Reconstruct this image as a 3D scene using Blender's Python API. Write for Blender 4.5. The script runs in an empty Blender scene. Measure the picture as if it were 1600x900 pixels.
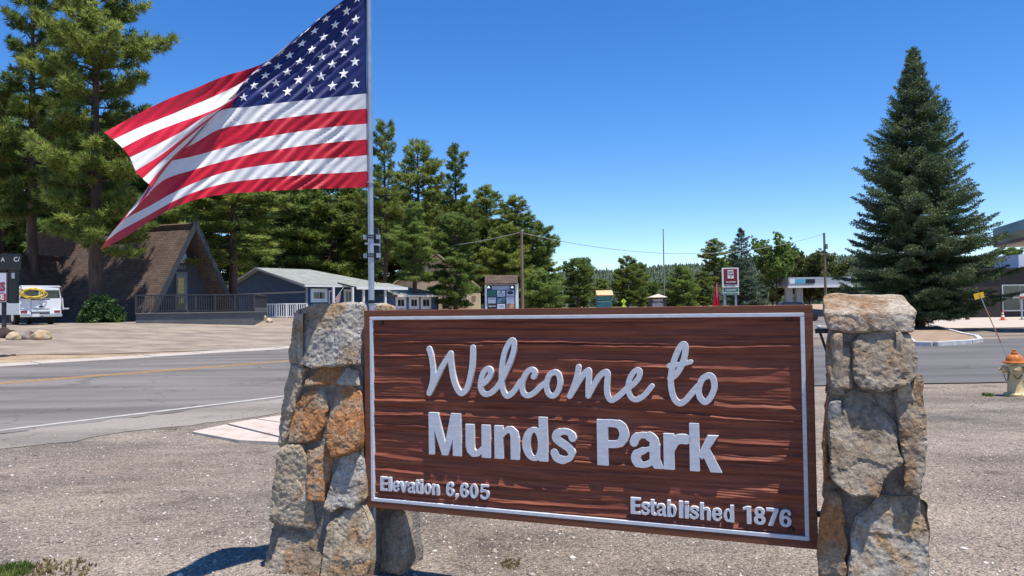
import bpy, bmesh, math, random
import numpy as np
from mathutils import Vector, Matrix, noise as mnoise
from mathutils.geometry import delaunay_2d_cdt

scene = bpy.context.scene
COL = scene.collection
R = math.radians
FPX = 1200.0                      # focal length in pixels of a 1600 px wide frame
EYE = 1.55

# ------------------------------------------------------------------ camera
cam_d = bpy.data.cameras.new('camera')
cam_d.sensor_width = 36.0
cam_d.lens = 36.0 * FPX / 1600.0
cam_d.clip_start = 0.05
cam_d.clip_end = 6000.0
cam = bpy.data.objects.new('camera', cam_d)
COL.objects.link(cam)
PITCH, ROLL = R(1.43), R(0.8)
CAMROT = Matrix.Rotation(R(90) + PITCH, 3, 'X') @ Matrix.Rotation(-ROLL, 3, 'Z')
cam.matrix_world = Matrix.Translation((0, 0, EYE)) @ CAMROT.to_4x4()
scene.camera = cam

# ------------------------------------------------------------------ light
# horizontal sun direction worked out from the letter and pillar shadows
SUN = Vector((0.208, -0.184, 1.0)).normalized()      # towards the sun
sun_el = math.asin(SUN.z)
sun_az = math.atan2(SUN.x, SUN.y)                    # clockwise from +Y
world = bpy.data.worlds.new('World')
scene.world = world
world.use_nodes = True
wn = world.node_tree
bg = wn.nodes['Background']
sky = wn.nodes.new('ShaderNodeTexSky')
sky.sky_type = 'NISHITA'
sky.sun_disc = False
sky.sun_elevation = sun_el
sky.sun_rotation = sun_az
sky.altitude = 2000.0
sky.air_density = 1.0
sky.dust_density = 0.08
sky.ozone_density = 2.2
hsv = wn.nodes.new('ShaderNodeHueSaturation')      # phone camera colour: a deeper blue over the whole sky
hsv.inputs['Saturation'].default_value = 1.34
hsv.inputs['Hue'].default_value = 0.508
hsv.inputs['Value'].default_value = 1.3
wn.links.new(sky.outputs[0], hsv.inputs['Color'])
wn.links.new(hsv.outputs[0], bg.inputs[0])
bg.inputs[1].default_value = 0.112
sun_d = bpy.data.lights.new('sun', 'SUN')
sun_d.energy = 4.9
sun_d.angle = R(0.53)
sun_d.color = (1.0, 0.955, 0.87)
sun = bpy.data.objects.new('sun', sun_d)
sun.rotation_euler = SUN.to_track_quat('Z', 'Y').to_euler()
sun.location = (0, 0, 60)
COL.objects.link(sun)

scene.view_settings.view_transform = 'Standard'
scene.view_settings.look = 'None'
scene.view_settings.exposure = 0.42
scene.view_settings.gamma = 1.0
scene.render.engine = 'CYCLES'
scene.cycles.max_bounces = 9
scene.cycles.diffuse_bounces = 7
scene.cycles.glossy_bounces = 2
scene.cycles.transmission_bounces = 4
scene.cycles.transparent_max_bounces = 8

# ------------------------------------------------------------------ pixel helpers (photo pixels -> points in the place)
def ray(px, py):
    return (CAMROT @ Vector(((px - 800) / FPX, (450 - py) / FPX, -1))).normalized()
def W(px, py, Y):
    d = ray(px, py)
    return Vector((0, 0, EYE)) + d * (Y / d.y)
def on_plane(px, py, p0, n):
    d = ray(px, py); o = Vector((0, 0, EYE))
    return o + d * ((p0 - o).dot(n) / d.dot(n))
def smooth01(x):
    x = min(1.0, max(0.0, x)); return x * x * (3 - 2 * x)

# road axis: u along the road (away, to the right), q = distance to its left
RU = Vector((0.6, 0.8, 0)); RQ = Vector((-0.8, 0.6, 0))
def ground_h(x, y):
    q = -0.8 * x + 0.6 * y
    p = 0.6 * x + 0.8 * y
    h = 0.95 * smooth01((q - 27.5) / 19.0)
    h += 0.012 * math.sin(x * 0.9) * math.sin(y * 0.8 + 1.0) * (1.0 - smooth01((math.hypot(x, y) - 9) / 6.0))
    return h
def G(px, py, lift=0.0):
    d = ray(px, py); o = Vector((0, 0, EYE)); h = 0.0
    for _ in range(12):
        t = (h + lift - o.z) / d.z
        p = o + d * t
        h = 0.5 * h + 0.5 * ground_h(p.x, p.y)
    p.z = ground_h(p.x, p.y) + lift
    return p

# ------------------------------------------------------------------ materials
MATS = {}
def new_mat(name):
    m = bpy.data.materials.new(name); m.use_nodes = True
    MATS[name] = m
    return m, m.node_tree.nodes, m.node_tree.links, m.node_tree.nodes['Principled BSDF']
def simple(name, col, rough=0.6, metal=0.0, spec=0.5, var=0.12, scale=6.0, bump=0.0, bscale=40.0, coord='Object', stretch=None):
    """plain surface with a little wear: noise varies the value, optional fine relief"""
    m, N, L, b = new_mat(name)
    tc = N.new('ShaderNodeTexCoord'); vec = tc.outputs[coord]
    if stretch:
        mp = N.new('ShaderNodeMapping'); mp.inputs['Scale'].default_value = stretch
        L.new(vec, mp.inputs[0]); vec = mp.outputs[0]
    nz = N.new('ShaderNodeTexNoise'); nz.inputs['Scale'].default_value = scale; nz.inputs['Detail'].default_value = 6
    L.new(vec, nz.inputs['Vector'])
    rp = N.new('ShaderNodeValToRGB')
    c1 = [c * (1 - var) for c in col]; c2 = [min(1, c * (1 + var)) for c in col]
    rp.color_ramp.elements[0].position = 0.3; rp.color_ramp.elements[1].position = 0.7
    rp.color_ramp.elements[0].color = (*c1, 1); rp.color_ramp.elements[1].color = (*c2, 1)
    L.new(nz.outputs['Fac'], rp.inputs[0]); L.new(rp.outputs[0], b.inputs['Base Color'])
    b.inputs['Roughness'].default_value = rough; b.inputs['Metallic'].default_value = metal
    b.inputs['Specular IOR Level'].default_value = spec
    if bump:
        n2 = N.new('ShaderNodeTexNoise'); n2.inputs['Scale'].default_value = bscale; n2.inputs['Detail'].default_value = 5
        L.new(vec, n2.inputs['Vector'])
        bp = N.new('ShaderNodeBump'); bp.inputs['Strength'].default_value = bump; bp.inputs['Distance'].default_value = 0.02
        L.new(n2.outputs['Fac'], bp.inputs['Height']); L.new(bp.outputs[0], b.inputs['Normal'])
    return m
def ramp_mat(name, stops, scale, rough=0.8, bump=0.4, bscale=30, bdist=0.02, spec=0.3, detail=8, stretch=None, coord='Object', second=None):
    m, N, L, b = new_mat(name)
    tc = N.new('ShaderNodeTexCoord'); vec = tc.outputs[coord]
    if stretch:
        mp = N.new('ShaderNodeMapping'); mp.inputs['Scale'].default_value = stretch
        L.new(vec, mp.inputs[0]); vec = mp.outputs[0]
    nz = N.new('ShaderNodeTexNoise'); nz.inputs['Scale'].default_value = scale; nz.inputs['Detail'].default_value = detail
    nz.inputs['Roughness'].default_value = 0.62
    L.new(vec, nz.inputs['Vector'])
    rp = N.new('ShaderNodeValToRGB'); el = rp.color_ramp.elements
    while len(el) < len(stops): el.new(0.5)
    for e, (p, c) in zip(el, stops):
        e.position = p; e.color = (*c, 1)
    L.new(nz.outputs['Fac'], rp.inputs[0]); colr = rp.outputs[0]
    if second:      # (scale, amount, dark, light) fine value grain over the first
        sc, amt, lo, hi = second
        n3 = N.new('ShaderNodeTexNoise'); n3.inputs['Scale'].default_value = sc; n3.inputs['Detail'].default_value = 4
        L.new(vec, n3.inputs['Vector'])
        r3 = N.new('ShaderNodeValToRGB'); r3.color_ramp.elements[0].position = 0.33; r3.color_ramp.elements[1].position = 0.67
        r3.color_ramp.elements[0].color = (lo, lo, lo, 1); r3.color_ramp.elements[1].color = (hi, hi, hi, 1)
        L.new(n3.outputs['Fac'], r3.inputs[0])
        mx = N.new('ShaderNodeMixRGB'); mx.blend_type = 'MULTIPLY'; mx.inputs[0].default_value = amt
        L.new(colr, mx.inputs[1]); L.new(r3.outputs[0], mx.inputs[2]); colr = mx.outputs[0]
    L.new(colr, b.inputs['Base Color'])
    b.inputs['Roughness'].default_value = rough; b.inputs['Specular IOR Level'].default_value = spec
    if bump:
        n2 = N.new('ShaderNodeTexNoise'); n2.inputs['Scale'].default_value = bscale; n2.inputs['Detail'].default_value = 6
        L.new(vec, n2.inputs['Vector'])
        bp = N.new('ShaderNodeBump'); bp.inputs['Strength'].default_value = bump; bp.inputs['Distance'].default_value = bdist
        L.new(n2.outputs['Fac'], bp.inputs['Height']); L.new(bp.outputs[0], b.inputs['Normal'])
    return m
def leaf_mat(name, dark, light, scale=0.6, trans=0.35, tcol=None, rough=0.55):
    """needles and leaves: clump to clump colour change (old and new growth) plus light passing through"""
    m, N, L, b = new_mat(name)
    out = N['Material Output']
    tc = N.new('ShaderNodeTexCoord')
    nz = N.new('ShaderNodeTexNoise'); nz.inputs['Scale'].default_value = scale; nz.inputs['Detail'].default_value = 5
    L.new(tc.outputs['Object'], nz.inputs['Vector'])
    oi = N.new('ShaderNodeObjectInfo')
    ad = N.new('ShaderNodeMath'); ad.operation = 'MULTIPLY_ADD'
    L.new(oi.outputs['Random'], ad.inputs[0]); ad.inputs[1].default_value = 0.16; ad.inputs[2].default_value = -0.08
    a2 = N.new('ShaderNodeMath'); a2.operation = 'ADD'
    L.new(nz.outputs['Fac'], a2.inputs[0]); L.new(ad.outputs[0], a2.inputs[1])
    rp = N.new('ShaderNodeValToRGB'); el = rp.color_ramp.elements
    el[0].position = 0.34; el[1].position = 0.66
    el[0].color = (*dark, 1); el[1].color = (*light, 1)
    L.new(a2.outputs[0], rp.inputs[0])
    L.new(rp.outputs[0], b.inputs['Base Color'])
    b.inputs['Roughness'].default_value = rough; b.inputs['Specular IOR Level'].default_value = 0.35
    tr = N.new('ShaderNodeBsdfTranslucent')
    if tcol:
        tr.inputs[0].default_value = (*tcol, 1)
    else:
        L.new(rp.outputs[0], tr.inputs[0])
    mx = N.new('ShaderNodeMixShader'); mx.inputs[0].default_value = trans
    L.new(b.outputs[0], mx.inputs[1]); L.new(tr.outputs[0], mx.inputs[2]); L.new(mx.outputs[0], out.inputs[0])
    return m

# ------------------------------------------------------------------ mesh helpers
class MB:
    """collects shapes, then links them as ONE mesh object"""
    def __init__(s): s.v = []; s.f = []
    def add(s, vs, fs):
        o = len(s.v); s.v += [Vector(v) for v in vs]; s.f += [tuple(i + o for i in f) for f in fs]
    def box(s, c, size, rotz=0.0, M=None):
        sx, sy, sz = (k / 2 for k in size)
        vs = [Vector((x, y, z)) for z in (-sz, sz) for y in (-sy, sy) for x in (-sx, sx)]
        M = M or Matrix.Rotation(rotz, 3, 'Z')
        vs = [M @ v + Vector(c) for v in vs]
        s.add(vs, [(0, 2, 3, 1), (4, 5, 7, 6), (0, 1, 5, 4), (2, 6, 7, 3), (0, 4, 6, 2), (1, 3, 7, 5)])
        return s
    def hexa(s, b, t):
        """bottom quad + top quad (same order, counter-clockwise from above)"""
        s.add(list(b) + list(t), [(3, 2, 1, 0), (4, 5, 6, 7), (0, 1, 5, 4), (1, 2, 6, 5), (2, 3, 7, 6), (3, 0, 4, 7)])
        return s
    def tube(s, pts, rad, n=8, caps=True):
        pts = [Vector(p) for p in pts]
        if not hasattr(rad, '__len__'): rad = [rad] * len(pts)
        o = len(s.v); up = None
        for i, p in enumerate(pts):
            t = (pts[min(i + 1, len(pts) - 1)] - pts[max(i - 1, 0)]).normalized()
            if up is None:
                up = t.cross(Vector((0, 0, 1)) if abs(t.z) < 0.9 else Vector((1, 0, 0))).normalized()
            a = (up - t * up.dot(t)).normalized(); b = t.cross(a); up = a
            for k in range(n):
                th = 2 * math.pi * k / n
                s.v.append(p + (a * math.cos(th) + b * math.sin(th)) * rad[i])
        for i in range(len(pts) - 1):
            for k in range(n):
                k2 = (k + 1) % n
                s.f.append((o + i * n + k, o + i * n + k2, o + (i + 1) * n + k2, o + (i + 1) * n + k))
        if caps:
            s.f.append(tuple(o + k for k in reversed(range(n))))
            s.f.append(tuple(o + (len(pts) - 1) * n + k for k in range(n)))
        return s
    def lathe(s, prof, n=24, c=(0, 0, 0), M=None):
        """profile of (radius, height) about Z"""
        o = len(s.v); c = Vector(c)
        for r, z in prof:
            for k in range(n):
                th = 2 * math.pi * k / n
                p = Vector((r * math.cos(th), r * math.sin(th), z))
                s.v.append((M @ p if M else p) + c)
        for i in range(len(prof) - 1):
            for k in range(n):
                k2 = (k + 1) % n
                s.f.append((o + i * n + k, o + i * n + k2, o + (i + 1) * n + k2, o + (i + 1) * n + k))
        s.f.append(tuple(o + k for k in reversed(range(n))))
        s.f.append(tuple(o + (len(prof) - 1) * n + k for k in range(n)))
        return s
    def prism(s, poly, ext):
        """planar polygon (3-D points) pushed along ext"""
        n = len(poly); ext = Vector(ext); poly = [Vector(p) for p in poly]
        nrm = Vector((0, 0, 0))
        for i in range(n):
            nrm += poly[i].cross(poly[(i + 1) % n])
        if nrm.dot(ext) < 0: poly = poly[::-1]
        s.add(poly + [p + ext for p in poly], [tuple(reversed(range(n))), tuple(range(n, 2 * n))] +
              [(i, (i + 1) % n, n + (i + 1) % n, n + i) for i in range(n)])
        return s
    def build(s, name, mat, parent=None, world=False, smooth=None, bevel=0.0):
        off = parent.location if (parent and world) else Vector((0, 0, 0))
        me = bpy.data.meshes.new(name)
        me.from_pydata([v - off for v in s.v], [], s.f)
        if bevel:
            bm = bmesh.new(); bm.from_mesh(me)
            es = [e for e in bm.edges if len(e.link_faces) == 2 and e.calc_face_angle(0) > R(30)]
            bmesh.ops.bevel(bm, geom=es, offset=bevel, segments=2, affect='EDGES', profile=0.6)
            bm.to_mesh(me); bm.free()
        return link(name, me, mat, parent, smooth)
def link(name, me, mat, parent=None, smooth=None):
    if mat is not None:
        me.materials.clear(); me.materials.append(mat)
    if smooth is not None:
        me.shade_smooth()
        if smooth < 180: me.set_sharp_from_angle(angle=R(smooth))
    o = bpy.data.objects.new(name, me); COL.objects.link(o)
    if parent: o.parent = parent
    return o
def np_mesh(name, verts, faces):
    """fast mesh from arrays (faces all tri or all quad)"""
    me = bpy.data.meshes.new(name)
    verts = np.asarray(verts, dtype=np.float32); faces = np.asarray(faces, dtype=np.int32)
    k = faces.shape[1]
    me.vertices.add(len(verts)); me.vertices.foreach_set('co', verts.ravel())
    me.loops.add(faces.size); me.loops.foreach_set('vertex_index', faces.ravel())
    me.polygons.add(len(faces)); me.polygons.foreach_set('loop_start', np.arange(0, faces.size, k, dtype=np.int32))
    me.update(calc_edges=True); me.validate()
    return me
def grid_faces(nu, nv, flip=False):
    f = []
    for j in range(nv - 1):
        for i in range(nu - 1):
            a = j * nu + i
            q = (a, a + 1, a + nu + 1, a + nu)
            f.append(q[::-1] if flip else q)
    return f
def tag(o, label=None, cat=None, group=None, kind=None):
    if label: o['label'] = label
    if cat: o['category'] = cat
    if group: o['group'] = group
    if kind: o['kind'] = kind
    return o
def thing(name, label, cat, loc=(0, 0, 0), rotz=0.0, group=None):
    o = bpy.data.objects.new(name, None); COL.objects.link(o)
    o.location = Vector(loc); o.rotation_euler = (0, 0, rotz); o.empty_display_size = 0.3
    return tag(o, label, cat, group)
def dup(root, loc, rotz=0.0, label=None, scale=1.0):
    r = root.copy(); COL.objects.link(r); r.location = Vector(loc); r.rotation_euler = (0, 0, rotz)
    r.scale = (scale,) * 3 if not hasattr(scale, '__len__') else scale
    if label: r['label'] = label
    for ch in list(root.children):
        c = ch.copy(); COL.objects.link(c); c.parent = r
        for g in ch.children:
            d = g.copy(); COL.objects.link(d); d.parent = c
    return r
def text_obj(name, s, size, mat, parent, M, depth=0.004, bold=0.0, sx=1.0, align='CENTER'):
    """small lettering as a mesh; M maps text plane (x right, y up, z out) to parent space"""
    cu = bpy.data.curves.new(name, 'FONT'); cu.body = s; cu.size = size; cu.extrude = depth / 2; cu.offset = bold
    cu.align_x = align; cu.align_y = 'CENTER'; cu.resolution_u = 2
    o = bpy.data.objects.new(name, cu); COL.objects.link(o)
    dg = bpy.context.evaluated_depsgraph_get(); dg.update()
    me = bpy.data.meshes.new_from_object(o.evaluated_get(dg))
    bpy.data.objects.remove(o)
    me.transform(M @ Matrix.Scale(sx, 4, (1, 0, 0)))
    me.name = name
    return link(name, me, mat, parent)
def fbm(p, oct=4):
    return mnoise.fractal(p, 1.0, 2.1, oct, noise_basis='PERLIN_ORIGINAL')
# ================================================================== ground, road, pavements
def ground_mat():
    m, N, L, b = new_mat('gravel_ground')
    tc = N.new('ShaderNodeTexCoord'); P = tc.outputs['Object']
    def nz(scale, det=6, rough=0.6, vec=P):
        n = N.new('ShaderNodeTexNoise'); n.inputs['Scale'].default_value = scale; n.inputs['Detail'].default_value = det
        n.inputs['Roughness'].default_value = rough; L.new(vec, n.inputs['Vector']); return n.outputs['Fac']
    def ramp(f, stops):
        r = N.new('ShaderNodeValToRGB'); el = r.color_ramp.elements
        while len(el) < len(stops): el.new(0.5)
        for e, (p, c) in zip(el, stops): e.position = p; e.color = (*c, 1)
        L.new(f, r.inputs[0]); return r.outputs[0]
    def mix(a, c, f, mode='MIX'):
        x = N.new('ShaderNodeMixRGB'); x.blend_type = mode
        if isinstance(f, float): x.inputs[0].default_value = f
        else: L.new(f, x.inputs[0])
        for k, s in ((1, a), (2, c)):
            if isinstance(s, tuple): x.inputs[k].default_value = (*s, 1)
            else: L.new(s, x.inputs[k])
        return x.outputs[0]
    # old asphalt grindings: grey with tan dust in broad patches, tyre-darkened patches
    base = ramp(nz(0.55, 8, 0.65), [(0.30, (0.145, 0.126, 0.110)), (0.47, (0.272, 0.232, 0.196)), (0.68, (0.365, 0.305, 0.25))])
    red = ramp(nz(0.16, 5), [(0.36, (0, 0, 0)), (0.58, (1, 1, 1))])
    base = mix(base, (0.325, 0.256, 0.198), mix((0, 0, 0), red, 0.55))
    # the dusty side beyond the road and the far flats are paler and warmer
    sx = N.new('ShaderNodeSeparateXYZ'); L.new(P, sx.inputs[0])
    q1 = N.new('ShaderNodeMath'); q1.operation = 'MULTIPLY'; q1.inputs[1].default_value = -0.8; L.new(sx.outputs[0], q1.inputs[0])
    q2 = N.new('ShaderNodeMath'); q2.operation = 'MULTIPLY_ADD'; q2.inputs[1].default_value = 0.6; L.new(sx.outputs[1], q2.inputs[0]); L.new(q1.outputs[0], q2.inputs[2])
    mr = N.new('ShaderNodeMapRange'); mr.inputs[1].default_value = 24.0; mr.inputs[2].default_value = 26.0; L.new(q2.outputs[0], mr.inputs[0])
    dirt = ramp(nz(0.9, 7), [(0.32, (0.33, 0.235, 0.155)), (0.55, (0.47, 0.345, 0.235)), (0.72, (0.53, 0.41, 0.29))])
    base = mix(base, dirt, mr.outputs[0])
    # gravel grain: chips of pale and dark stone
    vo = N.new('ShaderNodeTexVoronoi'); vo.inputs['Scale'].default_value = 70.0; L.new(P, vo.inputs['Vector'])
    chip = ramp(vo.outputs['Color'], [(0.16, (0.42, 0.42, 0.42)), (0.5, (0.97, 0.97, 0.97)), (0.84, (1.6, 1.57, 1.5))])
    base = mix(base, chip, 0.75, 'MULTIPLY')
    fine = ramp(nz(190.0, 3), [(0.32, (0.6, 0.6, 0.6)), (0.66, (1.3, 1.3, 1.3))])
    base = mix(base, fine, 0.7, 'MULTIPLY')
    stain = ramp(nz(1.7, 5, 0.7), [(0.30, (0.50, 0.49, 0.48)), (0.44, (1, 1, 1))])
    base = mix(base, stain, 0.8, 'MULTIPLY')
    mpt = N.new('ShaderNodeMapping'); mpt.inputs['Scale'].default_value = (0.35, 1.0, 1.0); mpt.inputs['Rotation'].default_value = (0, 0, -0.25); L.new(P, mpt.inputs[0])
    tyre = ramp(nz(0.6, 7, 0.7, mpt.outputs[0]), [(0.38, (0.52, 0.52, 0.53)), (0.58, (1.07, 1.06, 1.05))])
    base = mix(base, tyre, 0.85, 'MULTIPLY')
    L.new(base, b.inputs['Base Color']); b.inputs['Roughness'].default_value = 0.95; b.inputs['Specular IOR Level'].default_value = 0.15
    h1 = N.new('ShaderNodeMath'); h1.operation = 'MULTIPLY_ADD'; h1.inputs[1].default_value = -0.8
    L.new(vo.outputs['Distance'], h1.inputs[0]); L.new(nz(26.0, 6), h1.inputs[2])
    bp = N.new('ShaderNodeBump'); bp.inputs['Strength'].default_value = 0.9; bp.inputs['Distance'].default_value = 0.02
    L.new(h1.outputs[0], bp.inputs['Height']); L.new(bp.outputs[0], b.inputs['Normal'])
    return m
def asphalt_mat(name, dark, light, crackamt=0.6, scale=0.35, along=0.14):
    m, N, L, b = new_mat(name)
    tc = N.new('ShaderNodeTexCoord'); P = tc.outputs['Object']
    mp = N.new('ShaderNodeMapping'); mp.inputs['Rotation'].default_value = (0, 0, -math.atan2(0.8, 0.6)); mp.inputs['Scale'].default_value = (along, 1.0, 1.0)
    L.new(P, mp.inputs[0])
    n1 = N.new('ShaderNodeTexNoise'); n1.inputs['Scale'].default_value = 0.9; n1.inputs['Detail'].default_value = 7; L.new(mp.outputs[0], n1.inputs['Vector'])
    r1 = N.new('ShaderNodeValToRGB'); r1.color_ramp.elements[0].position = 0.36; r1.color_ramp.elements[1].position = 0.62
    r1.color_ramp.elements[0].color = (*dark, 1); r1.color_ramp.elements[1].color = (*light, 1)
    L.new(n1.outputs['Fac'], r1.inputs[0])
    n2 = N.new('ShaderNodeTexNoise'); n2.inputs['Scale'].default_value = 60; n2.inputs['Detail'].default_value = 4; L.new(P, n2.inputs['Vector'])
    r2 = N.new('ShaderNodeValToRGB'); r2.color_ramp.elements[0].position = 0.3; r2.color_ramp.elements[1].position = 0.7
    r2.color_ramp.elements[0].color = (0.72, 0.72, 0.72, 1); r2.color_ramp.elements[1].color = (1.25, 1.25, 1.25, 1); L.new(n2.outputs['Fac'], r2.inputs[0])
    mx = N.new('ShaderNodeMixRGB'); mx.blend_type = 'MULTIPLY'; mx.inputs[0].default_value = 0.8
    L.new(r1.outputs[0], mx.inputs[1]); L.new(r2.outputs[0], mx.inputs[2])
    # sealed cracks
    vo = N.new('ShaderNodeTexVoronoi'); vo.feature = 'DISTANCE_TO_EDGE'; vo.inputs['Scale'].default_value = scale
    nd = N.new('ShaderNodeTexNoise'); nd.inputs['Scale'].default_value = 1.1; nd.inputs['Detail'].default_value = 5; L.new(P, nd.inputs['Vector'])
    ad = N.new('ShaderNodeVectorMath'); ad.operation = 'MULTIPLY_ADD'; ad.inputs[1].default_value = (1.6, 1.6, 0)
    L.new(nd.outputs['Color'], ad.inputs[0]); L.new(P, ad.inputs[2]); L.new(ad.outputs[0], vo.inputs['Vector'])
    rc = N.new('ShaderNodeValToRGB'); rc.color_ramp.elements[0].position = 0.0; rc.color_ramp.elements[1].position = 0.012
    rc.color_ramp.elements[0].color = (0.45, 0.45, 0.45, 1); rc.color_ramp.elements[1].color = (1, 1, 1, 1); L.new(vo.outputs['Distance'], rc.inputs[0])
    m2 = N.new('ShaderNodeMixRGB'); m2.blend_type = 'MULTIPLY'; m2.inputs[0].default_value = crackamt
    L.new(mx.outputs[0], m2.inputs[1]); L.new(rc.outputs[0], m2.inputs[2])
    L.new(m2.outputs[0], b.inputs['Base Color']); b.inputs['Roughness'].default_value = 0.85; b.inputs['Specular IOR Level'].default_value = 0.3
    bp = N.new('ShaderNodeBump'); bp.inputs['Strength'].default_value = 0.35; bp.inputs['Distance'].default_value = 0.01
    L.new(n2.outputs['Fac'], bp.inputs['Height']); L.new(bp.outputs[0], b.inputs['Normal'])
    return m

# ground: one sheet to the horizon, finer near by
def axis(lo, hi, fine_lo, fine_hi, step, grow):
    a = list(np.arange(fine_lo, fine_hi + 1e-6, step)); s = step
    while a[-1] < hi: s *= grow; a.append(a[-1] + s)
    s = step
    while a[0] > lo: s *= grow; a.insert(0, a[0] - s)
    return a
gx = axis(-2500, 2500, -26, 26, 0.5, 1.18); gy = axis(-300, 3000, 0, 72, 0.5, 1.18)
gv = [(x, y, ground_h(x, y)) for y in gy for x in gx]
ground = link('ground', np_mesh('ground', gv, grid_faces(len(gx), len(gy))), ground_mat(), smooth=180)
tag(ground, kind='structure')

def strip(name, q0, q1, p0, p1, lift, mat, step=2.0, kind='structure', wob=0.0, seed=1):
    rnd = random.Random(seed); n = max(2, int((p1 - p0) / step)); vs = []; cols = 2 if q1 - q0 < 4 else 8
    for i in range(n + 1):
        p = p0 + (p1 - p0) * i / n
        for j in range(cols):
            q = q0 + (q1 - q0) * j / (cols - 1)
            if wob and j in (0, cols - 1): q += rnd.uniform(-wob, wob) + (wob * 1.2 * math.sin(p * 0.45) if j == 0 else 0)
            v = RU * p + RQ * q
            vs.append((v.x, v.y, ground_h(v.x, v.y) + lift))
    o = link(name, np_mesh(name, vs, grid_faces(cols, n + 1, True)), mat, smooth=180)
    return tag(o, kind=kind)
road_m = asphalt_mat('road_asphalt', (0.116, 0.105, 0.096), (0.200, 0.180, 0.163))
shoulder_m = asphalt_mat('shoulder_asphalt', (0.20, 0.172, 0.150), (0.285, 0.246, 0.212), 0.4)
strip('road', 11.3, 25.7, -60, 600, 0.006, road_m, 0.5)
strip('road_shoulder', 9.75, 11.3, -60, 600, 0.006, shoulder_m, 0.25, wob=0.14)
white_line = simple('road_white_paint', (0.42, 0.39, 0.35), 0.8, var=0.30, scale=5)
yellow_line = simple('road_yellow_paint', (0.46, 0.24, 0.06), 0.8, var=0.28, scale=9)
strip('edge_line', 11.55, 11.68, -60, 400, 0.010, white_line, 1.0)
strip('centre_line', 19.33, 19.46, -60, 400, 0.010, yellow_line, 1.0)
strip('centre_line', 19.60, 19.73, -60, 400, 0.010, yellow_line, 1.0)
concrete = ramp_mat('pale_concrete', [(0.3, (0.36, 0.31, 0.265)), (0.7, (0.50, 0.44, 0.38))], 1.2, bump=0.2, second=(30, 0.6, 0.75, 1.15))
# concrete gutter cast in short lengths, joints left open
gut = MB()
gut_parent = tag(bpy.data.objects.new('gutter', None), kind='structure'); COL.objects.link(gut_parent)
gut_me = None
for i in range(60):
    p0 = -6 + i * 1.8
    if gut_me is None:
        mb = MB(); mb.hexa([RQ * 25.72, RQ * 25.72 + RU * 1.78, RQ * 26.55 + RU * 1.78, RQ * 26.55],
                           [RQ * 25.72 + Vector((0, 0, .03)), RQ * 25.72 + RU * 1.78 + Vector((0, 0, .03)), RQ * 26.55 + RU * 1.78 + Vector((0, 0, .075)), RQ * 26.55 + Vector((0, 0, .075))])
        g0 = mb.build('gutter_slab', concrete, gut_parent); gut_me = g0.data
    else:
        g0 = bpy.data.objects.new('gutter_slab', gut_me); COL.objects.link(g0); g0.parent = gut_parent
    g0.location = RU * p0 + Vector((0, 0, -0.01 + 0.006 * math.sin(i * 2.3)))

def patch(name, corners, lift, mat, n=24, edge=0.0, seed=3, kind='structure'):
    """draped four-cornered sheet: corners are ground points, ordered round"""
    a, b, c, d = [Vector(p) for p in corners]; vs = []; rnd = random.Random(seed)
    for j in range(n + 1):
        for i in range(n + 1):
            u, v = i / n, j / n
            p = (a * (1 - u) + b * u) * (1 - v) + (d * (1 - u) + c * u) * v
            if edge and (i in (0, n) or j in (0, n)): p += Vector((rnd.uniform(-edge, edge), rnd.uniform(-edge, edge), 0))
            vs.append((p.x, p.y, ground_h(p.x, p.y) + lift))
    o = link(name, np_mesh(name, vs, grid_faces(n + 1, n + 1, (b - a).cross(d - a).z < 0)), mat, smooth=180)
    return tag(o, kind=kind)
# side drive on the right and the pale apron in front of the dark building
drive_m = asphalt_mat('drive_asphalt', (0.100, 0.094, 0.091), (0.150, 0.140, 0.133), 0.5, 0.3)
patch('side_drive', [(2.0, 14.2, 0), (40, 15.6, 0), (46, 38.5, 0), (8.0, 27.0, 0)], 0.02, drive_m, 40, 0.05)
apron_m = ramp_mat('apron_concrete', [(0.3, (0.42, 0.345, 0.27)), (0.7, (0.56, 0.47, 0.38))], 0.7, bump=0.1, second=(18, 0.5, 0.8, 1.1))
patch('apron', [(23.5, 43.0, 0), (70, 43.0, 0), (80, 69.5, 0), (34, 69.5, 0)], 0.03, apron_m, 16)
# yard of worn asphalt across the road
yard_m = asphalt_mat('yard_asphalt', (0.205, 0.163, 0.128), (0.33, 0.265, 0.205), 0.35, .25, .8)
A = [G(-120, 522), G(190, 545), G(340, 552), G(455, 544)]
def yard():
    near = [(-16.2 - 14, 22.6 + 6), *[(p.x, p.y) for p in A[1:]]]
    vs = []; n = 60
    for j in range(25):
        for i in range(n + 1):
            p = 2 + 46 * i / n                     # along the road
            qn = 27.0 + 4.6 * smooth01((20 - p) / 12.0) + 0.25 * math.sin(p * 1.7)
            q = qn + (60 - qn) * (j / 24) ** 1.4
            v = RU * p + RQ * q
            vs.append((v.x, v.y, ground_h(v.x, v.y) + 0.018))
    o = link('yard', np_mesh('yard', vs, grid_faces(n + 1, 25, True)), yard_m, smooth=180)
    tag(o, kind='structure')
yard()
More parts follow.
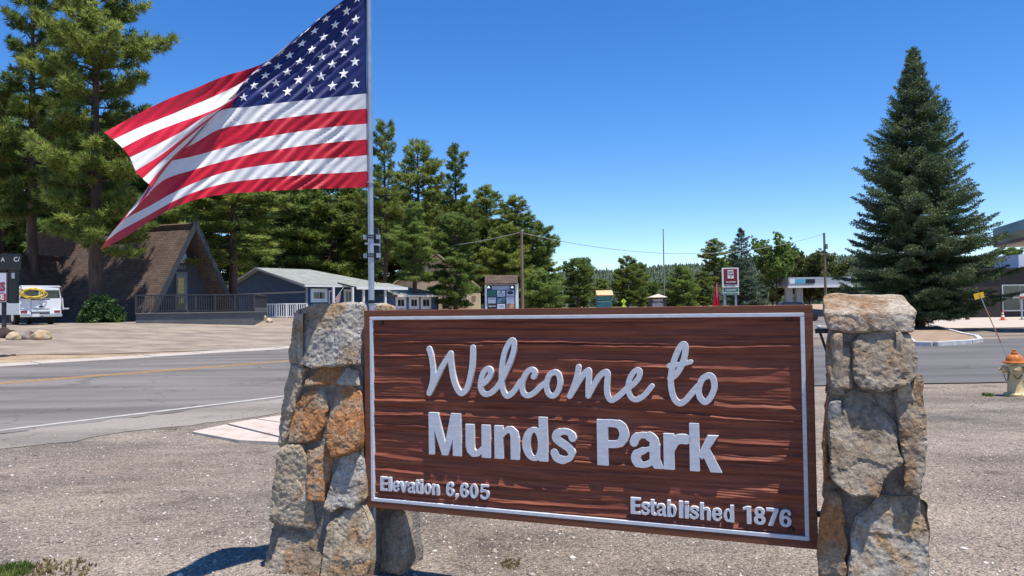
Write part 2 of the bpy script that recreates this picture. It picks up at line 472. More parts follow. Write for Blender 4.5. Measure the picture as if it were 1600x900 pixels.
# broken concrete pad by the road, three slabs
pad_m = ramp_mat('pad_concrete', [(0.28, (0.30, 0.225, 0.18)), (0.45, (0.50, 0.41, 0.345)), (0.7, (0.58, 0.49, 0.42))], 2.2, bump=0.25, second=(40, 0.5, 0.8, 1.1))
pad_root = tag(bpy.data.objects.new('concrete_pad', None), kind='structure'); COL.objects.link(pad_root)
def slab(pxs, h, name='slab'):
    pts = [G(*p) for p in pxs]
    mb = MB(); mb.prism([Vector((p.x, p.y, -0.02)) for p in pts], (0, 0, 0.02 + h)); return mb.build(name, pad_m, pad_root, bevel=0.006)
slab([(300, 678), (352, 667), (437, 689), (437, 696), (372, 692)], 0.035)
slab([(356, 666), (398, 659), (500, 674), (500, 696), (441, 688)], 0.040)
slab([(402, 658), (440, 652), (540, 655), (540, 682), (504, 673)], 0.036)

# gravel lying loose on the foreground: uncountable, one object
def pebbles():
    rng = np.random.default_rng(5)
    base = np.array([(1, 0, 0), (-1, 0, 0), (0, 1, 0), (0, -1, 0), (0, 0, 1), (0, 0, -.4)], float)
    fc = np.array([(0, 2, 4), (2, 1, 4), (1, 3, 4), (3, 0, 4), (2, 0, 5), (1, 2, 5), (3, 1, 5), (0, 3, 5)])
    P = []
    while len(P) < 42000:
        y = 2.2 + 15.5 * rng.random() ** 1.7; x = rng.uniform(-0.72, 0.72) * y
        q = -0.8 * x + 0.6 * y
        if q > 9.3 + 1.7 * rng.random() ** 2.2: 
            continue
        if y > 14.3 and x > 2: continue
        P.append((x, y, ground_h(x, y) + (.007 if q > 9.7 else 0)))
    P = np.array(P); n = len(P)
    s = 0.0045 + 0.0090 * rng.random(n) ** 3 + 0.014 * (rng.random(n) > 0.985) + 0.022 * (rng.random(n) > 0.9985)
    ang = rng.random(n) * 6.28; ax = s * rng.uniform(.7, 1.5, n); ay = s * rng.uniform(.7, 1.3, n); az = s * rng.uniform(.4, .9, n)
    b = base[None] * (1 + rng.uniform(-.3, .3, (n, 6, 1)))
    X = b[..., 0] * ax[:, None]; Y = b[..., 1] * ay[:, None]; Z = b[..., 2] * az[:, None]
    c, s2 = np.cos(ang)[:, None], np.sin(ang)[:, None]
    V = np.stack([X * c - Y * s2 + P[:, 0:1], X * s2 + Y * c + P[:, 1:2], Z + P[:, 2:3]], -1).reshape(-1, 3)
    F = (fc[None] + (np.arange(n) * 6)[:, None, None]).reshape(-1, 3)
    m, N, L, bs = new_mat('loose_gravel')
    g = N.new('ShaderNodeNewGeometry'); r = N.new('ShaderNodeValToRGB'); el = r.color_ramp.elements
    el.new(0.5); el.new(0.9)
    for e, (p, c) in zip(el, [(0, (0.09, 0.08, 0.075)), (0.3, (0.26, 0.215, 0.185)), (0.7, (0.44, 0.365, 0.305)), (1, (0.68, 0.61, 0.54))]): e.position = p; e.color = (*c, 1)
    L.new(g.outputs['Random Per Island'], r.inputs[0]); L.new(r.outputs[0], bs.inputs['Base Color']); bs.inputs['Roughness'].default_value = 0.9
    o = link('loose_gravel', np_mesh('loose_gravel', V, F), m); tag(o, 'loose gravel and asphalt chips scattered over the foreground', kind='stuff')
pebbles()
# ================================================================== the welcome sign
Y1, Y2 = 4.46, 3.575
PL = W(570.5, 640, Y1); PR = W(1274, 667, Y2)
SR = Vector((PR.x - PL.x, PR.y - PL.y, 0)).normalized()          # along the board, to the right
SN = Vector((SR.y, -SR.x, 0)); 
if SN.y > 0: SN = -SN                                             # out of its face, towards the viewer
S0 = Vector((PL.x, PL.y, 0))
def st(px, py, d=0.0):
    p = on_plane(px, py, S0 + SN * d, SN)
    return (p - S0).dot(SR), p.z
def SP(s, t, d=0.0):
    return S0 + SR * s + SN * d + Vector((0, 0, t))
corn = [st(567, 486), st(1272, 475), st(1276, 858), st(573, 793)]
SL = (corn[0][0] + corn[3][0]) / 2; SRt = (corn[1][0] + corn[2][0]) / 2
ST = (corn[0][1] + corn[1][1]) / 2; SB = (corn[2][1] + corn[3][1]) / 2
print('SIGN corners', [(round(a, 3), round(b, 3)) for a, b in corn], 'size', SRt - SL, ST - SB)

sign = thing('welcome_sign', 'large carved brown wooden welcome sign with white raised lettering between two stone pillars', 'sign', SP((SL + SRt) / 2, SB))
def wood_mat(name, c1, c2, rough=0.62, spec=0.3):
    m, N, L, b = new_mat(name)
    tc = N.new('ShaderNodeTexCoord')
    mp = N.new('ShaderNodeMapping'); mp.inputs['Rotation'].default_value = (0, 0, -math.atan2(SR.y, SR.x)); mp.inputs['Scale'].default_value = (1, 1, 1)
    L.new(tc.outputs['Object'], mp.inputs[0])
    m2 = N.new('ShaderNodeMapping'); m2.inputs['Scale'].default_value = (1.2, 1.2, 34); L.new(mp.outputs[0], m2.inputs[0])
    n = N.new('ShaderNodeTexNoise'); n.inputs['Scale'].default_value = 1.6; n.inputs['Detail'].default_value = 8; n.inputs['Roughness'].default_value = 0.7
    L.new(m2.outputs[0], n.inputs['Vector'])
    r = N.new('ShaderNodeValToRGB'); r.color_ramp.elements[0].position = 0.33; r.color_ramp.elements[1].position = 0.68
    r.color_ramp.elements[0].color = (*c1, 1); r.color_ramp.elements[1].color = (*c2, 1)
    L.new(n.outputs['Fac'], r.inputs[0]); L.new(r.outputs[0], b.inputs['Base Color'])
    b.inputs['Roughness'].default_value = rough; b.inputs['Specular IOR Level'].default_value = spec
    bp = N.new('ShaderNodeBump'); bp.inputs['Strength'].default_value = 0.35; bp.inputs['Distance'].default_value = 0.004
    L.new(n.outputs['Fac'], bp.inputs['Height']); L.new(bp.outputs[0], b.inputs['Normal'])
    return m
board_m = wood_mat('blasted_redwood', (0.105, 0.025, 0.013), (0.33, 0.100, 0.054))
frame_m = wood_mat('frame_redwood', (0.14, 0.045, 0.022), (0.25, 0.095, 0.050))
paint_m = simple('sign_white_paint', (0.66, 0.665, 0.69), 0.6, var=0.10, scale=22, stretch=(1, 1, 4))
FW, BW = 0.036, 0.0195            # frame and border widths
REC = -0.0205                      # depth of the carved background
# carved background: sandblasted grain, soft wood eaten away into ledges
def carve():
    x0, x1, z0, z1 = SL + FW, SRt - FW, SB + FW, ST - FW
    nu, nv = 320, 560
    S = np.linspace(x0, x1, nu); T = np.linspace(z0, z1, nv)
    D = np.zeros((nv, nu))
    for j, t in enumerate(T):
        for i, s in enumerate(S):
            wv = 1.5 * mnoise.noise(Vector((3.3, t * 4.0, 3.1))) + mnoise.noise(Vector((s * 0.6, t * 3.0, 3.1))) * 0.9 + mnoise.noise(Vector((s * 2.3, t * 11, 9.1))) * 0.16 + mnoise.noise(Vector((s * 11, t * 30, 1.7))) * 0.10
            f = t * 20.0 + wv
            k = math.floor(f); fr = f - k
            a = 0.42 + 0.9 * mnoise.noise(Vector((s * 1.0 + k * 7.3, k * 3.7, 0.5))) + .35 * mnoise.noise(Vector((s * 4.5 + k * 2.3, k * 5.1, 7.5)))
            a = 0.0014 + 0.0160 * max(0.0, min(1.1, a))
            lip = .10 + .05 * mnoise.noise(Vector((s * 7, k * 3.3, 2.0)))
            kind = mnoise.noise(Vector((k * 5.7, s * .8, 4.4)))
            ledge = fr / lip if fr < lip else (1 - (fr - lip) / (1 - lip)) ** 2.3      # lip below, then sloping back up the face
            if kind > -.06:          # hard grain: face leaning out, then a narrow lit shelf above it
                la = 1.12 * (fr ** .8 if fr < .77 else .81 * max(0.0, 1 - (fr - .77) / .23) ** .9)
                ledge += (la - ledge) * min(1.0, (kind + .06) * 7)
            f2 = t * 66 + 2.0 * mnoise.noise(Vector((1.3, t * 6, 2.7))) + mnoise.noise(Vector((s * 1.8, t * 10, 5.5))) * 1.3
            fr2 = f2 - math.floor(f2)
            b = max(0.0, 0.25 + 1.2 * mnoise.noise(Vector((s * 2.1, t * 9, 8.8)))) * 0.0046
            D[j, i] = REC + a * ledge + b * (fr2 * 5 if fr2 < 0.2 else (1 - fr2) / .8) \
                + 0.0011 * mnoise.noise(Vector((s * 18, t * 70, 2.2)))
    D = np.minimum(D, -0.0035)
    D[:, :2] = REC; D[:, -2:] = REC
    g = np.array(SN); r3 = np.array(SR); o = np.array(S0)
    V = o + S[None, :, None] * r3 + D[..., None] * g
    V[..., 2] += T[:, None]
    V -= np.array(sign.location)
    return link('carved_panel', np_mesh('carved_panel', V.reshape(-1, 3), grid_faces(nu, nv)), board_m, sign, smooth=180)
carve()
def bar(s0, s1, t0, t1, d0, d1, name, mat, bev=0.003):
    mb = MB(); mb.hexa([SP(s0, t0, d1), SP(s1, t0, d1), SP(s1, t0, d0), SP(s0, t0, d0)], [SP(s0, t1, d1), SP(s1, t1, d1), SP(s1, t1, d0), SP(s0, t1, d0)])
    return mb.build(name, mat, sign, world=True, bevel=bev)
bar(SL, SRt, ST - FW, ST, -0.055, 0.0, 'frame_board', frame_m)
bar(SL, SRt, SB, SB + FW, -0.055, 0.0, 'frame_board', frame_m)
bar(SL, SL + FW, SB + FW + .0005, ST - FW - .0005, -0.055, 0.0, 'frame_board', frame_m)
bar(SRt - FW, SRt, SB + FW + .0005, ST - FW - .0005, -0.055, 0.0, 'frame_board', frame_m)
bar(SL + .004, SRt - .004, SB + .004, ST - .004, -0.052, -0.034, 'back_board', frame_m)
g = 0.0008
bar(SL + FW + g, SRt - FW - g, ST - FW - BW, ST - FW - g, -0.03, 0.0015, 'border_strip', paint_m, 0.0025)
bar(SL + FW + g, SRt - FW - g, SB + FW + g, SB + FW + BW, -0.03, 0.0015, 'border_strip', paint_m, 0.0025)
bar(SL + FW + g, SL + FW + BW, SB + FW + BW + g, ST - FW - BW - g, -0.03, 0.0015, 'border_strip', paint_m, 0.0025)
bar(SRt - FW - BW, SRt - FW - g, SB + FW + BW + g, ST - FW - BW - g, -0.03, 0.0015, 'border_strip', paint_m, 0.0025)
bolt_m = simple('bolt_steel_brown', (0.06, 0.025, 0.018), 0.5, metal=0.3)
for bx, by in ((594, 505), (1233, 497), (1236, 829)):
    s, t = st(bx, by); mb = MB()
    M3 = Matrix((SR, Vector((0, 0, 1)), SN)).transposed()
    mb.lathe([(0.014, -0.02), (0.014, 0.0), (0.011, 0.004), (0.004, 0.005)], 12, SP(s, t, -0.008), M3)
    mb.build('bolt', bolt_m, sign, world=True, smooth=40)

# ---- lettering: strokes -> distance field -> outline -> solid
def seg_sdf(X, Y, pts, rads, butt0=False, butt1=False):
    D = np.full(X.shape, 9e9)
    n = len(pts) - 1
    for i in range(n):
        ax, ay = pts[i]; bx, by = pts[i + 1]; dx, dy = bx - ax, by - ay; l2 = dx * dx + dy * dy
        if l2 < 1e-14: continue
        t0 = ((X - ax) * dx + (Y - ay) * dy) / l2
        t = np.clip(t0, 0, 1)
        d = np.hypot(X - ax - t * dx, Y - ay - t * dy) - (rads[i] + (rads[i + 1] - rads[i]) * t)
        l = math.sqrt(l2)
        if butt0 and i == 0: d = np.maximum(d, -t0 * l)
        if butt1 and i == n - 1: d = np.maximum(d, (t0 - 1) * l)
        D = np.minimum(D, d)
    return D
def poly_sdf(X, Y, P):
    """convex polygon, either winding"""
    a = sum(P[i][0] * P[(i + 1) % len(P)][1] - P[(i + 1) % len(P)][0] * P[i][1] for i in range(len(P)))
    if a < 0: P = P[::-1]
    D = np.full(X.shape, -9e9)
    for i in range(len(P)):
        ax, ay = P[i]; bx, by = P[(i + 1) % len(P)]; l = math.hypot(bx - ax, by - ay)
        D = np.maximum(D, ((X - ax) * (by - ay) - (Y - ay) * (bx - ax)) / l)
    return D
def catmull(pts, k=8, closed=False):
    pts = [tuple(p) for p in pts]; n = len(pts); out = []
    for i in range(n if closed else n - 1):
        g_ = (lambda j: pts[j % n]) if closed else (lambda j: pts[min(max(j, 0), n - 1)])
        p0, p1, p2, p3 = g_(i - 1), g_(i), g_(i + 1), g_(i + 2)
        for s in range(k):
            t = s / k; t2, t3 = t * t, t * t * t
            out.append(tuple(0.5 * (2 * b + (c - a) * t + (2 * a - 5 * b + 4 * c - d) * t2 + (3 * b - a - 3 * c + d) * t3) for a, b, c, d in zip(p0, p1, p2, p3)))
    if not closed: out.append(pts[-1])
    else: out.append(out[0])
    return out
def contours(xs, ys, D):
    """marching squares, returns closed loops of (x, y)"""
    nx, ny = len(xs), len(ys); nxt = {}
    def e(i, j, k):      # edge keys: 0 bottom 1 right 2 top 3 left
        return {0: (0, i, j), 1: (1, i + 1, j), 2: (0, i, j + 1), 3: (1, i, j)}[k]
    def pt(key):
        o, i, j = key
        a = D[j, i]; b = D[j, i + 1] if o == 0 else D[j + 1, i]
        t = a / (a - b)
        return (xs[i] + t * (xs[i + 1] - xs[i]), ys[j]) if o == 0 else (xs[i], ys[j] + t * (ys[j + 1] - ys[j]))
    ins = D < 0
    code = ins[:-1, :-1] * 1 + ins[:-1, 1:] * 2 + ins[1:, 1:] * 4 + ins[1:, :-1] * 8
    table = {1: [(3, 0)], 2: [(0, 1)], 3: [(3, 1)], 4: [(1, 2)], 5: [(3, 2), (1, 0)], 6: [(0, 2)], 7: [(3, 2)], 8: [(2, 3)], 9: [(2, 0)], 10: [(0, 3), (2, 1)], 11: [(2, 1)], 12: [(1, 3)], 13: [(1, 0)], 14: [(0, 3)]}
    for j, i in zip(*np.nonzero((code > 0) & (code < 15))):
        for a, b in table[int(code[j, i])]: nxt[e(i, j, a)] = e(i, j, b)
    loops = []
    while nxt:
        k0 = next(iter(nxt)); k = k0; lp = []
        while k in nxt:
            lp.append(pt(k)); k = nxt.pop(k)
        if len(lp) > 5: loops.append(lp)
    return loops
def solid(name, loops, to3, d0, d1, mat, parent, bevel=0.0009, simp=0.0006):
    """outline loops in (s, t) -> raised letter between depths d0..d1"""
    cu = bpy.data.curves.new(name, 'CURVE'); cu.dimensions = '2D'; cu.fill_mode = 'BOTH'
    cu.extrude = (d1 - d0) / 2 - bevel; cu.bevel_depth = bevel; cu.bevel_resolution = 1; cu.offset = 0.0
    for lp in loops:
        # drop nearly straight points
        keep = []
        for i, p in enumerate(lp):
            if keep and i < len(lp) - 1:
                a = keep[-1]; c = lp[(i + 1) % len(lp)]
                l = math.hypot(c[0] - a[0], c[1] - a[1]) + 1e-9
                dd = abs((p[0] - a[0]) * (c[1] - a[1]) - (p[1] - a[1]) * (c[0] - a[0])) / l
                if dd < simp * 0.25 and math.hypot(p[0] - a[0], p[1] - a[1]) < 0.02: continue
            keep.append(p)
        if len(keep) < 4: continue
        sp = cu.splines.new('POLY'); sp.points.add(len(keep) - 1); sp.use_cyclic_u = True
        for q, p in zip(sp.points, keep): q.co = (p[0], p[1], 0, 1)
    o = bpy.data.objects.new(name, cu); COL.objects.link(o)
    dg = bpy.context.evaluated_depsgraph_get(); dg.update()
    me = bpy.data.meshes.new_from_object(o.evaluated_get(dg)); bpy.data.objects.remove(o)
    mid = (d0 + d1) / 2
    off = parent.location
    for v in me.vertices:
        v.co = to3(v.co.x, v.co.y, v.co.z + mid) - off
    me.name = name; me.shade_flat()
    return link(name, me, mat, parent)
LD0, LD1 = REC - 0.003, 0.0015

# "Welcome to" - brush script, strokes traced along their centre lines on the board's own plane
def cpt(cx, cy): return st(640 + cx / 3.2, 510 + cy / 3.2)
script = [
  [('W', [(97, 112), (111, 165), (117, 235), (111, 290), (97, 334), (124, 280), (160, 205), (204, 136)], 13.5), ('W', [(204, 136), (209, 205), (222, 275), (243, 322), (262, 334), (288, 305), (306, 235), (314, 170), (316, 106)], 14)],
  [('e', [(356, 292), (380, 275), (402, 245), (404, 220), (388, 212), (368, 232), (355, 275), (355, 312), (375, 338), (405, 333), (436, 305), (462, 262), (490, 205), (514, 145), (523, 95), (516, 70), (500, 78), (476, 125), (462, 190), (458, 260), (465, 315), (482, 346), (500, 344), (526, 318), (553, 275)], 13),
   ('c', [(619, 252), (627, 232), (614, 217), (592, 224), (570, 257), (561, 300), (570, 335), (592, 346), (622, 332), (655, 300), (682, 280)], 13),
   ('o', [(722, 229), (697, 245), (684, 290), (690, 330), (712, 348), (736, 332), (751, 290), (748, 250), (735, 232), (722, 229)], 13)],
  [('m', [(844, 203), (836, 250), (820, 300), (800, 349)], 13), ('m', [(800, 349), (830, 300), (858, 255), (884, 226), (896, 226), (893, 290), (893, 347)], 13.5),
   ('m', [(893, 347), (920, 295), (950, 248), (978, 228), (990, 240), (986, 290), (988, 340), (1006, 368), (1030, 360), (1060, 335), (1090, 306)], 13.5),
   ('e', [(1090, 310), (1120, 288), (1146, 255), (1150, 225), (1134, 219), (1112, 240), (1095, 280), (1094, 325), (1110, 358), (1136, 366), (1170, 348), (1196, 318), (1210, 300)], 12.5)],
  [('t', [(1303, 260), (1332, 240), (1362, 190), (1378, 130), (1377, 95), (1362, 92), (1340, 125), (1318, 185), (1306, 250), (1308, 310), (1322, 360), (1348, 385), (1378, 372), (1410, 335), (1440, 300)], 14),
   ('t', [(1296, 198), (1350, 190), (1405, 178)], 11),
   ('o', [(1492, 246), (1463, 264), (1446, 310), (1450, 352), (1474, 378), (1500, 362), (1522, 315), (1520, 272), (1508, 250), (1492, 246)], 14)],
]
names = ['script_letter', 'script_letter', 'script_letter', 'script_letter']
texts = ['W', 'elco', 'me', 'to']
for word, nm in zip(script, names):
    strokes = []
    for _, pts, hw in word:
        P = catmull(pts, 6); Q = [cpt(*p) for p in P]
        # half width in metres at each point from the local pixel scale
        rr = []
        for p in P:
            a = cpt(p[0], p[1] - hw); c = cpt(p[0], p[1] + hw); rr.append(abs(a[1] - c[1]) / 2)
        strokes.append((Q, rr))
    allp = [p for Q, _ in strokes for p in Q]
    x0 = min(p[0] for p in allp) - .03; x1 = max(p[0] for p in allp) + .03; y0 = min(p[1] for p in allp) - .03; y1 = max(p[1] for p in allp) + .03
    xs = np.arange(x0, x1, 0.0032); ys = np.arange(y0, y1, 0.0032); X, Y = np.meshgrid(xs, ys)
    D = np.full(X.shape, 9e9)
    for Q, rr in strokes: D = np.minimum(D, seg_sdf(X, Y, Q, rr))
    solid(nm, contours(xs, ys, D), SP, LD0, LD1, paint_m, sign)

# condensed gothic alphabet: cap height 1, natural width first, then shapes
def rc(x0, y0, x1, y1): return ('p', [(x0, y0), (x1, y0), (x1, y1), (x0, y1)])
def pl(*p): return ('p', list(p))
def sk(pts, r, b0=True, b1=True): return ('s', pts, r, b0, b1)
def el(cx, cy, rx, ry, rv, rh, a0=0, a1=360):
    pts = []; rr = []; n = 40
    for i in range(n + 1):
        a = R(a0 + (a1 - a0) * i / n); pts.append((cx + rx * math.cos(a), cy + ry * math.sin(a)))
        rr.append(rv * abs(math.cos(a)) ** 1.5 + rh * (1 - abs(math.cos(a)) ** 1.5))
    return ('s', pts, rr, False, False)
XH = 0.76
GL = {
 'M': (.80, [rc(0, 0, .13, 1), rc(.60, 0, .80, 1), pl((.0, 1), (.24, 1), (.47, 0), (.33, 0)), pl((.56, 1), (.80, 1), (.47, 0), (.35, 0))]),
 'u': (.58, [rc(0, .22, .2, XH), rc(.38, 0, .58, XH), sk([(.1, .30), (.115, .16), (.18, .085), (.27, .085), (.36, .15), (.42, .24)], [.10, .096, .080, .066, .064, .052], True, False)]),
 'n': (.58, [rc(0, 0, .2, XH), rc(.38, 0, .58, .52), sk([(.48, .48), (.465, .60), (.40, .675), (.31, .675), (.22, .61), (.16, .52)], [.10, .096, .080, .066, .064, .052], True, False)]),
 'h': (.58, [rc(0, 0, .2, 1), rc(.38, 0, .58, .52), sk([(.48, .48), (.465, .60), (.40, .675), (.31, .675), (.22, .61), (.16, .52)], [.10, .096, .080, .066, .064, .052], True, False)]),
 'd': (.60, [rc(.40, 0, .60, 1), el(.285, .38, .187, .325, .098, .056)]),
 'b': (.60, [rc(0, 0, .2, 1), el(.315, .38, .187, .325, .098, .056)]),
 's': (.53, [sk(catmull([(.47, .545), (.42, .66), (.27, .70), (.12, .64), (.105, .53), (.22, .44), (.36, .35), (.44, .24), (.40, .115), (.26, .06), (.11, .10), (.05, .23)], 5), [.085] * 4 + [.066] * 9 + [.085] * 5 + [.088] * 12 + [.085] * 6 + [.066] * 9 + [.085] * 4)]),
 'P': (.62, [rc(0, 0, .21, 1), sk(catmull([(.15, .925), (.33, .925), (.46, .89), (.52, .76), (.52, .64), (.45, .51), (.32, .47), (.15, .47)], 5), [.075] * 8 + [.085] * 4 + [.097] * 10 + [.085] * 4 + [.075] * 10)]),
 'a': (.60, [rc(.36, .1, .55, .52), sk(catmull([(.06, .52), (.10, .635), (.22, .70), (.36, .68), (.44, .60), (.455, .48)], 5), [.085] * 7 + [.060] * 8 + [.092] * 11), sk(catmull([(.42, .43), (.27, .38), (.13, .30), (.095, .18), (.17, .07), (.30, .075), (.42, .16)], 5), [.048] * 6 + [.07] * 5 + [.095] * 8 + [.058] * 13, False, False), pl((.36, .16), (.55, .2), (.62, .02), (.60, 0), (.44, 0))]),
 'r': (.45, [rc(0, 0, .2, XH), sk(catmull([(.13, .44), (.20, .58), (.30, .655), (.45, .655)], 5), .095, False, True)]),
 'k': (.64, [rc(0, 0, .2, 1), pl((.17, .34), (.38, XH), (.60, XH), (.26, .25)), pl((.24, .42), (.38, .55), (.66, 0), (.43, 0))]),
 'E': (.52, [rc(0, 0, .21, 1), rc(0, .86, .51, 1), rc(0, .45, .46, .58), rc(0, 0, .52, .14)]),
 'l': (.20, [rc(0, 0, .2, 1)]),
 'i': (.20, [rc(0, 0, .2, XH), rc(0, .86, .2, 1)]),
 'e': (.58, [rc(.1, .335, .53, .44), sk(catmull([(.485, .40), (.47, .58), (.38, .675), (.27, .695), (.15, .62), (.10, .45), (.105, .28), (.18, .11), (.30, .06), (.42, .105), (.50, .22)], 5), [.09] * 10 + [.07] * 10 + [.10] * 15 + [.07] * 20, True, True)]),
 'v': (.58, [pl((0, XH), (.20, XH), (.36, 0), (.22, 0)), pl((.40, XH), (.58, XH), (.36, 0), (.22, 0))]),
 't': (.40, [rc(.09, .14, .29, .96), rc(0, .64, .40, XH), sk(catmull([(.19, .18), (.22, .10), (.30, .07), (.40, .075)], 5), [.10] * 5 + [.075] * 12, False, True)]),
 'o': (.58, [el(.29, .38, .19, .325, .098, .056)]),
 '0': (.60, [el(.30, .50, .20, .43, .105, .075)]),
 '6': (.60, [el(.30, .315, .195, .245, .105, .07), sk(catmull([(.50, .74), (.46, .88), (.33, .93), (.19, .85), (.115, .65), (.105, .45), (.108, .32)], 5), [.09] * 6 + [.075] * 8 + [.105] * 20, True, False)]),
 '8': (.60, [el(.30, .735, .165, .195, .10, .07), el(.30, .27, .19, .20, .105, .07)]),
 '7': (.56, [rc(0, .84, .56, 1), pl((.36, .88), (.56, .88), (.29, 0), (.07, 0))]),
 '1': (.40, [rc(.19, 0, .40, 1), pl((0, .78), (0, .90), (.20, 1), (.22, .85))]),
 '5': (.58, [rc(.07, .86, .53, 1), pl((.07, .92), (.20, .92), (.18, .46), (.04, .46)), sk(catmull([(.10, .50), (.22, .58), (.36, .58), (.47, .48), (.48, .30), (.43, .14), (.30, .065), (.14, .10), (.07, .24)], 5), [.065] * 6 + [.08] * 6 + [.10] * 12 + [.08] * 20)]),
 ',': (.2, [rc(0, 0, .2, .19), pl((.09, .02), (.2, .02), (.08, -.2), (0, -.2))]),
}
def glyph(ch, s0, s1, t0, t1, relief=True):
    w, shapes = GL[ch]; h = t1 - t0
    kx, ky = (s1 - s0) / w, h
    res = h / 120
    xs = np.arange(s0 - .15 * h, s1 + .15 * h, res); ys = np.arange(t0 - .3 * h, t1 + .1 * h, res); X, Y = np.meshgrid(xs, ys)
    D = np.full(X.shape, 9e9)
    f = lambda p: (s0 + p[0] * kx, t0 + p[1] * ky)
    kr = (kx + ky) / 2
    for sh in shapes:
        if sh[0] == 'p': d = poly_sdf(X, Y, [f(p) for p in sh[1]])
        else:
            pts = [f(p) for p in sh[1]]; rr = sh[2]
            if not hasattr(rr, '__len__'): rr = [rr] * len(pts)
            rr = list(rr) + [rr[-1]] * (len(pts) - len(rr))
            d = seg_sdf(X, Y, pts, [r * min(kx, ky * 1.1) * (.86 if h < .15 else .96) for r in rr[:len(pts)]], sh[3], sh[4])
        D = np.minimum(D, d)
    return solid('letter', contours(xs, ys, D), SP, LD0, LD1, paint_m, sign, bevel=min(0.0009, h * 0.008), simp=res * 0.5)
# Munds Park
mt0 = (st(690, 709.2)[1] + st(1110, 739.5)[1]) / 2
mt1 = (st(690, 645)[1] + st(940, 656)[1]) / 2
print('MUNDS', st(690, 709.2)[1], st(1110, 739.5)[1], st(690, 645)[1], st(940, 656)[1])
for ch, a, b in (('M', 97, 257), ('u', 281, 403), ('n', 425, 548), ('d', 563, 690), ('s', 710, 830), ('P', 938, 1098), ('a', 1105, 1264), ('r', 1270, 1388), ('k', 1400, 1554)):
    glyph(ch, cpt(a, 600)[0], cpt(b, 600)[0], mt0, mt1)
et0, et1 = (st(604, 768)[1] + st(760, 779.5)[1]) / 2, (st(600, 745.5)[1] + st(700, 753)[1]) / 2
print('ELEV', st(604, 768)[1], st(760, 779.5)[1], st(600, 745.5)[1], st(700, 753)[1])
for ch, a, b in zip('Elevation6,605', (86, 118, 133, 161, 192, 221, 241, 256, 288, 342, 378, 396, 434, 474), (113, 128, 160, 191, 221, 239, 250, 284, 315, 373, 388, 429, 467, 511)):
    glyph(ch, st(560 + a / 2.5, 765)[0], st(560 + b / 2.5, 765)[0], et0, et1)
bt0, bt1 = (st(990, 803)[1] + st(1225, 823)[1]) / 2, (st(990, 777)[1] + st(1228, 797)[1]) / 2
print('EST', st(990, 803)[1], st(1225, 823)[1], st(990, 777)[1], st(1228, 797)[1])
for ch, a, b in zip('Established1876', (125, 203, 266, 322, 402, 490, 534, 570, 650, 738, 826, 975, 1053, 1152, 1248), (200, 270, 316, 392, 470, 520, 563, 642, 728, 815, 905, 1035, 1147, 1242, 1342)):
    glyph(ch, st(960 + a / 4.848, 805)[0], st(960 + b / 4.848, 805)[0], bt0, bt1)
# ================================================================== stone pillars
def stone_mat(name, base, tint, amount, scale=5.0, bump=1.0, lich=0.55):
    """split field stone: base stops by one noise, a second larger noise stains it towards tint"""
    m, N, L, b = new_mat(name)
    tc = N.new('ShaderNodeTexCoord'); P = tc.outputs['Object']
    oi = N.new('ShaderNodeObjectInfo'); sh = N.new('ShaderNodeVectorMath'); sh.operation = 'ADD'
    cx = N.new('ShaderNodeCombineXYZ'); ml = N.new('ShaderNodeMath'); ml.operation = 'MULTIPLY'; ml.inputs[1].default_value = 37.0
    L.new(oi.outputs['Random'], ml.inputs[0]); L.new(ml.outputs[0], cx.inputs[0]); L.new(P, sh.inputs[0]); L.new(cx.outputs[0], sh.inputs[1])
    def nz(sc, det, ro, dist=0.0):
        n = N.new('ShaderNodeTexNoise'); n.inputs['Scale'].default_value = sc; n.inputs['Detail'].default_value = det; n.inputs['Roughness'].default_value = ro; n.inputs['Distortion'].default_value = dist
        L.new(sh.outputs[0], n.inputs['Vector']); return n.outputs['Fac']
    def ramp(f, stops):
        r = N.new('ShaderNodeValToRGB'); e_ = r.color_ramp.elements
        while len(e_) < len(stops): e_.new(0.5)
        for e, (p, c) in zip(e_, stops): e.position = p; e.color = (*c, 1)
        L.new(f, r.inputs[0]); return r.outputs[0]
    def mix(a, c, f, mode='MIX'):
        x = N.new('ShaderNodeMixRGB'); x.blend_type = mode
        if isinstance(f, float): x.inputs[0].default_value = f
        else: L.new(f, x.inputs[0])
        for k, s_ in ((1, a), (2, c)):
            if isinstance(s_, tuple): x.inputs[k].default_value = (*s_, 1)
            else: L.new(s_, x.inputs[k])
        return x.outputs[0]
    col = ramp(nz(scale * 1.7, 9, .68, .4), base)
    lo = .62 - .30 * amount
    st_ = ramp(nz(scale * .75, 6, .62, .8), [(lo, (0, 0, 0)), (lo + .13, (.92, .92, .92))])
    tn = ramp(nz(scale * 3, 7, .7), [(.3, tuple(c * .55 for c in tint)), (.55, tint), (.75, tuple(min(1, c * 1.35) for c in tint))])
    col = mix(col, tn, st_)
    col = mix(col, ramp(nz(60, 6, .78), [(.34, (.42, .40, .38)), (.5, (.95, .95, .95)), (.66, (1.3, 1.28, 1.25))]), .85, 'MULTIPLY')
    li = ramp(nz(24, 4, .7), [(.62, (0, 0, 0)), (.70, (lich, lich, lich))])
    col = mix(col, (.55, .53, .48), li)
    L.new(col, b.inputs['Base Color']); b.inputs['Roughness'].default_value = 0.9; b.inputs['Specular IOR Level'].default_value = 0.2
    bp = N.new('ShaderNodeBump'); bp.inputs['Strength'].default_value = bump; bp.inputs['Distance'].default_value = 0.020
    L.new(nz(42, 10, .74), bp.inputs['Height']); L.new(bp.outputs[0], b.inputs['Normal'])
    return m
RUST = (.54, .245, .095)
OCH = (.46, .30, .15)
ST_GREY = stone_mat('grey_stone', [(0.30, (0.26, 0.235, 0.20)), (0.48, (0.47, 0.435, 0.38)), (0.66, (0.60, 0.565, 0.505))], OCH, .42)
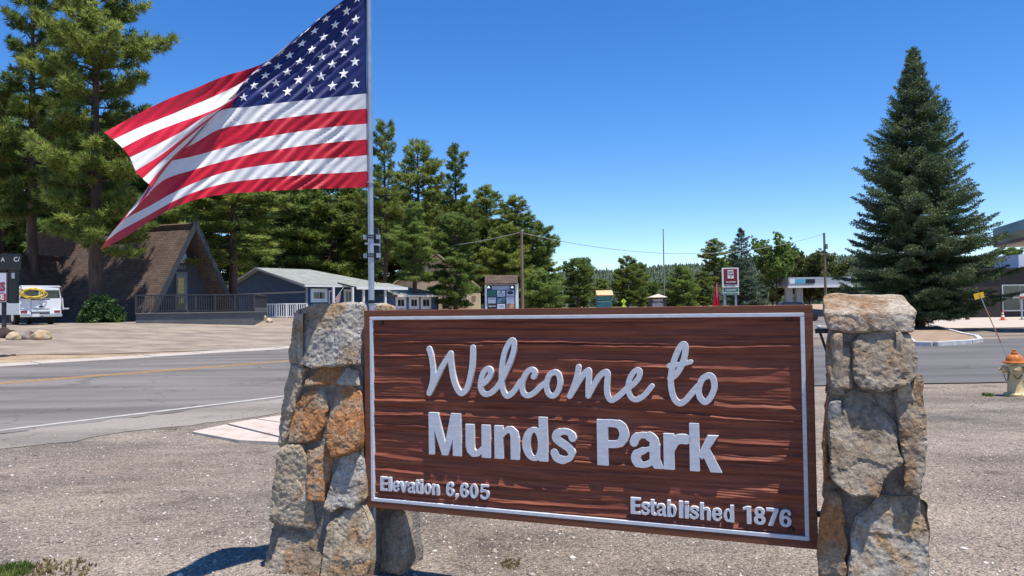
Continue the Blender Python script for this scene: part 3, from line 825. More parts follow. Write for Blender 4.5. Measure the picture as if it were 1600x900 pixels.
ST_TAN = stone_mat('tan_stone', [(0.30, (0.29, 0.225, 0.155)), (0.48, (0.50, 0.405, 0.29)), (0.66, (0.58, 0.49, 0.37))], (.44, .24, .10), .40)
ST_ORANGE = stone_mat('rust_stone', [(0.30, (0.24, 0.18, 0.12)), (0.48, (0.42, 0.33, 0.23)), (0.66, (0.50, 0.43, 0.34))], RUST, .82, 6.5)
ST_DARK = stone_mat('brown_grey_stone', [(0.30, (0.15, 0.118, 0.084)), (0.48, (0.36, 0.288, 0.212)), (0.66, (0.51, 0.43, 0.335))], (.38, .235, .13), .40)
ST_CAP = stone_mat('pale_cap_stone', [(0.28, (0.36, 0.285, 0.20)), (0.48, (0.58, 0.49, 0.39)), (0.66, (0.68, 0.60, 0.50))], (.36, .21, .11), .40)
MORTAR = ramp_mat('lime_mortar', [(0.3, (0.13, 0.108, 0.088)), (0.55, (0.25, 0.215, 0.18)), (0.75, (0.35, 0.31, 0.265))], 14, bump=0.9, bscale=60, bdist=0.02, second=(80, .7, .7, 1.2))
ZUP = Vector((0, 0, 1))
def stone(parent, poly, org, U, V, Nn, mat, th=0.10, seed=0, rough=1.0, slope=None, bulge=0.006, label=None):
    """rough split stone: outline poly in (u, v) of a plane at org, face relief out along Nn, th deep behind"""
    rnd = random.Random(seed * 7 + 3); n = 110
    # resample the outline evenly and soften its corners
    per = []; L_ = 0
    for i in range(len(poly)):
        a, b = poly[i], poly[(i + 1) % len(poly)]; l = math.hypot(b[0] - a[0], b[1] - a[1]); per.append((L_, l, a, b)); L_ += l
    pts = []
    for k in range(n):
        d = L_ * k / n
        for s, l, a, b in per:
            if s <= d <= s + l + 1e-9:
                t = (d - s) / max(l, 1e-9); pts.append([a[0] + (b[0] - a[0]) * t, a[1] + (b[1] - a[1]) * t]); break
    for _ in range(1):
        pts = [[(pts[i - 1][k] + 2 * pts[i][k] + pts[(i + 1) % n][k]) / 4 for k in (0, 1)] for i in range(n)]
    cx = sum(p[0] for p in pts) / n; cy = sum(p[1] for p in pts) / n
    size = max(max(p[0] for p in pts) - min(p[0] for p in pts), max(p[1] for p in pts) - min(p[1] for p in pts))
    tx_, ty_ = rnd.uniform(-.16, .16), rnd.uniform(-.22, .06)
    rings = [(1.0, -th), (1.0, -th * .62), (1.0, -0.034), (0.995, -0.017), (0.972, -0.006)]
    vs = []; so = rnd.uniform(0, 90)
    def disp(u, v, k, dep):
        x, y = u - cx, v - cy
        h = tx_ * x + ty_ * y
        q = Vector((u * 1.0 + so, v * 1.0, so * .37))
        w_ = q + Vector((mnoise.noise(q * 6), mnoise.noise(q * 6 + Vector((9, 2, 4))), 0)) * .05
        for sc, am in ((5.0, .008), (13.0, .004)):      # chipped facets: every cell a little plane of its own
            c_ = mnoise.voronoi(w_ * sc)[1][0]
            g1, g2, g3 = mnoise.noise(c_ * 3.7), mnoise.noise(c_ * 3.7 + Vector((5, 1, 8))), mnoise.noise(c_ * 2.9 + Vector((2, 7, 3)))
            dlt = w_ * sc - c_
            h += am * rough * (1.5 * g1 * dlt.x + 1.5 * g2 * dlt.y + .9 * g3)
        h += 0.007 * rough * fbm(q * 9, 4) + 0.005 * rough * (abs(mnoise.noise(q * 23)) - .3) + 0.004 * rough * mnoise.noise(q * 50) + 0.002 * rough * mnoise.noise(q * 95)
        fade = 1.0 if dep > -0.012 else (0.55 if dep > -0.03 else 0.0)
        dd = dep + (h + bulge * (1 - k * k)) * fade
        if slope and v > slope[0]: dd -= (v - slope[0]) * slope[1]
        return dd
    for k, dep in rings:
        for i, p in enumerate(pts):
            u = cx + (p[0] - cx) * k; v = cy + (p[1] - cy) * k
            if dep > -0.05 and k > .9:
                w = 0.013 * rough
                q = Vector((u * 17 + so, v * 17, dep * 10)); u += w * mnoise.noise(q); v += w * mnoise.noise(q + Vector((7, 3, 1)))
            vs.append(org + U * u + V * v + Nn * disp(u, v, k, dep))
    fs = []
    for r in range(len(rings) - 1):
        for i in range(n):
            j = (i + 1) % n; fs.append((r * n + i, r * n + j, (r + 1) * n + j, (r + 1) * n + i))
    # broken face: irregular facets between scattered points
    k_in = rings[-1][0]; loop2 = [Vector((cx + (p[0] - cx) * k_in, cy + (p[1] - cy) * k_in)) for p in pts]
    x0, x1 = min(p.x for p in loop2), max(p.x for p in loop2); y0, y1 = min(p.y for p in loop2), max(p.y for p in loop2)
    def inside(x, y):
        c = False
        for i in range(n):
            a, b_ = loop2[i - 1], loop2[i]
            if (a.y > y) != (b_.y > y) and x < (b_.x - a.x) * (y - a.y) / (b_.y - a.y) + a.x: c = not c
        return c
    sp = 0.0105; inner = []
    yy = y0
    while yy < y1:
        xx = x0
        while xx < x1:
            x, y = xx + rnd.uniform(-.42, .42) * sp, yy + rnd.uniform(-.42, .42) * sp
            if inside(x, y) and min((Vector((x, y)) - q).length_squared for q in loop2[::2]) > (sp * .5) ** 2: inner.append(Vector((x, y)))
            xx += sp
        yy += sp
    last = (len(rings) - 1) * n
    ov, oe, of, orv, _, _ = delaunay_2d_cdt(loop2 + inner, [(i, (i + 1) % n) for i in range(n)], [], 1, 1e-6)
    idx = []
    for v2, src in zip(ov, orv):
        if src and src[0] < n: idx.append(last + src[0])
        else:
            k = max(0.0, 1 - min((v2 - q).length for q in loop2[::3]) / (size * .5))
            idx.append(len(vs)); vs.append(org + U * v2.x + V * v2.y + Nn * disp(v2.x, v2.y, k, .002))
    ori = sum(pts[i][0] * pts[(i + 1) % n][1] - pts[(i + 1) % n][0] * pts[i][1] for i in range(n)) > 0
    for f in of: fs.append(tuple(idx[i] for i in f) if ori else tuple(idx[i] for i in reversed(f)))
    area = sum(pts[i][0] * pts[(i + 1) % n][1] - pts[(i + 1) % n][0] * pts[i][1] for i in range(n))
    flip = (area < 0) != (U.cross(V).dot(Nn) < 0)
    me = bpy.data.meshes.new('stone'); off = parent.location
    me.from_pydata([v - off for v in vs], [], [f[::-1] for f in fs] if flip else fs)
    o = link('stone', me, mat, parent)
    if label: o['label'] = label
    return o
BAT = 0.085                       # the pillar faces lean back this much per metre of height
NB = (SN + ZUP * BAT).normalized(); VB = ZUP - SN * BAT
def stp(px, py, d):
    p = on_plane(px, py, S0 + SN * d + ZUP * .8, NB); return (p - S0).dot(SR), p.z
def PO(d): return SP(0, 0, d) + SN * BAT * .8
def px_poly(pxs, d, grow=0.008):
    P = [stp(x, y, d) for x, y in pxs]; n = len(P); cx = sum(p[0] for p in P) / n; cy = sum(p[1] for p in P) / n
    out = []
    for x, y in P:
        l = math.hypot(x - cx, y - cy) + 1e-6; out.append((x + (x - cx) / l * grow, y + (y - cy) / l * grow))
    return out
def mortar_core(parent, pxs, d, depth, seed=0, name='mortar'):
    """rough mortar body behind the stones"""
    P = px_poly(pxs, d, 0)          # four corners: top-left, top-right, bottom-right, bottom-left
    nu, nv, nw = 14, 44, 10; vs = []; fs = []
    def pnt(a, b): # a across 0..1, b down 0..1
        (x0, y0), (x1, y1), (x2, y2), (x3, y3) = P
        return ((x0 * (1 - a) + x1 * a) * (1 - b) + (x3 * (1 - a) + x2 * a) * b, (y0 * (1 - a) + y1 * a) * (1 - b) + (y3 * (1 - a) + y2 * a) * b)
    loop = [(i / nu, 0) for i in range(nu)] + [(1, j / nw) for j in range(nw)] + [(1 - i / nu, 1) for i in range(nu)] + [(0, 1 - j / nw) for j in range(nw)]
    m = len(loop)
    for k in range(nv + 1):
        b = k / nv
        for a, w in loop:
            s, t = pnt(a, b); p = SP(s, t, d - w * depth - BAT * (t - .8))
            q = p * 9 + Vector((seed, 0, 0))
            nz = 0.014 * mnoise.noise(q) + 0.006 * mnoise.noise(q * 3.1)
            p += SN * nz * (1 if w < .5 else -1) + SR * 0.6 * nz * (1 if a > .5 else -1)
            vs.append(p)
    for k in range(nv):
        for i in range(m):
            j = (i + 1) % m; fs.append((k * m + i, (k + 1) * m + i, (k + 1) * m + j, k * m + j))
    fs.append(tuple(range(m))); fs.append(tuple(nv * m + i for i in reversed(range(m))))
    me = bpy.data.meshes.new(name); off = parent.location
    me.from_pydata([v - off for v in vs], [], fs)
    bm = bmesh.new(); bm.from_mesh(me); bmesh.ops.recalc_face_normals(bm, faces=bm.faces); bm.to_mesh(me); bm.free()
    return link(name, me, MORTAR, parent, smooth=60)

# --- left pillar
DL = 0.03
pa = st(505, 905, DL)
pillar_l = thing('stone_pillar', 'tapering pillar of grey, tan and rust coloured stones behind the flagpole', 'pillar', SP(pa[0], 0, -.1))
mortar_core(pillar_l, [(466, 484), (565, 480), (570, 960), (410, 960)], DL - .034, 0.30)
LST = [
 ([(466, 486), (482, 477), (563, 473), (569, 479), (566, 530), (562, 569), (528, 569), (510, 572), (487, 575), (470, 570), (466, 535), (469, 500)], ST_GREY, 0, 'grey capstone with a white vein and ochre patch'),
 ([(458, 487), (468, 483), (467, 530), (465, 567), (452, 568), (451, 550), (456, 510)], ST_TAN, -.01, None),
 ([(455, 570), (478, 575), (469, 603), (450, 672), (441, 697), (431, 698), (435, 668), (444, 610)], ST_TAN, .0, None),
 ([(480, 594), (502, 573), (530, 570), (528, 589), (521, 601), (479, 603)], ST_ORANGE, -.012, 'bright rust orange stone under the capstone'),
 ([(525, 597), (538, 578), (559, 579), (562, 602), (526, 601)], ST_GREY, -.02, None),
 ([(474, 614), (498, 608), (506, 624), (507, 645), (499, 672), (493, 687), (470, 691), (455, 691), (453, 672), (462, 640)], ST_ORANGE, 0, None),
 ([(522, 601), (546, 602), (563, 616), (564, 680), (560, 701), (543, 708), (520, 712), (512, 693), (511, 670), (513, 640)], ST_ORANGE, .005, None),
 ([(435, 703), (455, 696), (469, 696), (478, 721), (480, 780), (489, 821), (482, 827), (420, 816), (425, 772), (433, 736)], ST_TAN, .01, None),
 ([(481, 704), (507, 698), (515, 719), (510, 757), (505, 783), (484, 780), (480, 754)], ST_ORANGE, -.005, None),
 ([(533, 713), (553, 708), (563, 719), (566, 777), (553, 796), (538, 789), (518, 800), (508, 792), (520, 750)], ST_GREY, -.002, None),
 ([(512, 816), (528, 808), (560, 791), (571, 823), (571, 882), (562, 940), (500, 940), (506, 860)], ST_TAN, .012, None),
 ([(433, 838), (450, 833), (479, 840), (488, 835), (497, 870), (500, 940), (422, 940), (428, 870)], ST_DARK, .004, None),
 ([(418, 830), (431, 850), (422, 940), (404, 940)], ST_DARK, -.02, None),
]
for i, (pg, m_, dd, lb) in enumerate(LST):
    stone(pillar_l, px_poly(pg, DL + dd), PO(DL + dd), SR, VB, SN, m_, 0.10, i + 1, label=lb)
# the part set back behind the board and the pole
DR = -0.17
mortar_core(pillar_l, [(570, 484), (603, 482), (632, 960), (560, 960)], DR - .03, 0.26, 5)
for i, (pg, m_, dd) in enumerate([
 ([(594, 812), (608, 803), (627, 800), (632, 825), (638, 875), (628, 896), (610, 892), (592, 880), (591, 845)], ST_DARK, 0),
 ([(562, 905), (578, 885), (597, 881), (617, 897), (640, 905), (638, 950), (562, 950)], ST_TAN, .01),
 ([(576, 486), (590, 475), (606, 481), (608, 560), (576, 566)], ST_TAN, 0),
 ([(574, 572), (612, 566), (618, 660), (574, 664)], ST_GREY, 0),
 ([(574, 670), (620, 667), (626, 790), (574, 800)], ST_ORANGE, -.01)]):
    stone(pillar_l, px_poly(pg, DR + dd), PO(DR + dd), SR, VB, SN, m_, 0.09, 40 + i)
def side_stones(parent, s_at, d_front, d_back, tops, facing, seed):
    """stones on a side face; facing = +1 right side, -1 left side; s_at(t) gives the face position"""
    rnd = random.Random(seed); mats = [ST_GREY, ST_TAN, ST_DARK, ST_ORANGE, ST_TAN]
    for k in range(len(tops) - 1):
        t1, t0 = tops[k], tops[k + 1]; mid = rnd.uniform(.4, .6)
        s = s_at((t0 + t1) / 2); org = SP(s, 0, 0) ; U = SN * -1 if facing > 0 else SN
        lo, hi = (-d_front, -d_back) if facing > 0 else (d_back, d_front)
        cut = lo + (hi - lo) * mid; g_ = .008
        tilt = Vector((0, 0, 1))
        for a, b in ((lo, cut - g_), (cut + g_, hi)):
            j = lambda: rnd.uniform(-.012, .012)
            stone(parent, [(a + j(), t0 + g_ + j()), (b + j(), t0 + g_ + j()), (b + j(), t1 - g_ + j()), (a + j(), t1 - g_ + j())], org, U, tilt, SR * facing, rnd.choice(mats), .05, seed * 13 + k * 2 + int(a * 50))
sl_t = st(462, 486, DL); sl_b = st(408, 940, DL)
side_stones(pillar_l, lambda t: sl_b[0] + (sl_t[0] - sl_b[0]) * (t - sl_b[1]) / (sl_t[1] - sl_b[1]) + .012, DL - .02, DL - .34, [1.53, 1.2, .92, .66, .36, .06], -1, 3)

# --- right pillar
DP = 0.15
pb = st(1365, 905, DP)
pillar_r = thing('stone_pillar', 'squat pillar of large grey brown stones at the right end of the welcome sign', 'pillar', SP(pb[0], 0, -.05))
mortar_core(pillar_r, [(1299, 506), (1420, 508), (1446, 990), (1288, 990)], DP - .034, 0.36, 9)
tcap = st(1360, 489, DP)[1]
RST = [
 ([(1290, 466), (1297, 460), (1310, 458), (1330, 463), (1416, 462), (1429, 489), (1427, 519), (1414, 520), (1373, 514), (1345, 520), (1327, 518), (1296, 513), (1290, 490)], ST_CAP, 0.0, (tcap, 1.9), 'pale weathered capstone with a bright sloping top'),
 ([(1296, 516), (1316, 516), (1329, 525), (1332, 583), (1329, 606), (1304, 606), (1295, 593), (1293, 542)], ST_DARK, -.01, None, None),
 ([(1332, 534), (1357, 520), (1383, 516), (1423, 524), (1431, 560), (1430, 593), (1403, 604), (1378, 610), (1347, 607), (1338, 593), (1334, 562)], ST_DARK, 0.012, None, None),
 ([(1303, 641), (1333, 612), (1357, 617), (1378, 642), (1398, 668), (1405, 700), (1407, 721), (1398, 728), (1378, 752), (1370, 773), (1329, 771), (1306, 754), (1298, 729), (1297, 680)], ST_DARK, 0.01, None, 'large grey stone with a rust orange corner'),
 ([(1293, 612), (1305, 610), (1300, 640), (1294, 690), (1295, 750), (1287, 752), (1288, 680)], ST_ORANGE, -.03, None, None),
 ([(1399, 611), (1429, 599), (1440, 587), (1443, 614), (1446, 670), (1446, 696), (1441, 770), (1429, 776), (1413, 766), (1411, 720), (1408, 680), (1400, 645)], ST_DARK, -.005, None, None),
 ([(1339, 813), (1383, 778), (1396, 782), (1403, 778), (1439, 782), (1448, 792), (1452, 875), (1453, 985), (1324, 985), (1329, 856)], ST_GREY, .012, None, None),
 ([(1293, 773), (1301, 768), (1311, 773), (1319, 823), (1321, 859), (1318, 985), (1284, 985), (1279, 862), (1283, 813)], ST_ORANGE, .0, None, 'narrow upright rust coloured stone low on the pillar'),
]
for i, (pg, m_, dd, sl_, lb) in enumerate(RST):
    stone(pillar_r, px_poly(pg, DP + dd), PO(DP + dd), SR, VB, SN, m_, 0.36 if sl_ else 0.10, 60 + i, 0.8 if sl_ else 1.0, sl_, label=lb)
rl_t = st(1296, 500, DP); rl_b = st(1284, 985, DP)
rr_t = st(1424, 500, DP); rr_b = st(1450, 985, DP)
side_stones(pillar_r, lambda t: rl_b[0] + (rl_t[0] - rl_b[0]) * (t - rl_b[1]) / (rl_t[1] - rl_b[1]) + .012, DP - .03, DP - .38, [1.42, 1.12, .85, .6, .32, .04], -1, 8)
side_stones(pillar_r, lambda t: rr_b[0] + (rr_t[0] - rr_b[0]) * (t - rr_b[1]) / (rr_t[1] - rr_b[1]) - .012, DP - .03, DP - .38, [1.42, 1.1, .8, .5, .26, .04], 1, 12)

# black steel brackets holding the board to the right pillar
black_m = simple('black_steel', (0.018, 0.018, 0.02), 0.45, metal=0.4, var=0.2)
for (py, lab) in ((517, 'black steel bracket at the top joining the board to the right pillar'), (803, 'black steel bracket low down joining the board to the right pillar')):
    s_, t_ = st(1279, py, -.03)
    br = thing('steel_bracket', lab, 'bracket', SP(s_, t_, -.03), group='brackets at the right end of the board')
    mb = MB(); M3 = Matrix((SR, -SN, ZUP)).transposed()
    mb.box(SP(s_ + .022, t_, -.03), (.075, .03, .022), M=M3); mb.build('arm', black_m, br, world=True)
    mb = MB(); mb.box(SP(s_ + .044, t_ - (.13 if py < 600 else 0), -.035), (.008, .05, .30 if py < 600 else .07), M=M3); mb.build('plate', black_m, br, world=True)
    mb = MB(); mb.tube([SP(s_ + .006, t_ - .008, -.03), SP(s_ + .040, t_ - (.12 if py < 600 else .03), -.03)], .006, 6); mb.build('brace', black_m, br, world=True)

# ================================================================== flagpole and flag
galv = simple('galvanised_steel', (0.42, 0.45, 0.49), 0.42, metal=0.65, var=0.12, scale=12)
YP = 4.53
p_lo = W(584, 850, YP); p_hi = W(573.5, 5, YP)
pb_ = Vector((p_lo.x, YP, 0))
pole = thing('flagpole', 'galvanised steel flagpole rising beside the left stone pillar', 'flagpole', pb_)
ptop = W(573, -40, YP).z
mb = MB(); mb.tube([pb_, pb_ + Vector((0, 0, 2.0))], 0.0175, 16); mb.tube([pb_ + Vector((0, 0, 1.9)), Vector((pb_.x, YP, ptop))], 0.0165, 16)
mb.build('shaft', galv, pole, world=True, smooth=50)
mb = MB(); mb.lathe([(0.0, 0.0), (.02, 0.0), (.02, .012), (.014, .02), (.03, .045), (.036, .07), (.03, .095), (.012, .108)], 16, Vector((pb_.x, YP, ptop))); mb.build('finial', galv, pole, world=True, smooth=50)
mb = MB(); mb.tube([Vector((pb_.x, YP, W(577, 474, YP).z)), Vector((pb_.x, YP, W(577, 469, YP).z))], .021, 14); mb.build('collar', black_m, pole, world=True, smooth=50)
# battery box strapped behind the pole
zb0, zb1 = W(577, 408, YP).z, W(577, 358, YP).z
boxm = simple('black_plastic', (0.012, 0.012, 0.014), 0.4, var=0.2)
bx = thing('strapped_box', 'small black box with a white strip strapped to the flagpole', 'box', (pb_.x + .006, YP + .06, zb0))
mb = MB(); mb.box((pb_.x + .010, YP + .060, (zb0 + zb1) / 2 - .01), (.066, .07, (zb1 - zb0) * .86)); mb.build('case', boxm, bx, world=True, bevel=.006)
mb = MB(); mb.box((pb_.x + .022, YP + .055, zb1 - .012), (.028, .03, .05)); mb.build('cap', boxm, bx, world=True, bevel=.004)
for py in (370, 399):
    z_ = W(577, py, YP).z
    for dz in (-.007, .007):
        mb = MB(); mb.lathe([(.026, -.0035), (.026, .0035)], 18, (pb_.x, YP, z_ + dz)); mb.build('clamp_band', boxm, bx, world=True, smooth=40)
    for dx in (-.036, .04):
        mb = MB(); mb.box((pb_.x + dx, YP + .02, z_), (.022, .02, .026)); mb.build('clamp_lug', galv, bx, world=True)
zc = W(577, 381.5, YP).z
mb = MB(); mb.box((pb_.x + .003, YP + .026, zc + .002), (.088, .012, .011), M=Matrix.Rotation(R(6), 3, 'Y')); mb.build('white_strip', simple('white_plastic', (.8, .8, .8), .4, var=.03), bx, world=True)
mb = MB(); mb.tube([(pb_.x + .03, YP + .05, zb0), (pb_.x + .036, YP + .045, zb0 - .06), (pb_.x + .024, YP + .03, zb0 - .13)], .003, 6); mb.build('cable', boxm, bx, world=True)

def cloth(name, col, trans=0.24, sheen=0.3):
    m, N, L, b = new_mat(name); out = N['Material Output']
    tc = N.new('ShaderNodeTexCoord')
    wv = N.new('ShaderNodeTexNoise'); wv.inputs['Scale'].default_value = 35; wv.inputs['Detail'].default_value = 4; L.new(tc.outputs['Object'], wv.inputs['Vector'])
    r = N.new('ShaderNodeValToRGB'); r.color_ramp.elements[0].color = (*[c * .88 for c in col], 1); r.color_ramp.elements[1].color = (*[min(1, c * 1.06) for c in col], 1)
    L.new(wv.outputs['Fac'], r.inputs[0]); L.new(r.outputs[0], b.inputs['Base Color'])
    b.inputs['Roughness'].default_value = 0.5; b.inputs['Specular IOR Level'].default_value = 0.35
    tr = N.new('ShaderNodeBsdfTranslucent'); L.new(r.outputs[0], tr.inputs[0])
    mx = N.new('ShaderNodeMixShader'); mx.inputs[0].default_value = trans
    L.new(b.outputs[0], mx.inputs[1]); L.new(tr.outputs[0], mx.inputs[2]); L.new(mx.outputs[0], out.inputs[0])
    bp = N.new('ShaderNodeBump'); bp.inputs['Strength'].default_value = 0.25; bp.inputs['Distance'].default_value = .003
    L.new(wv.outputs['Fac'], bp.inputs['Height']); L.new(bp.outputs[0], b.inputs['Normal'])
    return m
RED = cloth('flag_red', (0.56, 0.010, 0.030)); WHITE = cloth('flag_white', (0.76, 0.75, 0.74)); BLUE = cloth('flag_blue', (0.012, 0.022, 0.13), 0.15)
STARW = simple('flag_star_thread', (0.86, 0.86, 0.85), .6, var=.03)
# control net: rows from top edge (v=1) to bottom edge (v=0), eleven points from hoist to fly
FROWS = [
 (1.0, .10, [(573, -25), (537, 0), (498, 30), (458, 62), (422, 92), (394, 106), (350, 119), (305, 138), (262, 155), (215, 178), (163, 207)]),
 (12/13, .18, [(573, 0), (533, 12), (492, 35), (460, 66), (425, 96), (390, 122), (345, 146), (305, 163), (262, 181), (220, 198), (177, 218)]),
 (11/13, .28, [(572, 24), (530, 35), (488, 48), (450, 72), (425, 100), (393, 131), (356, 160), (318, 178), (278, 192), (235, 209), (191, 231)]),
 (10/13, .35, [(572, 48), (528, 57), (484, 68), (440, 83), (408, 106), (385, 136), (354, 164), (320, 182), (285, 205), (245, 226), (203, 246)]),
 (9/13, .39, [(572, 73), (527, 80), (482, 89), (437, 100), (397, 112), (374, 142), (345, 170), (314, 194), (283, 218), (250, 243), (212, 267)]),
 (8/13, .43, [(572, 97), (526, 102), (480, 109), (434, 117), (391, 124), (364, 148), (337, 178), (308, 203), (279, 228), (252, 252), (223, 279)]),
 (6/13, .54, [(573, 146), (527, 151), (481, 156), (435, 161), (389, 167), (345, 173), (314, 203), (288, 232), (265, 256), (248, 278), (236, 296)]),
 (4/13, .71, [(576, 193), (530, 197), (484, 203), (438, 210), (392, 219), (346, 232), (302, 244), (258, 255), (242, 275), (228, 299), (214, 322)]),
 (2/13, .93, [(578, 242), (535, 246), (490, 249), (444, 254), (398, 260), (352, 269), (308, 284), (267, 303), (230, 324), (194, 343), (176, 362)]),
 (0.0, 1.10, [(580, 292), (538, 294), (492, 295), (446, 297), (400, 300), (355, 303), (310, 311), (266, 327), (224, 352), (188, 375), (157, 390)]),
]
FROWS = FROWS[::-1]
FV = [r[0] for r in FROWS]
def hermite(x, X, Y):
    """cubic through (X, Y), slopes limited so it does not overshoot"""
    n = len(X); i = 0
    while i < n - 2 and x > X[i + 1]: i += 1
    def sl(k):
        if k == 0: return (Y[1] - Y[0]) / (X[1] - X[0])
        if k == n - 1: return (Y[-1] - Y[-2]) / (X[-1] - X[-2])
        return ((Y[k] - Y[k - 1]) / (X[k] - X[k - 1]) + (Y[k + 1] - Y[k]) / (X[k + 1] - X[k])) / 2
    h = X[i + 1] - X[i]; t = (x - X[i]) / h
    return (2*t**3 - 3*t*t + 1) * Y[i] + (t**3 - 2*t*t + t) * h * sl(i) + (-2*t**3 + 3*t*t) * Y[i + 1] + (t**3 - t*t) * h * sl(i + 1)
UI = [k / 10 for k in range(11)]
def flag_pt(u, v, off=0.0):
    xs = [hermite(u, UI, [p[0] for p in r[2]]) for r in FROWS]; ys = [hermite(u, UI, [p[1] for p in r[2]]) for r in FROWS]
    px, py = hermite(v, FV, xs), hermite(v, FV, ys)
    ur = hermite(v, FV, [r[1] for r in FROWS])
    d = -1.55 * u ** 1.9 - 0.10 * u - 0.22 * u * (1 - v)
    over = smooth01((u - ur + .02) / .22)
    d += -0.07 * min(1, u / max(ur, .1)) + 0.16 * over
    # small wind ripples slanting across the cloth
    ph = (px + py * 1.15) * 2 * math.pi / 20 + 2.6 * mnoise.noise(Vector((px * .012, py * .02, 0)))
    amp = 0.0098 * (0.35 + 0.9 * abs(mnoise.noise(Vector((px * .018, py * .016, 4.0))))) * min(1, u * 9)
    d += amp * math.sin(ph) + .004 * math.sin(ph * .37 + 1) * min(1, u * 6)
    return W(px, py, YP + d - off)
flag = thing('flag', 'large stars and stripes flag billowing to the left from the steel pole', 'flag', flag_pt(0, 0))
def flag_piece(name, u0, u1, v0, v1, nu, nv, mat):
    vs = [flag_pt(u0 + (u1 - u0) * i / nu, v0 + (v1 - v0) * j / nv) - flag.location for j in range(nv + 1) for i in range(nu + 1)]
    return link(name, np_mesh(name, vs, grid_faces(nu + 1, nv + 1)), mat, flag, smooth=180)
UC = 0.458
for k in range(13):       # k = 0 is the bottom stripe
    flag_piece('stripe', 0.0 if k < 6 else UC, 1.0, k / 13, (k + 1) / 13, 150 if k < 6 else 84, 7, RED if k % 2 == 0 else WHITE)
canton = flag_piece('canton', 0.0, UC, 6 / 13, 1.0, 90, 66, BLUE)
for row in range(9):
    for c in range(6 if row % 2 == 0 else 5):
        uc = UC * ((2 * c + (1 if row % 2 == 0 else 2)) / 12); vc = 6 / 13 + 7 / 13 * (row + 1) / 10
        vs = []
        for i in range(10):
            a = math.pi / 2 + i * math.pi / 5; rr = .0262 * (1.0 if i % 2 == 0 else .40)
            vs.append(flag_pt(max(0.002, uc - rr * math.cos(a) / 1.5), min(.998, vc + rr * math.sin(a)), .0035) - flag.location)
        vs.append(flag_pt(uc, vc, .0055) - flag.location)
        me = bpy.data.meshes.new('star'); me.from_pydata(vs, [], [(i, (i + 1) % 10, 10) for i in range(10)])
        o = link('star', me, STARW, flag); o.parent = canton; 
# hoist band and snap rings
for vv in (0.02, .98):
    mb = MB(); p = flag_pt(0.004, vv); mb.lathe([(.024, -.004), (.024, .004)], 14, (pb_.x, YP, p.z))
    mb.build('hoist_ring', galv, flag, world=True)
# ================================================================== trees
BARK = ramp_mat('pine_bark', [(0.3, (0.045, 0.030, 0.024)), (0.55, (0.105, 0.068, 0.048)), (0.75, (0.17, 0.105, 0.07))], 3.0, bump=0.8, bscale=9, bdist=.05, stretch=(1, 1, .25))
NEEDLE = leaf_mat('pine_needles', (0.10, 0.145, 0.032), (0.33, 0.385, 0.092), 0.55, 0.60)
NEEDLE_G = leaf_mat('green_pine_needles', (0.085, 0.145, 0.034), (0.26, 0.35, 0.09), 0.6, 0.60)
SPRUCE = leaf_mat('spruce_needles', (0.032, 0.062, 0.025), (0.155, 0.205, 0.085), 1.1, 0.16)
SPRUCE_TIP = leaf_mat('spruce_brown_cones', (0.10, 0.055, 0.025), (0.22, 0.13, 0.07), 2.0, 0.1)
LEAF = leaf_mat('light_green_leaves', (0.08, 0.15, 0.03), (0.21, 0.30, 0.07), 0.7, 0.45)
LEAF_OLIVE = leaf_mat('olive_leaves', (0.07, 0.085, 0.02), (0.17, 0.18, 0.05), 0.7, 0.35)
LEAF_BUSH = leaf_mat('bush_leaves', (0.025, 0.07, 0.018), (0.085, 0.155, 0.04), 2.0, 0.25)

def tufts(rng, P, A, K, L, w, spread=0.9):
    """needle tufts: K slim blades round every point P leaning along axis A; arrays of verts, tri faces"""
    P = np.asarray(P, float); A = np.asarray(A, float); n = len(P)
    D = A[:, None, :] * 0.55 + rng.normal(0, spread, (n, K, 3)) * 0.62
    D /= np.linalg.norm(D, axis=2, keepdims=True) + 1e-9
    B = np.cross(D, rng.normal(0, 1, (n, K, 3))); B /= np.linalg.norm(B, axis=2, keepdims=True) + 1e-9
    ln = L * rng.uniform(.65, 1.25, (n, K, 1)); o = P[:, None, :] + D * ln * 0.08
    v = np.stack([o + B * w * .5 + D * ln * .35, o - B * w * .5 + D * ln * .35, o + D * ln, o], 2).reshape(-1, 3)
    f = (np.array([(3, 1, 2), (3, 2, 0)])[None] + (np.arange(n * K) * 4)[:, None, None]).reshape(-1, 3)
    return v, f
def limb_pts(a, az, ln, rise, rng, n=5, droop=0.0, curl=0.35):
    pts = [np.array(a, float)]; d = np.array([math.cos(az), math.sin(az), rise])
    for i in range(n):
        d = d + np.array([rng.normal(0, .10), rng.normal(0, .10), (curl * (i / n) - droop * (1 - i / n)) * .5])
        d /= np.linalg.norm(d); pts.append(pts[-1] + d * ln / n)
    return pts
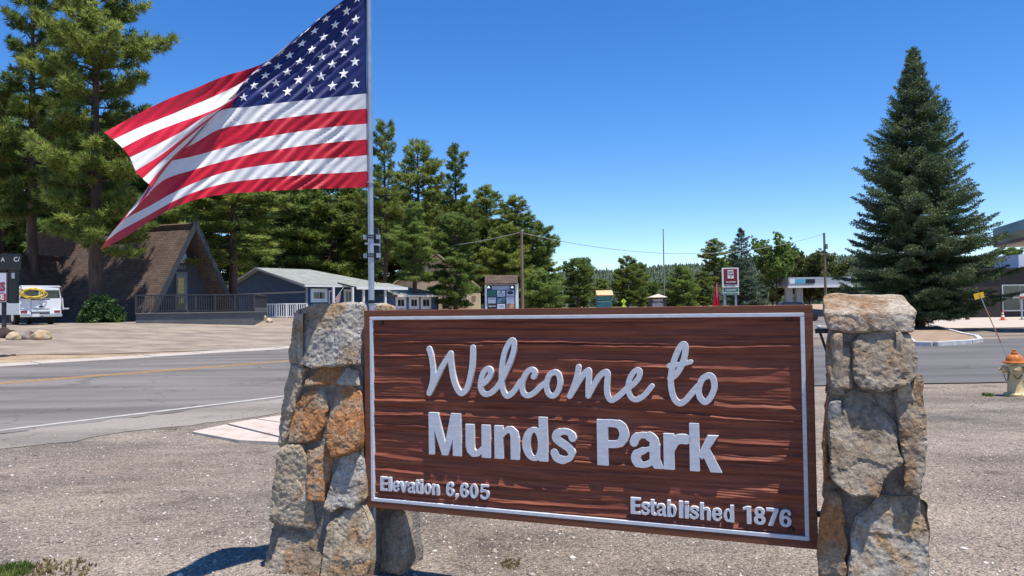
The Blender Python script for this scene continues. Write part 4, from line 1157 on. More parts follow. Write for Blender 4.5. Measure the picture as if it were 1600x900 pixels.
def pine_meshes(name, seed, H, crown0, Rmax, nb, shape='round', K=13, L=.34, w=.055, needle=None, tr=0.34, dens=1.0, lean=0.0):
    """ponderosa: bare lower trunk, crooked limbs, needle tufts bunched at the limb ends"""
    rng = np.random.default_rng(seed); trunk = MB()
    tp = [Vector((lean * (i / 12) ** 2 * H * .1 + rng.normal(0, .05) * (i > 0), rng.normal(0, .05) * (i > 0), H * i / 12)) for i in range(13)]
    trunk.tube(tp, [tr * (1.25 if i == 0 else 1) * (1 - i / 12.4) ** .8 + .015 for i in range(13)], 9)
    def at(z):
        k = min(11, int(z / H * 12)); f = z / H * 12 - k
        return tp[k] * (1 - f) + tp[k + 1] * f
    P, A = [], []
    for b in range(nb):
        x = (b + rng.uniform(0, 1)) / nb; z = H * (crown0 + (1 - crown0) * x * .985)
        if shape == 'round': prof = (0.62 + 0.95 * x) * (1 - x) ** .48 * 1.05 * (1 + .22 * math.sin(x * 13 + seed))
        elif shape == 'cone': prof = max(.06, math.sin(math.pi * (.22 + .76 * x))) ** .8 * (1 + .15 * math.sin(x * 11 + seed))
        else: prof = (0.92 + .42 * math.sin(x * 10 + seed)) * (1 - x) ** .40
        ln = max(.35, Rmax * prof * rng.uniform(.6, 1.12)); az = b * 2.399 + rng.normal(0, .5)
        pts = limb_pts(at(z), az, ln, rng.uniform(-.22, .22) + .75 * x ** 2, rng, 5, .14, .5)
        trunk.tube(pts, [max(.012, .022 + .021 * ln * (1 - i / 5.5)) for i in range(6)], 4, caps=False)
        nsub = max(3, int(ln * 3.6 * dens))
        for s in range(nsub):
            t = .22 + .78 * (s + rng.uniform(0, 1)) / nsub; i = min(4, int(t * 5)); f = t * 5 - i
            p0 = pts[i] * (1 - f) + pts[i + 1] * f; sl = (0.45 + .32 * ln * (1 - t)) * rng.uniform(.6, 1.2)
            sp = limb_pts(p0, az + rng.choice([-1, 1]) * rng.uniform(.35, 1.25), sl, rng.uniform(-.1, .55), rng, 3, 0, .5)
            if ln > 1.2: trunk.tube(sp[::3] if len(sp) > 3 else sp, .012, 3, caps=False)
            m = max(2, int(sl * 4.2))
            for k in range(m):
                u = (k + .7) / m * 3; i2 = min(2, int(u)); f2 = u - i2
                q = sp[i2] * (1 - f2) + sp[i2 + 1] * f2
                P.append(q + rng.normal(0, .05, 3)); a = sp[i2 + 1] - sp[i2]; A.append(a / (np.linalg.norm(a) + 1e-9) + np.array([0, 0, .45]))
        P.append(pts[-1]); A.append(np.array([0, 0, 1.0]))
    for z in np.linspace(H * .93, H * 1.005, 5): P.append(np.array(at(min(z, H))) + rng.normal(0, .12, 3)); A.append(np.array([0, 0, 1.]))
    v, f = tufts(rng, P, A, K, L, w)
    tm = bpy.data.meshes.new('trunk'); tm.from_pydata(trunk.v, [], trunk.f); tm.materials.append(BARK); tm.shade_smooth()
    cm = np_mesh('crown', v, f); cm.materials.append(needle or NEEDLE)
    return tm, cm
def spruce_meshes(seed, H, R0, step=.42, nbr=13, K=3, nl=.105, nw=.034, prof_pow=.86, twig=.17, taper_in=.10):
    """blue spruce: tiers of boughs, side twigs in flat sprays, short needles all along the twigs"""
    rng = np.random.default_rng(seed); trunk = MB()
    trunk.tube([(0, 0, 0), (0, 0, H * .5), (.05, 0, H)], [H * .017, H * .010, .015], 9)
    P, A = [], []; z = H * .07
    while z < H * .985:
        x = z / H; nb = max(5, int(nbr * (1 - x * .55)))
        for b in range(nb):
            az = 6.283 * b / nb + rng.uniform(-.3, .3) + z * 3.1
            env = min((1 - x) ** prof_pow, 1.25 * (1 - x) ** 1.05) * (1 - taper_in * max(0, 1 - x / .17))
            ln = R0 * env * rng.choice([.72, .88, .95, 1.0, 1.05, 1.16]) * rng.uniform(.93, 1.05) * (1 + .09 * math.sin(az * 2 + z * .9)) + .12
            rise = -.30 + .95 * x ** 1.2 + rng.uniform(-.08, .08)
            pts = limb_pts((0, 0, z + rng.uniform(-.2, .2)), az, ln, rise, rng, 6, .10, .55)
            trunk.tube(pts[::2], [max(.008, .012 + .012 * ln), .012 + .006 * ln, .008, .005][:len(pts[::2])], 3, caps=False)
            nt = max(3, int(ln / twig))
            for s in range(nt):
                t = .18 + .82 * (s + .5) / nt; i = min(5, int(t * 6)); fr = t * 6 - i
                p0 = pts[i] * (1 - fr) + pts[i + 1] * fr; dm = pts[i + 1] - pts[i]; dm /= np.linalg.norm(dm)
                side = np.cross(dm, [0, 0, 1.0]); side /= np.linalg.norm(side) + 1e-9
                tl = min(.75, .16 + .42 * ln * (1 - t) ** .8) * rng.uniform(.7, 1.15)
                for sg in (-1, 1):
                    d = dm * .75 + side * sg * .8 + np.array([0, 0, rng.uniform(-.28, .05)]); d /= np.linalg.norm(d)
                    m = max(2, int(tl / .085))
                    for k in range(m):
                        P.append(p0 + d * tl * (k + .6) / m); A.append(d)
                P.append(p0); A.append(dm)
            for k in range(4): P.append(pts[-1] - (pts[-1] - pts[-2]) * k * .25); A.append((pts[-1] - pts[-2]) / (np.linalg.norm(pts[-1] - pts[-2]) + 1e-9))
        z += step * (1.0 - .35 * x)
    for k in range(40): P.append(np.array([rng.normal(0, .05), rng.normal(0, .05), H * (.95 + .05 * k / 40)])); A.append(np.array([0, 0, 1.0]))
    v, f = tufts(rng, P, A, K, nl, nw, .75)
    return trunk, v, f, np.array(P)
def leafy_meshes(seed, H, R0, crown0, n=900, K=11, L=.30, w=.20, mat=None, flat=1.0, tr=.16):
    """broadleaf: forking trunk, leaves in separate clumps with sky between"""
    rng = np.random.default_rng(seed); trunk = MB(); P, A = [], []
    trunk.tube([(0, 0, 0), (.1, .05, H * crown0), (.0, .1, H * .7)], [tr, tr * .75, tr * .35], 7)
    for b in range(26):
        z = H * (crown0 * .8 + (1 - crown0) * .75 * rng.random()); az = b * 2.4; ln = R0 * rng.uniform(.45, 1.05)
        pts = limb_pts((0, 0, z), az, ln, rng.uniform(.35, 1.3), rng, 5, 0, .3)
        pts = [p if p[2] < H else np.array([p[0], p[1], H - rng.random() * .4]) for p in pts]
        trunk.tube(pts, [.055, .045, .035, .025, .018, .01], 4, caps=False)
        for s in range(n // 26):
            t = .3 + .7 * rng.random() ** .7; i = min(4, int(t * 5)); f = t * 5 - i
            P.append(pts[i] * (1 - f) + pts[i + 1] * f + rng.normal(0, .34, 3) * np.array([1, 1, flat])); A.append(rng.normal(0, .6, 3))
    v, f = tufts(rng, P, A, K, L, w, 1.0)
    tm = bpy.data.meshes.new('trunk'); tm.from_pydata(trunk.v, [], trunk.f); tm.materials.append(BARK); tm.shade_smooth()
    cm = np_mesh('crown', v, f); cm.materials.append(mat or LEAF)
    return tm, cm
PINES = {
 'big_a': pine_meshes('a', 11, 22.0, .20, 4.9, 92, 'round', 24, .42, .060, NEEDLE, .42, 1.3),
 'big_b': pine_meshes('b', 23, 22.0, .30, 4.5, 74, 'loose', 24, .42, .060, NEEDLE, .36, 1.2),
 'tall_a': pine_meshes('c', 31, 20.0, .34, 3.6, 70, 'round', 15, .46, .085, NEEDLE, .30, 1.1),
 'tall_b': pine_meshes('d', 47, 20.0, .30, 3.9, 76, 'loose', 15, .46, .085, NEEDLE_G, .30, 1.1),
 'dense_a': pine_meshes('e', 53, 14.0, .10, 4.2, 84, 'cone', 15, .46, .090, NEEDLE, .25, 1.1),
 'dense_b': pine_meshes('f', 67, 14.0, .06, 4.1, 88, 'round', 15, .46, .090, NEEDLE_G, .25, 1.1),
 'low': pine_meshes('g', 71, 8.0, .03, 3.0, 64, 'cone', 14, .40, .085, NEEDLE_G, .18, 1.3),
}
HT = {'big_a': 22.0, 'big_b': 22.0, 'tall_a': 20.0, 'tall_b': 20.0, 'dense_a': 14.0, 'dense_b': 14.0, 'low': 8.0}
LEAFY = {'leafy': (leafy_meshes(5, 11.0, 4.4, .28, 1500, 12, .34, .20, LEAF), 11.0), 'olive': (leafy_meshes(9, 9.0, 4.6, .18, 1700, 12, .32, .20, LEAF_OLIVE), 9.0)}
def place_tree(kind, px, Y, top_py, name, label, group, width=1.0, rot=0.0):
    """stand a tree at depth Y under photo column px, tall enough to reach top_py"""
    p = W(px, 480, Y); base = ground_h(p.x, p.y); top = W(px, top_py, Y).z
    tm, cm = PINES[kind] if kind in PINES else LEAFY[kind][0]
    H = HT[kind] if kind in HT else LEAFY[kind][1]
    s = (top - base) / H
    t = thing(name, label, 'tree', (p.x, Y, base - .05), rot, group)
    t.scale = (s * width, s * width, s)
    for nm, me in (('trunk', tm), ('crown', cm)):
        o = bpy.data.objects.new(nm, me); COL.objects.link(o); o.parent = t
    return t
GL_ = 'pines on the left behind the dark gabled house'; GM = 'pines behind the blue building'; GR = 'trees in the distance on the right'
TREES = [
 # left
 ('big_a', 149, 47.5, -48, 'pine_tree', 'tall pine with a thick trunk beside the green bush before the shingled roof', GL_, 1.0, 0.6),
 ('big_b', 50, 52, -30, 'pine_tree', 'tall pine rising behind the parked white work truck', GL_, 1.0, 2.0),
 ('tall_b', -75, 58, 10, 'pine_tree', 'pine cut by the left edge of the photo above the shop sign', GL_, 1.25, 1.0),
 ('dense_b', 5, 78, 190, 'pine_tree', 'bushy pine low behind the shop sign at the far left', GL_, 1.3, 0.4),
 ('dense_a', 95, 84, 205, 'pine_tree', 'bushy pine just above the left end of the brown shingled roof', GL_, 1.3, 2.7),
 ('dense_b', 190, 86, 195, 'pine_tree', 'bushy pine behind the thick trunk, under the tip of the flag', GL_, 1.35, 4.1),
 ('tall_b', 275, 82, 225, 'pine_tree', 'dark pine behind the flag stripes, above the roof peak', GL_, 1.3, 5.2),
 ('tall_a', 364, 55, 255, 'pine_tree', 'broad pine with a dark trunk between the gabled house and the blue building', GM, 2.1, 1.1),
 # behind the blue building
 ('dense_b', 440, 88, 268, 'pine_tree', 'rounded pine above the left roof slope of the blue building', GM, 1.3, 3.0),
 ('dense_a', 515, 92, 280, 'pine_tree', 'wide pine directly left of the flagpole behind the blue roof', GM, 1.5, 0.9),
 ('tall_b', 560, 100, 262, 'pine_tree', 'pine hidden half by the flagpole below the flag corner', GM, 1.4, 2.2),
 ('big_b', 603, 84, 193, 'pine_tree', 'tall thin crowned pine just right of the flag corner', GM, .78, 4.4),
 ('tall_a', 655, 88, 222, 'pine_tree', 'pine with a pointed top, second to the right of the flag', GM, 1.05, 0.3),
 ('tall_b', 648, 72, 318, 'pine_tree', 'bright low pine with paired dark trunks beside the three white windows', GM, 1.5, 1.9),
 ('big_b', 714, 92, 230, 'pine_tree', 'open crowned pine whose top stands alone against the sky', GM, .80, 2.6),
 ('tall_a', 690, 100, 300, 'pine_tree', 'dark pine filling the gap under the lone open crown', GM, 1.5, 1.0),
 ('dense_b', 712, 74, 335, 'pine_tree', 'short pine with a bare leaning trunk in front of the beige house', GM, 1.15, 3.6),
 ('tall_a', 762, 96, 292, 'pine_tree', 'dense pine above the left side of the notice kiosk', GM, 1.35, 5.0),
 ('tall_a', 806, 98, 308, 'pine_tree', 'dense pine directly behind the left utility pole', GM, 1.45, 2.1),
 ('dense_a', 792, 90, 352, 'pine_tree', 'green pine filling in low behind the notice kiosk roof', GM, 1.3, 4.0),
 ('dense_b', 842, 96, 352, 'pine_tree', 'dark pine at the right end of the tall group', GM, 1.1, 0.8),
 ('low', 842, 70, 425, 'pine_tree', 'small bright pine at the foot of the utility pole', GM, 1.5, 0.2),
 ('dense_a', 740, 104, 330, 'pine_tree', 'pine in the middle of the dense group behind the beige house', GM, 1.5, 2.9),
 # right
 ('dense_b', 903, 90, 404, 'pine_tree', 'round green pine left of the teal notice board', GR, 1.3, 1.4),
 ('tall_a', 918, 118, 403, 'pine_tree', 'slim pine top peeping out behind the round green pine', GR, 1.1, 3.3),
 ('dense_a', 981, 100, 401, 'pine_tree', 'pointed pine behind the yellow crossing sign', GR, 1.2, 0.7),
 ('dense_b', 1000, 104, 411, 'pine_tree', 'pine leaning out to the right of the pointed pine', GR, 1.0, 5.5),
 ('low', 1066, 96, 418, 'pine_tree', 'low pine just right of the thin bare pole', GR, 1.25, 2.5),
 ('tall_a', 1118, 108, 374, 'pine_tree', 'tall pine left of the red and white property sign', GR, 1.6, 4.7),
 ('dense_a', 1098, 102, 425, 'pine_tree', 'low dark pine behind the red feather banner', GR, 1.3, 0.5),
 ('tall_b', 1147, 116, 384, 'pine_tree', 'pine half hidden behind the distant blue spruce', GR, 1.2, 1.7),
 ('leafy', 1214, 112, 369, 'leafy_tree', 'light green leafy tree above the left end of the grey canopy', GR, 1.0, 0.4),
 ('olive', 1266, 118, 388, 'leafy_tree', 'olive green leafy tree above the canopy sign', GR, 1.15, 2.0),
 ('olive', 1208, 130, 430, 'leafy_tree', 'low leafy tree seen under the left wing of the grey canopy', GR, 1.5, 3.0),
 ('leafy', 1262, 138, 440, 'leafy_tree', 'low leafy tree seen between the canopy columns', GR, 1.6, 1.0),
 ('olive', 1302, 124, 412, 'leafy_tree', 'leafy tree behind the right utility pole', GR, 1.2, 5.0),
 ('dense_b', 1586, 120, 388, 'pine_tree', 'pine above the flat roof of the dark building', GR, 1.2, 2.2),
 ('olive', 1545, 128, 408, 'leafy_tree', 'leafy tree above the left corner of the dark building', GR, 1.4, 3.9),
]
for a in TREES: place_tree(*a)
# second rows that close the gaps, still trees one can tell apart
rt = random.Random(4)
FILL = [(20, 96, 240, 'behind the black hand lettered board'), (140, 98, 235, 'just left of the thick pine trunk, far back'), (235, 100, 250, 'showing under the lowest flag stripe'), (330, 100, 262, 'seen over the right slope of the gabled roof'),
        (400, 102, 290, 'over the left end of the blue building'), (475, 106, 300, 'above the middle of the blue building roof'), (545, 112, 300, 'just left of the flagpole shaft'), (612, 112, 300, 'at the right of the strapped black box'),
        (668, 116, 318, 'above the three white windows'), (730, 118, 335, 'behind the right slope of the beige house'), (780, 120, 345, 'straight above the kiosk roof'), (826, 118, 365, 'just right of the kiosk utility pole'),
        (866, 112, 428, 'where the tall pines end on the right'), (940, 124, 436, 'above the teal notice board'), (1020, 126, 440, 'above the low monument sign'), (1040, 120, 446, 'at the foot of the bare metal pole'), (1085, 124, 440, 'left of the red feather banner'), (1170, 130, 432, 'right of the distant pointed spruce')]
for i, (px, Y, ty, lb) in enumerate(FILL):
    place_tree('dense_a' if i % 2 else 'dense_b', px, Y, ty, 'pine_tree', 'dim pine of the back row ' + lb, 'pines of the back row', rt.uniform(1.3, 1.6), rt.uniform(0, 6.28))

# hero spruce on the kerbed island
SPX, SPY = 1437, 41.5
sp_b = W(SPX, 480, SPY); sp_base = 0.16
Hs = W(1449, 74, SPY).z - sp_base
spr = thing('spruce_tree', 'big full blue green spruce with brown cones at its tip on the kerbed island', 'tree', (sp_b.x, SPY, sp_base))
trk, v, f, Ptw = spruce_meshes(3, Hs, 4.45, .36, 16, 4, .135, .040, .74, .155, .42)
tm = bpy.data.meshes.new('trunk'); tm.from_pydata(trk.v, [], trk.f); link('trunk', tm, BARK, spr, 180)
link('crown', np_mesh('crown', v, f), SPRUCE, spr)
print('SPRUCE tris', len(f))
rng = np.random.default_rng(8)
cm = MB()
for k in range(150):
    z = Hs * (1 - .20 * rng.random() ** 1.1); rr = 4.3 * (1 - z / Hs) ** .84 * rng.uniform(.35, 1.0); a = rng.uniform(0, 6.28)
    p = Vector((rr * math.cos(a), rr * math.sin(a), z)); l = rng.uniform(.10, .17)
    cm.tube([p, p - Vector((0, 0, l * .5)), p - Vector((0, 0, l))], [.02, .036, .012], 5)
o = cm.build('cones', SPRUCE_TIP, spr); tag(o, kind='stuff')
# distant spruce and a small one, same build
trk2, v2, f2, _ = spruce_meshes(9, 11.0, 3.1, .55, 10, 3, .20, .07, .80, .26)
tm2 = bpy.data.meshes.new('trunk'); tm2.from_pydata(trk2.v, [], trk2.f); tm2.materials.append(BARK)
cm2 = np_mesh('crown', v2, f2); cm2.materials.append(leaf_mat('pale_spruce_needles', (0.035, 0.07, 0.045), (0.12, 0.165, 0.11), 0.9, 0.12))
for (px, Y, ty, wd, lb) in ((1160, 92, 357, 1.1, 'distant pointed blue spruce behind the property sign'), (1053, 110, 444, 1.6, 'small pale blue spruce to the right of the thin bare pole')):
    p = W(px, 480, Y); t = thing('spruce_tree', lb, 'tree', (p.x, Y, 0)); s = W(px, ty, Y).z / 11.0; t.scale = (s * wd, s * wd, s)
    for nm, me in (('trunk', tm2), ('crown', cm2)):
        o = bpy.data.objects.new(nm, me); COL.objects.link(o); o.parent = t

# forested hills on the horizon
HILL = ramp_mat('hill_forest_floor', [(0.3, (0.035, 0.055, 0.025)), (0.7, (0.075, 0.09, 0.04))], 0.02, bump=0)
ridge_px = [(-200, 452), (300, 440), (700, 436), (850, 430), (900, 425), (960, 426), (1000, 421), (1050, 416), (1100, 412), (1150, 404), (1200, 402), (1300, 400), (1400, 398), (1500, 402), (1560, 403), (1620, 408), (1800, 420)]
YH = 900.0
xs_ = [W(px, py, YH).x for px, py in ridge_px]; zs_ = [W(px, py, YH).z - 9 for px, py in ridge_px]
def ridge_z(x): return float(np.interp(x, xs_, zs_))
def hill_h(x, y):
    k = smooth01((y - 340) / (YH - 340))
    n = 10 * mnoise.noise(Vector((x * .006, y * .006, 0))) * k
    back = 1 - .6 * smooth01((y - YH) / 900)
    return ridge_z(x * YH / max(y, 400)) * k * back * (1.0) + n * (.4 if y > 800 else 1) - .5
hx = np.linspace(-900, 1500, 120); hy = np.linspace(335, 2000, 60)
hv = [(x, y, hill_h(x, y)) for y in hy for x in hx]
hills = link('hills', np_mesh('hills', hv, grid_faces(len(hx), len(hy))), HILL, smooth=180); tag(hills, kind='structure')
def hill_forest():
    rng = np.random.default_rng(2); V = []; F = []
    cone = []
    n = 0
    while n < 20000:
        y = 360 + 640 * rng.random() ** .8; x = rng.uniform(-.25, 1.12) * y
        if x > 1.15 * y or x < -.35 * y: continue
        h = hill_h(x, y); H = rng.uniform(5.5, 10.5); r = H * rng.uniform(.20, .30); b = len(V); a0 = rng.uniform(0, 6)
        for (zz, rr) in ((.08, 1.0), (.42, .62), (.45, .80), (.75, .30), (.74, .42)):
            for k in range(5):
                a = a0 + k * 1.2566 + zz * 2; q = rr * r * rng.uniform(.7, 1.25); V.append((x + q * math.cos(a), y + q * math.sin(a), h + H * zz * rng.uniform(.96, 1.04)))
        V.append((x, y, h + H)); ap = b + 25
        for (i0, i1) in ((0, 1), (2, 3)):
            for k in range(5):
                k2 = (k + 1) % 5; F.append((b + i0 * 5 + k, b + i0 * 5 + k2, b + i1 * 5 + k)); F.append((b + i0 * 5 + k2, b + i1 * 5 + k2, b + i1 * 5 + k))
        for k in range(5): F.append((b + 20 + k, b + 20 + (k + 1) % 5, ap))
        n += 1
    o = link('hill_forest', np_mesh('hill_forest', V, F), leaf_mat('hill_needles', (0.024, 0.048, 0.022), (0.056, 0.085, 0.040), .02, .1))
    tag(o, 'far conifer forest covering the hills on the horizon', kind='stuff')
hill_forest()
# leafy bush at the foot of the thick pine
bp_ = W(158, 490, 46.0); bb = ground_h(bp_.x, bp_.y)
bush = thing('bush', 'dense dark green bush at the foot of the thick pine trunk', 'bush', (bp_.x, 46.0, bb))
rng = np.random.default_rng(12); P = []
while len(P) < 620:
    a = rng.uniform(0, 6.28); r = rng.random() ** .5; z = rng.random()
    if r > (1 - z) ** .45: continue
    P.append((r * 1.42 * math.cos(a), r * 1.1 * math.sin(a), .12 + 1.5 * z + .15 * math.sin(a * 5)))
v, f = tufts(rng, P, rng.normal(0, .5, (len(P), 3)), 10, .22, .13, 1.0)
link('foliage', np_mesh('foliage', v, f), LEAF_BUSH, bush)
mb = MB()
for k in range(9): mb.tube([(0, 0, 0), (.5 * math.cos(k * .7), .4 * math.sin(k * .7), .6), (1.0 * math.cos(k * .7), .8 * math.sin(k * .7), 1.1)], [.03, .02, .01], 5)
mb.build('stems', BARK, bush)
# ================================================================== buildings
def shingle_mat(name, c1, c2, row=0.15, wid=0.33):
    m, N, L, b = new_mat(name)
    tc = N.new('ShaderNodeTexCoord'); br = N.new('ShaderNodeTexBrick')
    br.inputs['Scale'].default_value = 1.0; br.inputs['Brick Width'].default_value = wid; br.inputs['Row Height'].default_value = row
    br.inputs['Mortar Size'].default_value = 0.012; br.inputs['Color1'].default_value = (*c1, 1); br.inputs['Color2'].default_value = (*c2, 1)
    br.inputs['Mortar'].default_value = (*[c * .45 for c in c1], 1)
    L.new(tc.outputs['Object'], br.inputs['Vector'])
    nz = N.new('ShaderNodeTexNoise'); nz.inputs['Scale'].default_value = 1.3; nz.inputs['Detail'].default_value = 6; L.new(tc.outputs['Object'], nz.inputs['Vector'])
    r = N.new('ShaderNodeValToRGB'); r.color_ramp.elements[0].position = .3; r.color_ramp.elements[1].position = .7
    r.color_ramp.elements[0].color = (.78, .78, .78, 1); r.color_ramp.elements[1].color = (1.15, 1.15, 1.15, 1); L.new(nz.outputs['Fac'], r.inputs[0])
    mx = N.new('ShaderNodeMixRGB'); mx.blend_type = 'MULTIPLY'; mx.inputs[0].default_value = 1; L.new(br.outputs['Color'], mx.inputs[1]); L.new(r.outputs[0], mx.inputs[2])
    L.new(mx.outputs[0], b.inputs['Base Color']); b.inputs['Roughness'].default_value = .9; b.inputs['Specular IOR Level'].default_value = .2
    bp = N.new('ShaderNodeBump'); bp.inputs['Strength'].default_value = .6; bp.inputs['Distance'].default_value = .03; L.new(br.outputs['Fac'], bp.inputs['Height']); bp.invert = True; L.new(bp.outputs[0], b.inputs['Normal'])
    return m
def siding_mat(name, col, pitch=0.16, vertical=False, rough=.75):
    m, N, L, b = new_mat(name)
    tc = N.new('ShaderNodeTexCoord'); sp = N.new('ShaderNodeSeparateXYZ'); L.new(tc.outputs['Object'], sp.inputs[0])
    ml = N.new('ShaderNodeMath'); ml.operation = 'MULTIPLY'; ml.inputs[1].default_value = 1 / pitch
    L.new(sp.outputs[0 if vertical else 2], ml.inputs[0])
    fr = N.new('ShaderNodeMath'); fr.operation = 'FRACT'; L.new(ml.outputs[0], fr.inputs[0])
    nz = N.new('ShaderNodeTexNoise'); nz.inputs['Scale'].default_value = 1.8; nz.inputs['Detail'].default_value = 5; L.new(tc.outputs['Object'], nz.inputs['Vector'])
    r = N.new('ShaderNodeValToRGB'); r.color_ramp.elements[0].position = .3; r.color_ramp.elements[1].position = .7
    r.color_ramp.elements[0].color = (*[c * .85 for c in col], 1); r.color_ramp.elements[1].color = (*[min(1, c * 1.1) for c in col], 1); L.new(nz.outputs['Fac'], r.inputs[0])
    L.new(r.outputs[0], b.inputs['Base Color']); b.inputs['Roughness'].default_value = rough; b.inputs['Specular IOR Level'].default_value = .3
    bp = N.new('ShaderNodeBump'); bp.inputs['Strength'].default_value = .5; bp.inputs['Distance'].default_value = .02; L.new(fr.outputs[0], bp.inputs['Height']); L.new(bp.outputs[0], b.inputs['Normal'])
    return m
def glass_mat(name, col=(0.02, 0.025, 0.03)):
    m, N, L, b = new_mat(name)
    tc = N.new('ShaderNodeTexCoord'); nz = N.new('ShaderNodeTexNoise'); nz.inputs['Scale'].default_value = .7; L.new(tc.outputs['Object'], nz.inputs['Vector'])
    r = N.new('ShaderNodeValToRGB'); r.color_ramp.elements[0].color = (*[c * .6 for c in col], 1); r.color_ramp.elements[1].color = (*[c * 1.5 for c in col], 1); L.new(nz.outputs['Fac'], r.inputs[0]); L.new(r.outputs[0], b.inputs['Base Color'])
    b.inputs['Roughness'].default_value = .08; b.inputs['Specular IOR Level'].default_value = .6
    bp = N.new('ShaderNodeBump'); bp.inputs['Strength'].default_value = .03; L.new(nz.outputs['Fac'], bp.inputs['Height']); L.new(bp.outputs[0], b.inputs['Normal'])
    return m
GLASS = glass_mat('dark_window_glass')
WHITEP = simple('white_trim_paint', (.72, .72, .70), .55, var=.06)
DGREY = siding_mat('charcoal_siding', (.060, .064, .072), .2)
DGREY2 = simple('charcoal_trim', (.035, .037, .042), .6, var=.15)
DECKG = siding_mat('grey_deck_skirt', (.11, .115, .118), .25, True)
BROWN_SH = shingle_mat('brown_shingles', (.105, .072, .056), (.150, .105, .082))
GREEN_SH = shingle_mat('grey_green_shingles', (.27, .285, .255), (.33, .345, .31), .14, .9)
NAVY = siding_mat('navy_siding', (.042, .080, .150), .18)
BEIGE = siding_mat('beige_siding', (.50, .40, .27), .2)
TIMBER = simple('weathered_timber', (.17, .125, .09), .85, var=.25, scale=3, bump=.4, stretch=(1, 1, .15))
def slab_obj(name, org, X, Y, lx, ly, th, mat, parent, poly=None):
    """sheet with its own axes (X along, Y up the slope), so that shingles follow it"""
    X = Vector(X).normalized(); Y = (Vector(Y) - X * Vector(Y).dot(X)).normalized(); Z = X.cross(Y)
    poly = poly or [(0, 0), (lx, 0), (lx, ly), (0, ly)]
    mb = MB(); mb.prism([Vector((a, b, 0)) for a, b in poly], (0, 0, -th if Z.z > 0 else th))
    o = mb.build(name, mat, parent)
    M = Matrix((X, Y, Z)).transposed().to_4x4(); M.translation = Vector(org) - (parent.location if parent else Vector())
    o.matrix_local = M
    return o

# ---- dark A-frame house
a0 = W(204, 480, 49.3); A0 = Vector((a0.x, a0.y, .55)); a1_ = W(354, 480, 55.0); A1 = Vector((a1_.x, a1_.y, .55))
AG = (A1 - A0).normalized(); AE = Vector((AG.y, -AG.x, 0)); AR = Vector((-.94, .34, 0)).normalized()      # along the gable, out of it, along the ridge
AWID = (A1 - A0).length; AH = 7.35
af = thing('gabled_house', 'dark A-frame house with a steep brown shingled roof and white emblem on its gable', 'house', A0 + AG * AWID / 2 + AR * 6)
apex = A0 + AG * AWID / 2; apex = Vector((apex.x, apex.y, AH)); RL = 13.6; OV = 1.25
def roof_side(b0, sgn):
    up = apex - b0; base = b0 - AR * OV - up.normalized() * .30 + ZUP * .10; up = up + up.normalized() * .42
    sk = up.dot(AR); hh_ = (up - AR * sk).length
    slab_obj('roof', base, AR, up, 0, 0, .2, BROWN_SH, af, [(0, 0), (RL + OV, 0), (RL + OV + sk, hh_), (sk, hh_)])
roof_side(A0, 1); roof_side(A1, -1)
# gable wall with its boards, barge boards along both rakes
mb = MB(); mb.prism([A0 + AR * .15 + AG * .2, A1 + AR * .15 - AG * .2, apex + AR * .15 - ZUP * .3], AR * .15); gw = mb.build('gable_wall', DGREY, af, world=True)
mb = MB(); mb.prism([A0 + AR * (RL - .3), A1 + AR * (RL - .3), apex + AR * (RL - .3) - ZUP * .2], AR * .15); mb.build('rear_wall', DGREY, af, world=True)
for b0, s in ((A0, 1), (A1, -1)):
    mb = MB(); d = (apex - b0).normalized(); nn = d.cross(AE)
    o = b0 - AR * (OV + .02); ax_ = apex - AR * (OV + .02); mb.prism([o - AG * s * .25 - ZUP * .12, o + AG * s * .12 - ZUP * .12, ax_ - ZUP * .22, ax_ + ZUP * .46], -AR * .06)
    mb.build('barge_board', DGREY2, af, world=True)
def gab(px, py, out=0.02):
    return on_plane(px, py, A0 + AE * out, AE)
def gbox(px0, py0, px1, py1, out, dep, name, mat, par=af):
    p = [gab(px0, py1, out), gab(px1, py1, out), gab(px1, py0, out), gab(px0, py0, out)]
    mb = MB(); mb.prism(p, AE * dep); return mb.build(name, mat, par, world=True)
gbox(262, 408, 313, 410, -.14, .06, 'trim_board', DGREY2)
door = gbox(274, 425, 292, 484, -.145, .07, 'door', simple('door_grey_paint', (.17, .17, .17), .6))
gp = gbox(276.5, 429, 289, 482, -.07, .02, 'door_glass', GLASS); 
gs = gbox(278, 434, 287, 458, -.048, .01, 'paper_notice', simple('yellow_notice', (.52, .40, .15), .8, var=.35, scale=8))
gs2 = gbox(280, 466, 287, 474, -.048, .01, 'paper_notice', MATS['yellow_notice'])
def gooseneck(px, py):
    p = gab(px, py, .0)
    mb = MB(); mb.tube([p - AE * .13 + ZUP * .30, p + AE * .10 + ZUP * .42, p + AE * .26 + ZUP * .30, p + AE * .27 + ZUP * .12], .02, 6); k = mb.build('barn_lamp', DGREY2, af, world=True, smooth=60)
    mb = MB(); mb.lathe([(.03, .14), (.06, .11), (.20, .02), (.25, -.02), (.235, -.02), (.05, .09)], 16, p + AE * .27); s_ = mb.build('shade', simple('lamp_shade_steel', (.5, .5, .5), .4, metal=.5), None, world=False, smooth=50)
    s_.parent = k; s_.matrix_parent_inverse = Matrix(); s_.location = -af.location
gooseneck(263, 420); gooseneck(323, 424)
